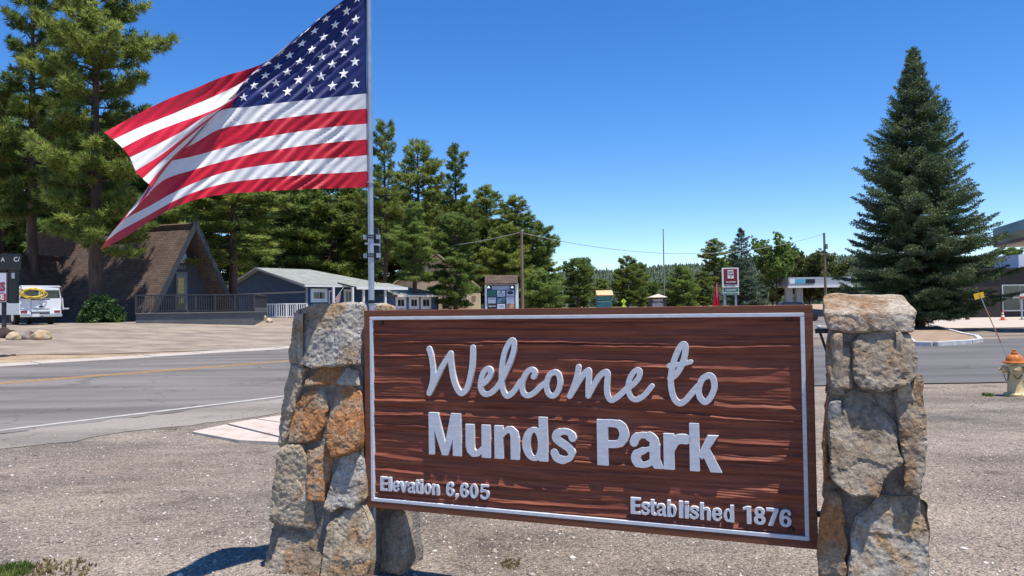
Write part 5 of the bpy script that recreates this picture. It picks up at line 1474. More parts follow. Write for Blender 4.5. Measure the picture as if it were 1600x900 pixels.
# white emblem: seated figure cut from sheet, two pieces
mb = MB()
emb = [(277, 385), (281, 383), (285, 385), (285, 390), (281, 393), (276, 391), (273, 390)]
e1 = MB().prism([gab(x, y, -.13) for x, y in emb], AE * .06).build('emblem', WHITEP, af, world=True)
emb2 = [(276, 396), (280, 397), (283, 401), (284, 396), (287, 394), (290, 398), (291, 404), (291, 410), (285, 411), (280, 410), (278, 405)]
e2 = MB().prism([gab(x, y, -.13) for x, y in emb2], AE * .06).build('emblem', WHITEP, af, world=True)
M_g = lambda px, py, out: Matrix.Translation(gab(px, py, out) - af.location) @ Matrix((AG, ZUP, AE)).transposed().to_4x4()
text_obj('house_number', '655', .36, simple('number_grey', (.28, .28, .27), .5), af, M_g(285, 418, -.12))
# cross gable towards the road at the far end
DF = Vector((-AR.y, AR.x, 0)) * -1
if DF.y > 0: DF = -DF
tc_ = 8.9; c0 = A0 + AR * tc_; hw = 2.7; hh = 5.5; fwd = DF * 1.3
ca, cb, cp = c0 - AR * hw + fwd, c0 + AR * hw + fwd, c0 + fwd + ZUP * (hh - A0.z)
mb = MB(); mb.prism([ca - ZUP * .2, cb - ZUP * .2, cp - ZUP * .15], -DF * .2); mb.build('gable_wall', DGREY, af, world=True)
for b0, s in ((ca, 1), (cb, -1)):
    up = cp - b0; slab_obj('roof', b0 + DF * .5 - ZUP * .02, -DF, up, 5.6, up.length + .15, .16, BROWN_SH, af)
# ---- deck of the A-frame
DKG = simple('dark_deck_rail', (.030, .032, .036), .6, var=.15)
d0 = W(212, 480, 44.3); d1 = W(397, 480, 45.6); gz = .62; dk = (d1 - d0); dk.z = 0; DX = dk.normalized(); DY = Vector((-DX.y, DX.x, 0)); dl = dk.length
D0 = Vector((d0.x, d0.y, gz)); dkz = W(300, 488, 45).z
deck = thing('deck', 'dark grey raised deck with railing in front of the A-frame gable', 'deck', D0)
mb = MB(); mb.hexa([D0 - ZUP * .3, D0 + DX * dl - ZUP * .3, D0 + DX * dl + DY * .12 - ZUP * .3, D0 + DY * .12 - ZUP * .3], [D0 + ZUP * (dkz - gz - .06), D0 + DX * dl + ZUP * (dkz - gz - .06), D0 + DX * dl + DY * .12 + ZUP * (dkz - gz - .06), D0 + DY * .12 + ZUP * (dkz - gz - .06)]); mb.build('skirt', DECKG, deck, world=True)
mb = MB(); e_ = D0 + DX * dl; mb.hexa([e_ - DX * .12 + DY * .121 - ZUP * .3, e_ + DY * .121 - ZUP * .3, e_ + DY * 7 - ZUP * .3, e_ - DX * .12 + DY * 7 - ZUP * .3], [v + ZUP * (dkz - gz + .24) for v in (e_ - DX * .12 + DY * .121, e_ + DY * .121, e_ + DY * 7, e_ - DX * .12 + DY * 7)]); mb.build('skirt', DECKG, deck, world=True)
mb = MB(); f0 = Vector((D0.x, D0.y, dkz)); mb.hexa([f0 - DY * .08 - ZUP * .055, f0 + DX * (dl + .08) - DY * .08 - ZUP * .055, f0 + DX * (dl + .08) + DY * 7 - ZUP * .055, f0 + DY * 7 - ZUP * .055], [f0 - DY * .08, f0 + DX * (dl + .08) - DY * .08, f0 + DX * (dl + .08) + DY * 7, f0 + DY * 7]); mb.build('deck_floor', simple('deck_boards', (.14, .14, .14), .7, var=.2), deck, world=True)
rh = 1.02
def rail_run(par, a, b, z, h, mat, n_post, gap=.13, thick=.09, bal=.035, bot=.10):
    a = Vector((a.x, a.y, z)); b = Vector((b.x, b.y, z)); d = b - a; l = d.length; d.normalize(); ang = math.atan2(d.y, d.x)
    for zz, t_ in ((h, .07), (bot, .05)):
        MB().box((a + b) / 2 + ZUP * zz, (l, thick, t_), ang).build('rail', mat, par, world=True)
    for i in range(n_post + 1):
        MB().box(a + d * l * i / n_post + ZUP * (h / 2 - .02), (.09, .09, h - .04), ang).build('post', mat, par, world=True)
    mb = MB(); k = int(l / gap)
    for i in range(k): mb.box(a + d * (i + .5) * l / k + ZUP * ((h + bot) / 2), (bal, bal, h - bot - .07), ang)
    o = mb.build('balusters', mat, par, world=True); tag(o, kind='stuff')
rail_run(deck, f0 + DY * .05, f0 + DX * dl + DY * .05, dkz, rh, DKG, 6)
rail_run(deck, f0 + DX * (dl - .05) + DY * .15, f0 + DX * (dl - .05) + DY * 6.8, dkz, rh, DKG, 3)

# ---- blue single-storey building
BL = Vector((.62, .785, 0)).normalized(); BG = Vector((-BL.y, BL.x, 0)); BF = -BG       # along the front, along the gable, out of the front
c_ = W(478, 480, 62.0); B0 = Vector((c_.x, c_.y, .75))
blue = thing('blue_building', 'long dark blue single storey building with pale trim and a grey green roof', 'building', B0)
def bf(px, py, out=0.0): return on_plane(px, py, B0 + BF * out, BF)
def tb(px): return (bf(px, 470) - B0).dot(BL)
ez1 = bf(478, 444).z; T1 = tb(606); T2 = tb(684); ez2 = W(650, 460, 72).z
# walls
GWD = 11.2; GM_ = 6.2
mb = MB(); q = [B0, B0 + BG * GWD]; rz = W(408, 418.5, 66).z
mb.prism([B0 - ZUP * .2, B0 + BG * GWD - ZUP * .2, Vector((*(B0 + BG * GWD).xy, ez1)), Vector((*(B0 + BG * GM_).xy, rz - .12)), Vector((*B0.xy, ez1))], BL * .2); mb.build('gable_wall', NAVY, blue, world=True)
mb = MB(); a = B0 + BL * .201; b = B0 + BL * T1
mb.hexa([a + BG * .2 - ZUP * .2, a - ZUP * .2, b - ZUP * .2, b + BG * .2 - ZUP * .2], [Vector((*(v).xy, ez1 - .05)) for v in (a + BG * .2, a, b, b + BG * .2)]); mb.build('front_wall', NAVY, blue, world=True)
mb = MB(); a = B0 + BL * (T1 + .002); b = B0 + BL * T2
mb.hexa([a + BG * .2 - ZUP * .2, a - ZUP * .2, b - ZUP * .2, b + BG * .2 - ZUP * .2], [Vector((*(v).xy, ez2 - .05)) for v in (a + BG * .2, a, b, b + BG * .2)]); mb.build('front_wall', siding_mat('blue_siding', (.085, .155, .27), .18), blue, world=True)
mb = MB(); mb.box(B0 + BL * T2 + BG * 3 + ZUP * 1, (.2, 6, 2.4), math.atan2(BL.y, BL.x)); mb.build('end_wall', NAVY, blue, world=True)
# roofs
def tri_roof(pts, th=.14, name='roof', mat=None):
    pts = [Vector(p) for p in pts]; X = (pts[1] - pts[0]).normalized(); n_ = (pts[1] - pts[0]).cross(pts[-1] - pts[0]).normalized(); Y = n_.cross(X)
    poly = [((p - pts[0]).dot(X), (p - pts[0]).dot(Y)) for p in pts]
    return slab_obj(name, pts[0], X, Y, 0, 0, th, mat or GREEN_SH, blue, poly)
eo = .55
def at_(t, g, z): return Vector((*(B0 + BL * t + BG * g).xy, z))
sl_ = (rz - ez1) / GM_
tri_roof([at_(-.5, -eo, ez1 - eo * sl_ + .1), at_(T1 + .6, -eo, ez1 - eo * sl_ + .1), at_(T1 - 3.8, GM_, rz), at_(-.5, GM_, rz)])
tri_roof([at_(T1 + .6, GWD + eo, ez1 - .2), at_(-.5, GWD + eo, ez1 - .2), at_(-.5, GM_, rz), at_(T1 - 3.8, GM_, rz)])
tri_roof([at_(T1 + .62, -eo, ez1 - eo * sl_ + .1), at_(T1 + .62, GWD + eo, ez1 - .2), at_(T1 - 3.78, GM_, rz)])
sl2 = .30; rz2 = ez2 + 3.2 * sl2
tri_roof([at_(T1 - 1.5, -eo, ez2 - eo * sl2 + .1), at_(tb(702), -eo, ez2 - eo * sl2 + .1), at_(tb(702) - 4, 3.2, rz2), at_(T1 - 1.5, 3.2, rz2)])
tri_roof([at_(tb(702) + .02, -eo, ez2 - eo * sl2 + .1), at_(tb(702) + .02, 7, ez2 - .1), at_(tb(702) - 3.98, 3.2, rz2)])
tri_roof([at_(tb(702), 7, ez2 - .1), at_(T1 - 1.5, 7, ez2 - .1), at_(T1 - 1.5, 3.2, rz2), at_(tb(702) - 4, 3.2, rz2)])
ang = math.atan2(BL.y, BL.x)
def fascia(t0, t1, g, z, h=.16, name='fascia'):
    MB().box(at_((t0 + t1) / 2, g, z), (t1 - t0, .05, h), ang).build(name, WHITEP, blue, world=True)
fascia(-.52, T1 + .62, -eo - .03, ez1 - eo * sl_ + .0); fascia(T1 + .65, tb(702), -eo - .03, ez2 - eo * sl2 + .0)
for (g0, g1, za, zb_) in ((-eo, GM_, ez1 - eo * sl_, rz), (GWD + eo, GM_, ez1 - .25, rz)):
    MB().prism([at_(-.56, g0, za - .14), at_(-.56, g1, zb_ - .14), at_(-.56, g1, zb_ + .03), at_(-.56, g0, za + .03)], BL * .05).build('barge_board', simple('pale_grey_trim', (.30, .31, .32), .6) if 'pale_grey_trim' not in MATS else MATS['pale_grey_trim'], blue, world=True)
MB().box(at_(-.02, GWD / 2, ez1 - .62), (.06, GWD, .13), ang).build('trim_board', MATS['pale_grey_trim'], blue, world=True)
MB().box(at_(.06, -.02, (ez1 + B0.z) / 2), (.16, .1, ez1 - B0.z), ang).build('corner_board', MATS['pale_grey_trim'], blue, world=True)
def window(px0, py0, px1, py1, n=2, out=.0, trim=.14, par=blue, glass=GLASS):
    p = [bf(px0, py1, out), bf(px1, py1, out), bf(px1, py0, out), bf(px0, py0, out)]
    c = sum(p, Vector()) / 4; w = (p[1] - p[0]).length; h = abs(p[3].z - p[0].z)
    MB().box(c + BF * .03, (w, .06, h), ang).build('window', WHITEP, par, world=True); fr = par.children[-1]
    iw = (w - 2 * trim - (n - 1) * .06) / n
    for k in range(n):
        o = MB().box(c + BL * (-w / 2 + trim + iw / 2 + k * (iw + .06)) + BF * .055, (iw, .04, h - 2 * trim), ang).build('pane', glass, par, world=True)
        o.parent = fr
    return fr
window(485, 451, 511, 472.5, 2, .02, .3); window(537, 452, 551, 480, 2, .02, .2)
window(513, 453.5, 520, 480, 1, .02, .12, glass=simple('door_maroon', (.12, .03, .03), .5))
for px0, px1 in ((617.5, 634), (638.5, 654), (657, 673)): window(px0, 463.5, px1, 483, 2, .02, .28)
# porch: low roof on white posts, ceiling and rail
pt0, pt1 = tb(534) - .4, tb(614) - .5; pz = bf(575, 448.5, 2.2).z
slab_obj('porch_roof', at_(pt0, -2.4, pz), BL, BG * 2.4 + ZUP * .45, pt1 - pt0, 2.5, .12, GREEN_SH, blue)
MB().box(at_((pt0 + pt1) / 2, -2.42, pz - .09), (pt1 - pt0 + .05, .05, .24), ang).build('fascia', WHITEP, blue, world=True)
for px in (521, 551, 568, 602):
    t_ = (bf(px, 470, 2.2) - B0).dot(BL); MB().box(at_(t_, -2.2, (pz + .8) / 2), (.16, .16, pz - .86), ang).build('porch_post', WHITEP, blue, world=True)
rail_run(blue, at_((bf(490, 470, 2.2) - B0).dot(BL), -2.2, 0), at_((bf(602, 470, 2.2) - B0).dot(BL), -2.2, 0), B0.z + .3, .95, WHITEP, 5, .16)
MB().box(at_((pt0 + pt1) / 2 - 2, -1.2, B0.z + .12), (pt1 - pt0 + 5, 2.4, .3), ang).build('porch_floor', MATS['deck_boards'], blue, world=True)
# long white ramp rail before the gable
rr0, rr1 = W(398, 480, 57.5), W(480, 480, 59.5)
ramp = thing('white_railing', 'long white picket railing in front of the blue building', 'railing', (rr0.x, rr0.y, .8))
rail_run(ramp, rr0, rr1, W(430, 497, 58).z, W(430, 475, 58).z - W(430, 497, 58).z, WHITEP, 5, .17, bal=.06)
# small flag on the porch post
pf = bf(533, 452, 2.25); pff = thing('porch_flag', 'small striped flag on a slanting white staff fixed to the porch post', 'flag', pf)
st0 = bf(521, 471, 2.3); st1 = bf(537, 449, 2.9)
MB().tube([st0, st1], .022, 6).build('staff', WHITEP, pff, world=True)
dS = (st1 - st0)
for k in range(6):
    a_, b_ = st0 + dS * .22, st0 + dS * .74
    dn = Vector((-.10, 0, -.75)) ; o1, o2 = k / 6, (k + 1) / 6
    MB().prism([a_ + dn * o1 * .9, a_ + dn * o2 * .9, b_ + dn * o2, b_ + dn * o1], Vector((.0, .012, 0))).build('stripe', RED if k % 2 == 0 else WHITE, pff, world=True)

# ---- beige house behind the pines
bgp = W(668, 480, 84); bg_ = thing('beige_house', 'beige house with lap siding behind the pine trunks', 'house', (bgp.x, 84, .9))
def wz(px, py, Y): return W(px, py, Y)
MB().prism([wz(618, 486, 84), wz(745, 486, 84), wz(745, 449, 84), wz(681, 399, 84), wz(618, 444, 84)], (0, 9, 0)).build('wall', BEIGE, bg_, world=True)
tan_roof = simple('tan_roof', (.34, .26, .18), .9, var=.15)
for a_, b_ in (((681, 397), (748, 450)), ((681, 397), (614, 445))):
    p, q = wz(*a_, 83.6), wz(*b_, 83.6); MB().prism([p, q, q + ZUP * .22, p + ZUP * .22], (0, 9.8, 0)).build('roof', tan_roof, bg_, world=True)
MB().box(wz(712, 462, 83.9), (1.3, .12, 1.2)).build('window', GLASS, bg_, world=True)
pk = wz(739.5, 470, 80); bx2 = MB().box((pk.x, 81, .9 + (wz(739, 458, 80).z - .9) / 2), (1.35, 2.2, wz(739, 458, 80).z - .9)).build('lean_to', simple('pale_yellow_wall', (.62, .52, .36), .8), bg_, world=True)
MB().box(wz(740.5, 465, 79.88), (.42, .08, .36)).build('window', simple('brown_vent', (.30, .19, .13), .7), bg_, world=True)

# ---- dark flat-roofed building on the right
db0 = W(1503, 480, 70); dbz = W(1560, 420.5, 70).z
db = thing('dark_building', 'dark brown flat roofed building with a white framed shop window behind the spruce', 'building', (db0.x + 8, 70, 0))
DBM = siding_mat('dark_brown_panels', (.040, .034, .034), .62)
MB().box((db0.x + 10, 76, dbz / 2 - .1), (20, 12, dbz + .2)).build('wall', DBM, db, world=True)
MB().box((db0.x + 10, 69.97, dbz + .02), (20.3, .5, .16)).build('parapet_cap', simple('dark_cap', (.03, .028, .03), .5), db, world=True)
def pxbox(px0, py0, px1, py1, Y, dep, name, mat, par):
    p, q = W(px0, py1, Y), W(px1, py0, Y); return MB().box(((p.x + q.x) / 2, Y + dep / 2, (p.z + q.z) / 2), (q.x - p.x, dep, q.z - p.z)).build(name, mat, par, world=True)
ALU = simple('pale_aluminium', (.55, .56, .57), .45, metal=.2, var=.05)
wf = pxbox(1567, 444, 1640, 486.5, 69.9, .12, 'window', ALU, db)
for (x0, x1) in ((1568.7, 1593.5), (1595.3, 1616), (1617.8, 1638)):
    for (y0, y1) in ((446, 464), (466, 484.5)):
        o = pxbox(x0, y0, x1, y1, 69.86, .08, 'pane', glass_mat('shop_glass', (.03, .04, .045)) if 'shop_glass' not in MATS else MATS['shop_glass'], db); o.parent = wf
pxbox(1500, 496, 1700, 498.6, 69.85, .12, 'plinth', concrete, db)
hv = pxbox(1592, 397, 1650, 421, 73, 4, 'roof_unit', simple('white_metal', (.68, .70, .74), .5, var=.04), db)

# ---- near fuel canopy at the right edge
NC = W(1552, 387, 42.0); zb_, zt_ = NC.z, W(1552, 357.5, 42.0).z
ca_ = Vector((-.30, -.955, 0)); cb_ = Vector((.955, -.30, 0))
cano = thing('fuel_canopy', 'fuel station canopy with blue, tan and maroon bands at the right edge', 'canopy', (NC.x + 3, NC.y - 3, 0))
LA, LB = 6.4, 11.0
base = [Vector((*NC.xy, 0)), Vector((*(NC + cb_ * LB).xy, 0)), Vector((*(NC + cb_ * LB + ca_ * LA).xy, 0)), Vector((*(NC + ca_ * LA).xy, 0))]
H_ = zt_ - zb_
for (f0_, f1_, nm, col, ins) in ((.0, .16, 'maroon_band', (.30, .11, .15), 0), (.162, .54, 'tan_band', (.52, .42, .27), .004), (.542, 1.0, 'blue_band', (.30, .48, .60), 0)):
    m_ = simple(nm + '_metal', col, .45, var=.05)
    bs = base[::-1]
    c__ = sum(base, Vector()) / 4; sh = [v + (c__ - v).normalized() * ins for v in bs]
    mb = MB(); mb.hexa([v + ZUP * (zb_ + H_ * f0_) for v in sh], [v + ZUP * (zb_ + H_ * f1_) for v in sh]); mb.build(nm, m_, cano, world=True)
inn = [v + (sum(base, Vector()) / 4 - v) * .03 for v in base[::-1]]
mb = MB(); mb.hexa([v + ZUP * (zb_ - .012) for v in inn], [v + ZUP * (zb_ - .002) for v in inn]); mb.build('soffit', simple('tan_soffit', (.62, .52, .42), .6, var=.05), cano, world=True)
for k in (.62, .92):
    cc = NC + ca_ * LA * .55 + cb_ * LB * k; MB().box((cc.x, cc.y, zb_ / 2), (.4, .4, zb_ - .03)).build('column', ALU, cano, world=True)

# ---- distant grey canopy
GY = 108.0
gc0 = W(1232, 440, GY); gcan = thing('grey_canopy', 'distant grey flat canopy on two columns with a blue and white sign strip', 'canopy', (gc0.x, GY, 0))
gz0, gz1 = W(1232, 446.5, GY).z, W(1232, 433.5, GY).z
gr_ = W(1330, 440, GY)
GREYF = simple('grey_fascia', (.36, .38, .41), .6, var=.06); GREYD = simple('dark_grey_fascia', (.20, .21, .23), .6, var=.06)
gl = W(1199, 440, 122.0)
pts = [Vector((gc0.x, GY, 0)), Vector((gr_.x, GY, 0)), Vector((gr_.x - 2, 122, 0)), Vector((gl.x, 122, 0))]
mb = MB(); mb.hexa([v + ZUP * gz0 for v in pts], [v + ZUP * gz1 for v in pts]); mb.build('roof_slab', GREYF, gcan, world=True)
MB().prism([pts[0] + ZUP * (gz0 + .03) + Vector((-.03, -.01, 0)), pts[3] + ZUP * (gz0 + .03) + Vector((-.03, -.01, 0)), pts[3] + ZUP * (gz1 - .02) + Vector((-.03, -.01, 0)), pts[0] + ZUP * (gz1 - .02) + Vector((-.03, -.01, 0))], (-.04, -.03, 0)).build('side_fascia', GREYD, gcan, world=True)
MB().box(((gc0.x + gr_.x) / 2, GY - .06, gz0 - .16), (gr_.x - gc0.x + .3, .4, .30)).build('lower_trim', WHITEP, gcan, world=True)
for (a, b_) in ((1229.5, 1239), (1245, 1255)):
    p, q = W(a, 470, GY + 2.5), W(b_, 470, GY + 2.5); MB().box(((p.x + q.x) / 2, GY + 2.5 + .4, gz0 / 2), (q.x - p.x, .8, gz0 - .02)).build('column', GREYF, gcan, world=True)
MB().tube([W(1204, 447, 121.5), W(1199, 469, 121.5)], .08, 6).build('downpipe', WHITEP, gcan, world=True)
def gpan(a, b_, c, d_, nm, col):
    if nm not in MATS: simple(nm, col, .4, var=.04)
    return pxbox(a, b_, c, d_, GY - .16, .08, 'sign_panel', MATS[nm], gcan)
gpan(1234, 436, 1242, 443, 'sign_white', (.75, .75, .78)); gpan(1242.4, 436, 1258.6, 443, 'sign_blue', (.10, .38, .55)); gpan(1259, 436, 1273.4, 443, 'sign_black', (.01, .012, .02))
gpan(1234, 434.9, 1273.4, 435.9, 'sign_white', None)
# ================================================================== poles, wires, signs, vehicles, small things
WOODPOLE = simple('pole_wood', (.20, .15, .105), .9, var=.25, scale=4, stretch=(1, 1, .1), bump=.4)
def wood_pole(px, Y, top_py, lab, r=.14, arm=None):
    p = W(px, 480, Y); z = W(px, top_py, Y).z; g = ground_h(p.x, p.y)
    t = thing('utility_pole', lab, 'pole', (p.x, Y, g), group='wooden utility poles')
    MB().tube([(p.x, Y, g - .2), (p.x, Y, z)], [r, r * .72], 10).build('shaft', WOODPOLE, t, world=True, smooth=60)
    MB().tube([(p.x - .12, Y - .02, z - .25), (p.x - .12, Y - .02, z - .12)], .05, 8).build('insulator', DGREY2, t, world=True)
    if arm:
        zz = W(px, arm, Y).z; MB().box((p.x + .3, Y - .12, zz), (1.6, .1, .12)).build('cross_arm', WOODPOLE, t, world=True)
        MB().tube([(p.x + .2, Y - .15, zz + .6), (p.x + .2, Y - .15, zz + 1.2)], .16, 8).build('transformer', GREYD, t, world=True)
    return Vector((p.x - .12, Y - .02, z - .12))
t1 = wood_pole(816.5, 66, 361, 'wooden utility pole beside the notice kiosk', .15)
t2 = wood_pole(1290.5, 92, 364, 'wooden utility pole in front of the grey canopy', .17, 397)
WIRE = simple('wire_grey', (.25, .25, .26), .5)
def wire(a, b, sag, lab, r=.02):
    pts = [a.lerp(b, k / 24) - ZUP * sag * 4 * (k / 24) * (1 - k / 24) for k in range(25)]
    o = MB().tube(pts, r, 4).build('overhead_wire', WIRE); tag(o, lab, 'wire')
wire(t1, t2, 2.1, 'long sagging wire between the two wooden poles across the sky', .024)
wire(W(672, 388, 76), t1, .15, 'wire running left from the kiosk pole into the pines', .03)
tp_ = W(1038.5, 480, 92); tall = thing('bare_flagpole', 'thin tall bare metal pole without a flag above the distant pines', 'pole', (tp_.x, 92, 0))
zt2 = W(1038, 359, 92).z
MB().tube([(tp_.x, 92, 0), (tp_.x, 92, zt2)], [.10, .055], 8).build('shaft', simple('grey_green_steel', (.20, .23, .22), .5, metal=.4), tall, world=True)
MB().lathe([(.02, -.1), (.11, 0), (.02, .1)], 8, (tp_.x, 92, zt2 + .08)).build('ball', galv, tall, world=True)

# ---- notice kiosk
KY = 46.0
kp = W(783.5, 480, KY); kio = thing('notice_kiosk', 'white framed notice kiosk with a brown roof and blue board of posters', 'kiosk', (kp.x, KY, 0))
def kb(px0, py0, px1, py1, out, dep, nm, mat, par=kio):
    p, q = W(px0, py1, KY), W(px1, py0, KY)
    return MB().box(((p.x + q.x) / 2, KY - out, (p.z + q.z) / 2), (q.x - p.x, dep, q.z - p.z)).build(nm, mat, par, world=True)
for a, b in ((758.4, 760.6), (806.3, 809.8)): kb(a, 443, b, 521, 0, .14, 'post', WHITEP)
KBLUE = simple('kiosk_blue', (.045, .075, .16), .6); board = kb(760.9, 444, 806.0, 506, .0, .06, 'board', KBLUE)
kroof = W(758, 443, KY)
slab_obj('roof', Vector((W(757.6, 443, KY).x, KY - .28, W(758, 443.5, KY).z)), (1, 0, 0), (0, .62, W(0, 430, KY).z - W(0, 443.5, KY).z), W(809, 443, KY).x - W(757.6, 443, KY).x, .82, .07, BROWN_SH, kio)
slab_obj('roof', Vector((W(757.6, 443, KY).x, KY + .96, W(758, 443.5, KY).z)), (1, 0, 0), (0, -.62, W(0, 430, KY).z - W(0, 443.5, KY).z), W(809, 443, KY).x - W(757.6, 443, KY).x, .8, .07, BROWN_SH, kio)
kb(758.6, 443.2, 809.4, 445.6, .12, .1, 'beam', WHITEP)
kb(769, 446.5, 796, 453, .06, .04, 'header_panel', simple('pale_blue_panel', (.34, .40, .48), .5))
PW = simple('poster_white', (.66, .68, .74), .5, var=.1, scale=5)
def poster(px0, py0, px1, py1, nm, col, var=.12):
    m_ = MATS.get(nm) or simple(nm, col, .5, var=var, scale=4); o = kb(px0, py0, px1, py1, .05, .03, 'poster', m_); return o
def onk(px, py, out): 
    p = W(px, py, KY); return Matrix.Translation(Vector((p.x, KY - out, p.z)) - kio.location) @ Matrix(((1, 0, 0), (0, 0, -1), (0, 1, 0))).to_4x4()
NAVYT = simple('navy_print', (.03, .04, .12), .6); WPRINT = simple('white_print', (.75, .75, .75), .6)
poster(762.8, 454.2, 774.6, 463, 'poster_green', (.02, .17, .12)); poster(777, 454, 789, 463.6, 'poster_white', None); poster(791.4, 454, 803.5, 463.4, 'poster_grey', (.50, .53, .60))
poster(762.6, 465, 774.6, 474, 'poster_white', None); poster(777.3, 465.5, 789, 474, 'poster_photo', (.14, .22, .26), .8); poster(791.4, 464.2, 803.5, 474.4, 'poster_white', None)
poster(763, 475.2, 775, 483, 'poster_black', (.015, .016, .02)); poster(777.3, 475, 789, 484, 'poster_white', None); poster(791.4, 474.6, 803.5, 484, 'poster_landscape', (.38, .22, .13), .7)
e_k = MB().lathe([(.19, -.006), (.19, .006)], 20, (0, 0, 0)).build('oval_logo', MATS['poster_black'], kio); e_k.matrix_local = onk(797.4, 457.4, .075) @ Matrix.Diagonal((1, .5, 1, 1))
sm = MB().lathe([(.055, 0), (.055, .012)], 10, (0, 0, 0)).build('small_mark', NAVYT, kio); sm.matrix_local = onk(783, 456.2, .068)
mb = MB()
for (x0, x1, ys) in ((778.5, 787.5, (458.6, 460.2, 462)), (764, 773, (466.6, 468)), (793, 802, (465.6, 467.2)), (793, 802, (461.8,)), (765, 772, (459, 461)), (779, 787.5, (477, 478.6, 480.2))):
    for y in ys:
        p, q = W(x0, y + .28, KY), W(x1, y - .28, KY); mb.box(((p.x + q.x) / 2, KY - .068, (p.z + q.z) / 2), (q.x - p.x, .004, q.z - p.z))
o = mb.build('print_lines', NAVYT, kio, world=True); tag(o, kind='stuff')
text_obj('print', 'Agassiz', .15, WPRINT, kio, onk(769, 478, .068))
for px in (763.6, 800.2):
    p = W(px, 449.8, KY); mb = MB(); mb.lathe([(.02, .13), (.045, .10), (.10, 0), (.085, 0), (.02, .09)], 12, (p.x, KY - .22, p.z - .02)); l_ = mb.build('lamp', WHITEP, kio, world=True, smooth=50)
    mb = MB(); mb.tube([(p.x, KY - .02, p.z + .16), (p.x, KY - .16, p.z + .22), (p.x, KY - .22, p.z + .10)], .014, 6); o = mb.build('lamp_arm', WHITEP, kio, world=True); o.parent = l_

# ---- teal roofed notice board, crossing sign, monument sign
TY = 72.0
tk = W(944, 480, TY); teal = thing('notice_board', 'teal notice board under a small tan wooden roof', 'notice board', (tk.x, TY, 0))
TEAL = simple('teal_paint', (.03, .16, .17), .5, var=.1); TEALD = simple('teal_panel', (.05, .22, .26), .5, var=.3, scale=3); TANW = simple('tan_wood_roof', (.62, .40, .22), .8, var=.1)
def tbx(px0, py0, px1, py1, Y, dep, nm, mat, par): return pxbox(px0, py0, px1, py1, Y, dep, nm, mat, par)
for a in (931.6, 954.2): tbx(a, 461, a + 1.6, 505, TY, .16, 'post', TEAL, teal)
tbx(933.4, 462, 954, 469.3, TY + .02, .08, 'upper_panel', TEALD, teal); tbx(933.4, 470.2, 954, 472.6, TY - .02, .06, 'shelf', simple('pale_teal', (.20, .45, .46), .5), teal); tbx(933.4, 473.2, 954, 484, TY + .02, .08, 'lower_panel', TEALD, teal)
p = W(931.6, 461.2, TY); q = W(957, 453.5, TY)
slab_obj('roof', Vector((p.x, TY - .5, p.z)), (1, 0, 0), (0, .8, q.z - p.z), q.x - p.x, .93, .06, TANW, teal)
slab_obj('roof', Vector((p.x, TY + 1.1, p.z)), (1, 0, 0), (0, -.8, q.z - p.z), q.x - p.x, .93, .06, TANW, teal)
CY = 84.0; cp_ = W(974.5, 480, CY)
cs = thing('crossing_sign', 'bright yellow green diamond crossing sign on a post', 'sign', (cp_.x, CY, 0))
YG = simple('fluorescent_yellow_green', (.55, .85, .04), .5, var=.03); BLK = simple('black_print', (.01, .01, .01), .6)
def diamond(px, py, r, Y, nm, mat, par, dep=.03):
    c = W(px, py, Y); return MB().prism([c + Vector((r, 0, 0)), c + Vector((0, 0, r)), c - Vector((r, 0, 0)), c - Vector((0, 0, r))], (0, dep, 0)).build(nm, mat, par, world=True)
diamond(974.5, 470.8, .30, CY, 'sign_plate', YG, cs)
c = W(974.5, 470.8, CY); MB().lathe([(.035, -.004), (.035, .004)], 10, c + Vector((0, -.008, .10)), Matrix.Rotation(R(90), 3, 'X')).build('figure_head', BLK, cs, world=True)
mb = MB(); mb.box(c + Vector((0, -.01, .01)), (.06, .008, .12)); mb.box(c + Vector((.03, -.01, -.10)), (.03, .008, .12)); mb.box(c + Vector((-.03, -.01, -.10)), (.03, .008, .12)); mb.build('figure', BLK, cs, world=True)
tbx(972.6, 476.2, 977, 481, CY, .02, 'arrow_plate', YG, cs); tbx(974.1, 474, 974.9, 505, CY + .04, .06, 'post', galv, cs)
MY = 80.0; mp_ = W(1028, 480, MY); mon = thing('monument_sign', 'low monument sign with dark stone piers, white panel and a pale hipped roof', 'sign', (mp_.x, MY, 0))
DST = simple('dark_pier_stone', (.07, .065, .06), .9, var=.35, scale=5)
for a, b in ((1015.5, 1018.8), (1037.3, 1040.4)): tbx(a, 465.2, b, 505, MY, .5, 'pier', DST, mon)
tbx(1018.9, 467.4, 1037.2, 500, MY + .1, .3, 'panel', simple('pale_sign_panel', (.42, .43, .50), .6), mon); tbx(1018.9, 465.2, 1037.2, 467.3, MY + .08, .3, 'lintel', DST, mon)
p, q, tpt = W(1013.8, 464.8, MY), W(1041.6, 464.8, MY), W(1030.3, 459, MY)
ym = MY + .3; hw_ = (q.x - p.x) / 2; cxm = (p.x + q.x) / 2
mb = MB(); mb.add([(p.x, ym - 1, p.z), (q.x, ym - 1, p.z), (q.x, ym + 1, p.z), (p.x, ym + 1, p.z), (cxm + .1, ym, tpt.z)], [(3, 2, 1, 0), (0, 1, 4), (1, 2, 4), (2, 3, 4), (3, 0, 4)]); mb.build('roof', simple('pale_shake_roof', (.55, .47, .38), .9, var=.15), mon, world=True)
pw = W(1028, 471.5, MY); text_obj('lettering', 'Bayotel', .42, NAVYT, mon, Matrix.Translation(Vector((pw.x, MY + .09, pw.z)) - mon.location) @ Matrix(((1, 0, 0), (0, 0, -1), (0, 1, 0))).to_4x4(), bold=.012)
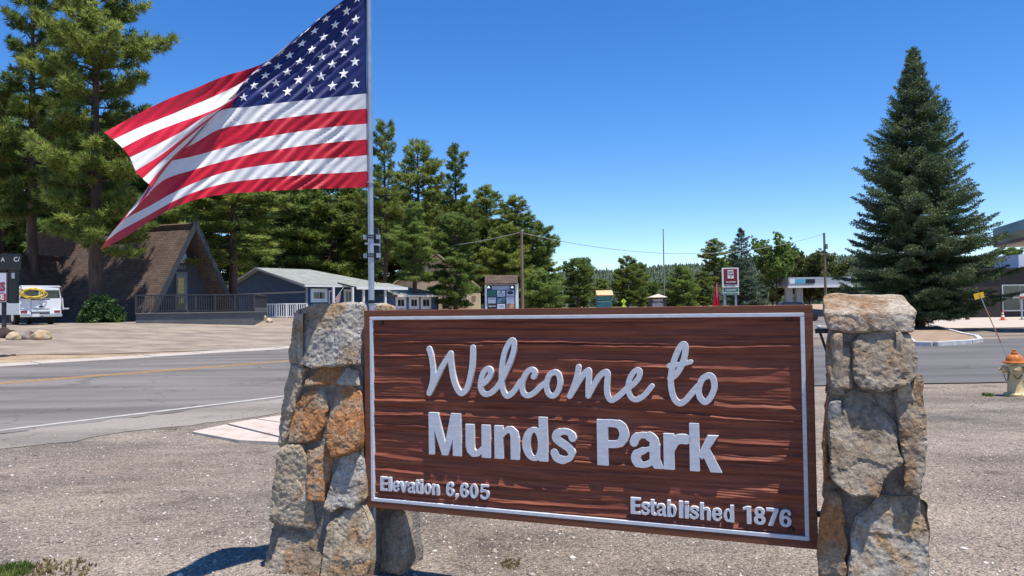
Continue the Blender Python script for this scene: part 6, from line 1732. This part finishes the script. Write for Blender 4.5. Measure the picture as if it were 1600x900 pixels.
wp = W(909, 474, 80); w_o = thing('marker_post', 'short white marker post standing left of the teal notice board', 'post', (wp.x, 80, 0)); MB().box((wp.x, 80, .75), (.13, .08, 1.5)).build('stake', WHITEP, w_o, world=True); MB().box((wp.x, 79.95, 1.38), (.14, .02, .1)).build('reflector', simple('amber_reflector', (.6, .3, .05), .3), w_o, world=True)

# ---- red and white property sign with green panel
RY = 60.0; rp_ = W(1141, 480, RY); prop = thing('property_sign', 'tall red and white property sign above a green sign panel', 'sign', (rp_.x, RY, 0))
SRED = simple('sign_red', (.20, .012, .016), .5, var=.06); SDRED = simple('sign_dark_red', (.10, .01, .014), .5); SGRN = simple('sign_green', (.012, .15, .115), .5, var=.08)
def onr(px, py, out): 
    p = W(px, py, RY); return Matrix.Translation(Vector((p.x, RY - out, p.z)) - prop.location) @ Matrix(((1, 0, 0), (0, 0, -1), (0, 1, 0))).to_4x4()
pxbox(1128.6, 418, 1154, 449.2, RY, .10, 'white_board', WHITEP, prop)
pxbox(1131.2, 420, 1151.8, 444.6, RY - .02, .02, 'red_panel', SRED, prop)
pxbox(1137, 422, 1146.2, 435.2, RY - .035, .012, 'white_panel', WHITEP, prop)
pxbox(1131.4, 438.6, 1151.6, 443.2, RY - .032, .01, 'dark_band', SDRED, prop)
pxbox(1129.4, 450, 1154.4, 461, RY, .08, 'green_panel', SGRN, prop)
for (x0, y0, x1, y1) in ((1129.4, 450, 1154.4, 450.7), (1129.4, 460.3, 1154.4, 461), (1129.4, 450.7, 1130, 460.3), (1153.8, 450.7, 1154.4, 460.3)): pxbox(x0, y0, x1, y1, RY - .012, .011, 'green_panel_border', WHITEP, prop)
for (x, y, s, tx, m_, sx) in ((1141.6, 425, .16, 'NEW', BLK, 1.2), (1141.6, 429, .16, 'HOME', BLK, .95), (1141.6, 440.9, .17, 'CUSTOM', WPRINT, 1.1), (1140, 447, .13, 'AND  LOT SALE', BLK, .9), (1141.6, 453.3, .17, 'COUNTRY', WPRINT, 1.1), (1142, 457.6, .17, 'MORTGAGE HOME', WPRINT, .82)):
    text_obj('lettering', tx, s, m_, prop, onr(x, y, .045), .004, .004, sx)
p = W(1141.6, 432.8, RY); mb = MB(); mb.prism([Vector((p.x - .07, RY - .042, p.z + .05)), Vector((p.x + .07, RY - .042, p.z + .05)), Vector((p.x, RY - .042, p.z - .07))], (0, .006, 0)); mb.build('arrow', BLK, prop, world=True)
for a in (1132, 1149.5): pxbox(a, 461, a + 2, 512, RY + .05, .1, 'post', galv, prop)
# ---- red feather banner
FY = 58.0; fp = W(1121, 480, FY); ban = thing('feather_banner', 'red feather banner drooping from its thin pole beside the property sign', 'banner', (fp.x, FY, 0))
MB().tube([(fp.x, FY, 0), (fp.x - .02, FY, W(0, 470, FY).z * 1 + .0), W(1120, 441.5, FY)], [.025, .02, .012], 6).build('pole', WHITEP, ban, world=True)
BR = cloth('banner_red', (.62, .02, .05), .3); vs = []; nb_ = 14
for j in range(19):
    v = j / 18; c = W(1120, 442 + 40 * v, FY); wd = (.06 + .44 * v ** .8) * (1 if v < .8 else 1 - .1 * (v - .8))
    for i in range(nb_ + 1):
        u = i / nb_ - .5; vs.append((c.x + wd * u * 1.15 - .05 * v, FY + .06 * math.sin(u * 16 + v * 3) * (.3 + v), c.z))
o = link('cloth', np_mesh('cloth', [Vector(v) - ban.location for v in vs], grid_faces(nb_ + 1, 19, True)), BR, ban, 180)

# ---- dark blue car beyond the board
def make_car(name, label, loc, rot, paint):
    t = thing(name, label, 'car', loc, rot)
    mb = MB(); W_ = .88
    body = [(0, .38), (0, .78), (.12, .98), (1.05, 1.06), (3.95, 1.12), (4.35, 1.05), (4.42, .42)]
    mb.prism([Vector((x, -W_, z)) for x, z in body], (0, 2 * W_, 0)); mb.build('body', paint, t, bevel=.06)
    mb = MB(); b_ = [Vector((1.0, -.80, 1.07)), Vector((4.0, -.80, 1.12)), Vector((4.0, .80, 1.12)), Vector((1.0, .80, 1.07))]; tt = [Vector((1.75, -.64, 1.60)), Vector((3.35, -.64, 1.62)), Vector((3.35, .64, 1.62)), Vector((1.75, .64, 1.60))]
    mb.hexa(b_, tt); mb.build('window_band', GLASS, t, bevel=.03)
    mb = MB(); mb.hexa([v + Vector((0, 0, .0)) for v in tt], [v * 1 + Vector((0, 0, .05)) for v in tt]); mb.build('roof', paint, t, bevel=.02)
    for x in (.85, 3.5):
        for s in (-1, 1):
            Mw = Matrix.Rotation(R(90), 3, 'X'); mb = MB(); mb.lathe([(.20, -.11), (.33, -.10), (.34, 0), (.33, .10), (.20, .11)], 20, (x, s * .80, .34), Mw); w_ = mb.build('wheel', simple('tyre_rubber', (.015, .015, .015), .8) if 'tyre_rubber' not in MATS else MATS['tyre_rubber'], t, smooth=40)
            mb = MB(); mb.lathe([(.05, .0), (.19, .01), (.20, .03)], 14, (x, s * .90, .34), Matrix.Rotation(R(90), 3, 'X')); r_ = mb.build('rim', galv, t, smooth=40); r_.parent = w_
    for s in (-1, 1):
        MB().box((-.01, s * .62, .80), (.04, .34, .14)).build('headlight', simple('lamp_clear', (.6, .6, .62), .2) if 'lamp_clear' not in MATS else MATS['lamp_clear'], t)
    return t
cc_ = W(1262, 480, 66); make_car('parked_car', 'dark blue parked car glimpsed between the welcome sign and the right pillar', (cc_.x + 1.2, 66, 0), R(172), simple('dark_blue_paint', (.012, .02, .06), .25, spec=.6, var=.03))

# ---- fire hydrant with marker flag
HY = 12.35; hp = G(1587, 619); hx_, hy_ = hp.x, hp.y
hyd = thing('fire_hydrant', 'cream fire hydrant with an orange bonnet and a marker rod bearing a yellow flag', 'hydrant', (hx_, hy_, 0))
CREAM = ramp_mat('cream_hydrant_paint', [(.3, (.44, .31, .13)), (.5, (.62, .47, .24)), (.7, (.68, .54, .31))], 9, rough=.5, bump=.2, bscale=40, bdist=.004)
ORG = ramp_mat('orange_hydrant_paint', [(.3, (.30, .09, .025)), (.5, (.50, .15, .03)), (.7, (.58, .21, .06))], 9, rough=.45, bump=.2, bscale=40, bdist=.004)
MB().lathe([(.175, -.03), (.175, .035), (.13, .05), (.115, .07), (.108, .30), (.113, .32), (.113, .35), (.106, .36), (.10, .50), (.145, .515), (.145, .535), (.12, .54)], 28, (0, 0, 0)).build('barrel', CREAM, hyd, smooth=40)
for k in range(8):
    MB().lathe([(.016, .033), (.016, .052), (.008, .055)], 6, (.15 * math.cos(k * .785), .15 * math.sin(k * .785), 0)).build('flange_bolt', CREAM, hyd)
MB().lathe([(.168, .538), (.176, .548), (.168, .56), (.128, .566), (.122, .60), (.105, .64), (.075, .667), (.045, .677), (.042, .69), (.055, .695), (.052, .71), (.03, .716), (.028, .745), (.018, .752)], 28, (0, 0, 0)).build('bonnet', ORG, hyd, smooth=40)
for k in range(8):
    a = k * .785 + .3; MB().tube([(.118 * math.cos(a), .118 * math.sin(a), .60), (.10 * math.cos(a), .10 * math.sin(a), .643), (.068 * math.cos(a), .068 * math.sin(a), .668)], .008, 5).build('bonnet_rib', ORG, hyd)
to_cam = math.atan2(-hy_, -hx_)
for (da, rr, ln, nm) in ((-R(88), .062, .175, 'hose_cap'), (R(4), .078, .16, 'pumper_cap'), (R(92), .062, .175, 'hose_cap')):
    a = to_cam + da; d = Vector((math.cos(a), math.sin(a), 0)); M3 = Matrix((d.cross(ZUP), ZUP, d)).transposed()
    MB().lathe([(rr * .8, .06), (rr * .8, ln - .06), (rr, ln - .055), (rr * 1.04, ln - .02), (rr, ln), (rr * .45, ln + .008), (rr * .32, ln + .012), (rr * .30, ln + .045), (rr * .2, ln + .048)], 18, (0, 0, .43), M3).build(nm, CREAM, hyd, smooth=40)
def chain(a, b, sag):
    pts = [Vector(a).lerp(Vector(b), k / 12) - ZUP * sag * 4 * (k / 12) * (1 - k / 12) for k in range(13)]
    mb = MB()
    for i in range(12):
        p, q = pts[i], pts[i + 1]; mb.box((p + q) / 2, (.006 if i % 2 else .010, .010 if i % 2 else .006, (q - p).length * 1.1), M=(q - p).to_track_quat('Z', 'Y').to_matrix())
    o = mb.build('chain', black_m, hyd); tag(o, kind='stuff')
dl_ = Vector((math.cos(to_cam - R(88)), math.sin(to_cam - R(88)), 0)); dc_ = Vector((math.cos(to_cam + R(4)), math.sin(to_cam + R(4)), 0))
chain(dl_ * .16 + ZUP * .42 , (dc_ + dl_) * .085 + ZUP * .40, .16); chain(dc_ * .15 + dl_ * .04 + ZUP * .38, (dc_ - dl_) * .09 + ZUP * .36, .08)
r0 = Vector((-.09, 0, .56)); r1 = W(1530.5, 460, hy_) - Vector((hx_, hy_, 0))
rod = MB().tube([r0, r0.lerp(r1, .28)], .006, 6).build('marker_rod', galv, hyd)
for f0_, f1_, mm in ((.28, .42, simple('red_tape', (.40, .05, .03), .5)), (.42, .78, simple('orange_tape', (.62, .25, .06), .5)), (.78, 1.0, galv)):
    o = MB().tube([r0.lerp(r1, f0_), r0.lerp(r1, f1_)], .0075, 6).build('rod_sleeve', mm, hyd); o.parent = rod
f_ = [W(x, y, hy_) - Vector((hx_, hy_, 0)) for x, y in ((1538.5, 464.5), (1523.5, 468.5), (1521, 459.5), (1536.5, 456))]
o = MB().prism(f_, (0, .006, 0)).build('marker_flag', simple('yellow_flag', (.80, .42, .01), .5, var=.04), hyd); o.parent = rod
# weeds
GRASS = leaf_mat('grass_blades', (.06, .10, .02), (.20, .26, .06), 6, .3)
DRY = leaf_mat('dry_grass_blades', (.22, .17, .08), (.42, .33, .17), 6, .3)
def grass(name, c, r, n, L, mat, lab, sq=1.0, kind='stuff'):
    rng = np.random.default_rng(n); P = np.zeros((n, 3)); a = rng.uniform(0, 6.28, n); rr = r * rng.random(n) ** .7
    P[:, 0] = rr * np.cos(a); P[:, 1] = rr * np.sin(a) * sq
    v, f = tufts(rng, P, np.tile([0, 0, 1.6], (n, 1)), 6, L, .012, .6); v[:, 2] = np.abs(v[:, 2])
    o = link(name, np_mesh(name, v, f), mat); o.location = (c.x, c.y, ground_h(c.x, c.y)); tag(o, lab, kind=kind)
grass('grass', G(16, 897), .12, 260, .045, GRASS, 'patch of short green grass in the bottom left corner')
grass('dry_grass', G(60, 900), .3, 130, .03, DRY, 'thin dry grass around the green patch')
grass('weed', G(1546, 619), .12, 40, .05, GRASS, 'low weed growing beside the hydrant')
grass('dry_grass', G(800, 884), .09, 40, .018, DRY, 'few dry stalks under the welcome sign')

# ---- kerbed island of the spruce
ISL = [G(x, y) for x, y in ((1420, 528), (1432, 541), (1458, 541.5), (1488, 539.5), (1512, 538), (1528, 535.5), (1522, 530), (1502, 526))]
ISL = [Vector((p.x, p.y, 0)) for p in ISL] + [Vector((sp_b.x + 3.2, 46.5, 0)), Vector((sp_b.x - 3.0, 47.5, 0)), Vector((sp_b.x - 4.6, 43, 0))]
cen = sum(ISL, Vector()) / len(ISL)
isl = tag(bpy.data.objects.new('planting_island', None), kind='structure'); COL.objects.link(isl)
ISOIL = ramp_mat('island_soil', [(.3, (.24, .16, .105)), (.7, (.40, .29, .205))], 1.5, bump=.5, second=(25, .7, .7, 1.2))
mb = MB(); mb.prism([v + ZUP * .02 for v in ISL], (0, 0, .10)); mb.build('soil', ISOIL, isl)
KERB = simple('worn_white_kerb', (.50, .49, .47), .8, var=.25, scale=3)
for i in range(len(ISL)):
    a, b = ISL[i], ISL[(i + 1) % len(ISL)]; l = (b - a).length; n_ = max(1, round(l / 2.2)); d = (b - a).normalized(); o_ = Vector((d.y, -d.x, 0))
    if (o_.dot(a - cen)) < 0: o_ = -o_
    for k in range(n_):
        p, q = a + d * (l * k / n_ + .01), a + d * (l * (k + 1) / n_ - .01)
        mb = MB(); bs = [p, q, q + o_ * .17, p + o_ * .17]
        if (bs[1] - bs[0]).cross(bs[3] - bs[0]).z < 0: bs = bs[::-1]
        mb.hexa([v - ZUP * .02 for v in bs], [v + ZUP * .17 for v in bs]); mb.build('kerb_stone', KERB, isl, bevel=.02)
# ---- cones, bollards, post in front of the dark building
CORG = simple('cone_orange', (.72, .13, .035), .5, var=.06)
def cone(px, py, lab, s=1.0):
    p = G(px, py); t = thing('traffic_cone', lab, 'cone', (p.x, p.y, .035)); t.scale = (s, s, s)
    MB().box((0, 0, .02), (.36, .36, .04)).build('base', CORG, t)
    MB().lathe([(.14, .04), (.115, .22)], 18).build('cone_body', CORG, t, smooth=50); MB().lathe([(.116, .22), (.088, .36)], 18).build('white_band', WHITEP, t, smooth=50)
    MB().lathe([(.088, .36), (.072, .46)], 18).build('cone_body', CORG, t, smooth=50); MB().lathe([(.072, .46), (.058, .54)], 18).build('white_band', WHITEP, t, smooth=50); MB().lathe([(.058, .54), (.028, .70)], 18).build('cone_body', CORG, t, smooth=50)
cone(1567, 501, 'orange and white traffic cone standing before the shop window', 1.08)
bl_ = G(1511, 500); bo = thing('bollard', 'short dark red bollard beside the spruce branches', 'bollard', (bl_.x, bl_.y, 0)); MB().lathe([(.13, 0), (.13, .78), (.09, .88)], 14).build('tube', simple('dark_red_paint', (.12, .035, .03), .6), bo, smooth=50); MB().lathe([(.2, .0), (.2, .04)], 14).build('base_plate', DGREY2, bo)
bl_ = G(1499, 500); bo = thing('bollard', 'pale yellow bollard almost hidden at the spruce edge', 'bollard', (bl_.x, bl_.y, 0)); MB().lathe([(.10, 0), (.10, .95), (.07, 1.0)], 14).build('tube', simple('pale_yellow_paint', (.55, .47, .25), .6), bo, smooth=50); MB().lathe([(.16, .0), (.16, .04)], 14).build('base_plate', DGREY2, bo)
sp_ = G(1597, 500); sg = thing('parking_sign', 'grey post with a small red and white sign by the shop window', 'sign', (sp_.x, sp_.y, 0))
zt_s = W(1597, 457, sp_.y).z
MB().box((0, 0, zt_s / 2), (.09, .09, zt_s)).build('post', galv, sg); MB().lathe([(.22, .03), (.18, .09)], 14).build('base_plate', DGREY2, sg)
MB().box((0, -.07, zt_s - .20), (.34, .02, .42)).build('plate', WHITEP, sg); MB().box((0, -.085, zt_s - .40), (.40, .02, .2)).build('red_plate', simple('dull_red', (.35, .06, .05), .5), sg)
# small shrubs by the dark building and at the drive edge
for (px, py, s, lb) in ((1494, 497, 1.0, 'small green shrub at the corner of the dark building'), (1300, 500, 0.5, 'low weeds at the far edge of the drive by the right pillar')):
    p = G(px, py); rng = np.random.default_rng(int(px)); P = rng.normal(0, .38 * s, (160, 3)); P[:, 2] = np.abs(P[:, 2]) + .1
    v, f = tufts(rng, P, rng.normal(0, .5, (160, 3)), 9, .24 * s + .05, .10, 1.0)
    t = thing('shrub', lb, 'shrub', (p.x, p.y, 0)); link('foliage', np_mesh('foliage', v, f), LEAF_BUSH if s > .8 else LEAF_OLIVE, t)

# ---- boulders and rocks
BOUL = stone_mat('boulder_tan', [(.3, (.34, .25, .155)), (.5, (.55, .43, .285)), (.7, (.62, .51, .37))], (.42, .29, .17), .3, 1.6, .5, .2); BOULG = stone_mat('boulder_grey', [(.3, (.14, .12, .105)), (.5, (.28, .235, .21)), (.7, (.40, .34, .30))], (.3, .2, .15), .3, 1.6, .5, .2); BOULD = stone_mat('boulder_dark', [(.3, (.03, .022, .02)), (.6, (.075, .05, .042)), (.8, (.11, .075, .06))], (.09, .05, .035), .3, 1.6, .5, .1)
def boulder(px, py, size, mat, lab, seed, name='boulder', group=None):
    p = G(px, py); bm = bmesh.new(); bmesh.ops.create_icosphere(bm, subdivisions=4, radius=1.0)
    rnd = random.Random(seed); pl_ = [(Vector((rnd.uniform(-1, 1), rnd.uniform(-1, 1), rnd.uniform(-.4, 1))).normalized(), rnd.uniform(.68, .95)) for _ in range(9)]
    for v in bm.verts:
        c = v.co.copy()
        for nn, d in pl_:
            e = c.dot(nn) - d
            if e > 0: c -= nn * e * .85
        c *= 1 + .10 * fbm(c * 1.6 + Vector((seed, 0, 0)), 4) + .02 * mnoise.noise(c * 9)
        v.co = Vector((c.x * size[0], c.y * size[1], c.z * size[2]))
    me = bpy.data.meshes.new(name); bm.to_mesh(me); bm.free()
    o = link(name, me, mat, None, 40); o.location = (p.x, p.y, ground_h(p.x, p.y) + size[2] * .45); o.rotation_euler = (0, 0, seed)
    tag(o, lab, 'boulder' if name == 'boulder' else 'rock', group)
gB = 'boulders at the edge of the dirt shoulder'
boulder(63, 531, (.44, .36, .30), BOUL, 'pale tan rounded boulder, the rightmost of the row', 1, group=gB)
boulder(40, 530, (.40, .36, .30), BOULG, 'grey boulder in the middle of the row', 2, group=gB)
boulder(22, 531, (.32, .30, .24), BOUL, 'tan boulder between the dark one and the grey one', 3, group=gB)
boulder(6, 529, (.34, .30, .32), BOULD, 'dark brown boulder at the left edge of the photo', 4, group=gB)
for i, (px, py, s, lb) in enumerate(((407, 502, .40, 'larger tan rock at the corner of the dark deck'), (421, 503, .28, 'smaller tan rock at the corner of the dark deck'))):
    boulder(px, py, (s, s * .8, s * .8), BOUL, lb, 10 + i, 'rock')
for i, (px, py, s, lb) in enumerate(((120, 503, .28, 'small grey rock left of the green bush'), (134, 504, .22, 'small brown rock at the foot of the green bush'))):
    boulder(px, py, (s, s * .8, s * .55), BOULG, lb, 20 + i, 'rock')
for i, (px, py, s, lb) in enumerate(((6, 557, .22, 'flat brown stone lying by the concrete gutter at the left edge'), (20, 555.5, .16, 'second flat brown stone lying by the concrete gutter'))):
    boulder(px, py, (s, s * .7, s * .22), BOULD, lb, 30 + i, 'rock')

# ---- shop sign at the left edge
SY = 36.0
sx1 = W(12, 450, SY).x; s0 = thing('shop_sign', 'white box sign with red lettering cut off by the left edge of the photo', 'sign', (sx1 - 1.0, SY, .9))
zb1, zt1 = W(6, 473, SY).z, W(6, 425.5, SY).z
pxz = lambda py: W(6, py, SY).z
MB().box((sx1 - 1.1, SY + .19, (zb1 + zt1) / 2), (2.2, .36, zt1 - zb1)).build('case', DGREY2, s0, world=True)
MB().box((sx1 - 1.13, SY - .0, (zb1 + zt1) / 2), (2.12, .04, zt1 - zb1 - .06)).build('face', simple('pale_grey_face', (.58, .60, .66), .4, var=.03), s0, world=True)
MB().box((sx1 - .62, SY - .026, (pxz(458.5) + pxz(470.5)) / 2), (1.1, .02, pxz(458.5) - pxz(470.5))).build('red_panel', simple('bright_red_panel', (.42, .02, .03), .4), s0, world=True)
MRN = simple('maroon_print', (.28, .02, .04), .4)
Ms = lambda x, py, d: Matrix.Translation(Vector((x, SY - d, pxz(py))) - s0.location) @ Matrix(((1, 0, 0), (0, 0, -1), (0, 1, 0))).to_4x4()
text_obj('lettering', 'ES', .56, MRN, s0, Ms(sx1 - .10, 448.5, .03), .02, .02, .85, 'RIGHT'); text_obj('lettering', 'CE', .34, WPRINT, s0, Ms(sx1 - .14, 464.6, .042), .01, .01, 1.0, 'RIGHT')
MB().box((sx1 + .20, SY + .14, (zb1 + zt1) / 2 + .02), (.34, .26, zt1 - zb1 + .1)).build('control_box', boxm, s0, world=True)
MB().box((sx1 + .26, SY - .0, pxz(431)), (.14, .04, .26)).build('meter', galv, s0, world=True)
for dx in (-2.0, -.3): MB().box((sx1 + dx, SY + .2, (zb1 + .7) / 2), (.14, .14, zb1 - .66)).build('post', DGREY2, s0, world=True)
# dark hand lettered board above and behind
BY = 47.0; bxp = W(8, 404, BY); hb = thing('chalk_board', 'black hand lettered board high up behind the shop sign', 'board', (bxp.x, BY, .9))
pxbox(-40, 396.5, 33, 423, BY, .12, 'board', boxm, hb)
for a in (-30, 6, 14): pxbox(a, 423, a + 2.5, 505, BY + .13, .12, 'post', DGREY2, hb)
Mb = lambda px, py: Matrix.Translation(W(px, py, BY) - Vector((0, .012, 0)) - hb.location) @ Matrix(((1, 0, 0), (0, 0, -1), (0, 1, 0))).to_4x4()
text_obj('lettering', 'A', .36, WPRINT, hb, Mb(4.5, 406)); text_obj('lettering', 'C/', .40, WPRINT, hb, Mb(26, 405.5))

# ---- white service truck, seen from behind
TRW = simple('truck_white_paint', (.78, .79, .80), .3, spec=.5, var=.03); TYRE = MATS['tyre_rubber']; CHR = simple('dull_chrome', (.5, .5, .5), .3, metal=.7)
tb_ = W(64, 480, 41.5); hz = ground_h(tb_.x, 41.5)
f_ang = math.atan2(.66, -.75)
trk_ = thing('service_truck', 'white utility service truck with ladder rack and coiled yellow hose parked by the dark house', 'truck', (tb_.x, 41.5, hz + .02), f_ang)
hwid = 1.02
def tbox(c, s, nm, mat, par=trk_, bev=.0): return MB().box(c, s).build(nm, mat, par, bevel=bev)
tbox((1.3, .74, .98), (2.5, .56, .86), 'side_locker', TRW, bev=.02); tbox((1.3, -.74, .98), (2.5, .56, .86), 'side_locker', TRW, bev=.02)
tbox((1.3, 0, .68), (2.45, .91, .1), 'bed_floor', simple('bed_grey', (.25, .25, .26), .6))
tg = tbox((.03, 0, 1.02), (.07, .90, .62), 'tailgate', TRW, bev=.015)
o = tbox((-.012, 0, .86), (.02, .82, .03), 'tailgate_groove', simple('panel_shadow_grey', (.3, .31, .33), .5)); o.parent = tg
o = MB().lathe([(.07, 0), (.075, .012), (.06, .02)], 16, (-.02, 0, 1.18), Matrix.Rotation(R(-90), 3, 'Y')).build('round_emblem', CHR, trk_, smooth=40); o.parent = tg
o = tbox((-.02, 0, .98), (.03, .2, .07), 'tailgate_handle', DGREY2); o.parent = tg
for s in (1, -1):
    tbox((.045, s * .76, .70), (.06, .40, .20), 'tail_panel', TRW); tbox((.01, s * .80, .70), (.03, .30, .13), 'tail_light', simple('tail_light_red', (.22, .02, .02), .25) if 'tail_light_red' not in MATS else MATS['tail_light_red'])
tbox((-.08, 0, .50), (.22, 1.98, .16), 'bumper', CHR, bev=.02); tbox((-.195, .30, .52), (.01, .34, .16), 'number_plate', WHITEP); tbox((-.25, 0, .42), (.2, .08, .08), 'tow_hitch', DGREY2)
tbox((2.0, 0, .5), (3.6, .9, .2), 'chassis', DGREY2)
# cab
cb = [(2.62, .55), (2.62, 1.32), (2.85, 1.92), (4.1, 1.95), (4.65, 1.35), (5.75, 1.22), (5.85, .55)]
MB().prism([Vector((x, -.96, z)) for x, z in cb], (0, 1.92, 0)).build('cab', TRW, trk_, bevel=.05)
MB().prism([Vector((2.655, -.78, 1.40)), Vector((2.655, .78, 1.40)), Vector((2.80, .70, 1.84)), Vector((2.80, -.70, 1.84))], (-.03, 0, .0)).build('rear_window', GLASS, trk_)
for s in (1, -1):
    MB().prism([Vector((2.95, s * .95, 1.38)), Vector((4.45, s * .95, 1.38)), Vector((4.05, s * .95, 1.86)), Vector((3.0, s * .95, 1.86))], (0, s * .03, 0)).build('side_window', GLASS, trk_)
    # canopy frame with dark windows over the bed
    tbox((1.3, s * .99, 1.44), (2.45, .05, .06), 'canopy_rail', TRW); tbox((1.3, s * .90, 1.93), (2.6, .06, .06), 'canopy_rail', TRW)
    for x in (.08, 1.3, 2.5): MB().tube([(x, s * .99, 1.43), (x, s * .90, 1.95)], .035, 6).build('canopy_post', TRW, trk_)
    MB().tube([(-.10, s * .93, 2.06), (4.4, s * .86, 2.10)], .03, 6).build('rack_rail', ALU, trk_)
    for x in (.1, 1.2, 2.4, 4.0): MB().tube([(x, s * .91, 1.95), (x, s * .91, 2.09)], .025, 6).build('rack_post', ALU, trk_)
tbox((.10, 0, 1.92), (.08, 1.86, .09), 'canopy_header', TRW); tbox((1.3, 0, 1.975), (2.45, 1.75, .03), 'canopy_top', TRW)
tbox((.12, -.47, 1.65), (.02, .80, .42), 'canopy_window', GLASS); tbox((.12, .47, 1.65), (.02, .80, .42), 'canopy_window', GLASS); tbox((.10, 0, 1.64), (.05, .09, .52), 'canopy_pillar', TRW)
for x in (.1, 1.2, 2.4, 4.0): MB().tube([(x, -.93, 2.09), (x, .93, 2.09)], .028, 6).build('rack_bar', ALU, trk_)
MB().tube([(-.08, -1.02, 1.45), (-.10, -1.06, .85), (-.1, -1.06, .78)], .03, 6).build('grab_bar', WHITEP, trk_); tbox((-.12, -1.18, .86), (.10, .30, .08), 'vice', ALU)
for x in (1.25, 4.85):
    for s in (1, -1):
        w_ = MB().lathe([(.20, -.13), (.37, -.12), (.385, 0), (.37, .12), (.20, .13)], 22, (x, s * .86, .385), Matrix.Rotation(R(90), 3, 'X')).build('wheel', TYRE, trk_, smooth=40)
        o = MB().lathe([(.05, -.02), (.20, -.01), (.21, .02), (.05, .03)], 14, (x, s * .99, .385), Matrix.Rotation(R(90), 3, 'X')).build('rim', CHR, trk_, smooth=40); o.parent = w_
hose = thing('hose_coil', 'coil of yellow hose hung on the back of the white truck', 'hose', (tb_.x, 41.5, hz + .02), f_ang)
YH_ = simple('yellow_hose', (.75, .55, .06), .45, var=.06)
for k in range(7):
    pts = []; rx, rz_ = .62 - .045 * ((k * 3) % 5), .27 - .022 * ((k * 2) % 5)
    for i in range(29):
        a = math.pi * 2 * i / 28; pts.append((.0 - .03 * k + .02 * math.sin(a * 3 + k), .42 + .05 * math.sin(k * 2.1) + rx * math.cos(a) + .03 * math.sin(a * 2 + k), 1.70 + rz_ * math.sin(a) - .07 * abs(math.cos(a)) * (k % 2) + .02 * math.sin(a * 3 + k * 2)))
    MB().tube(pts, .019, 6, caps=False).build('loop', YH_, hose, smooth=180)
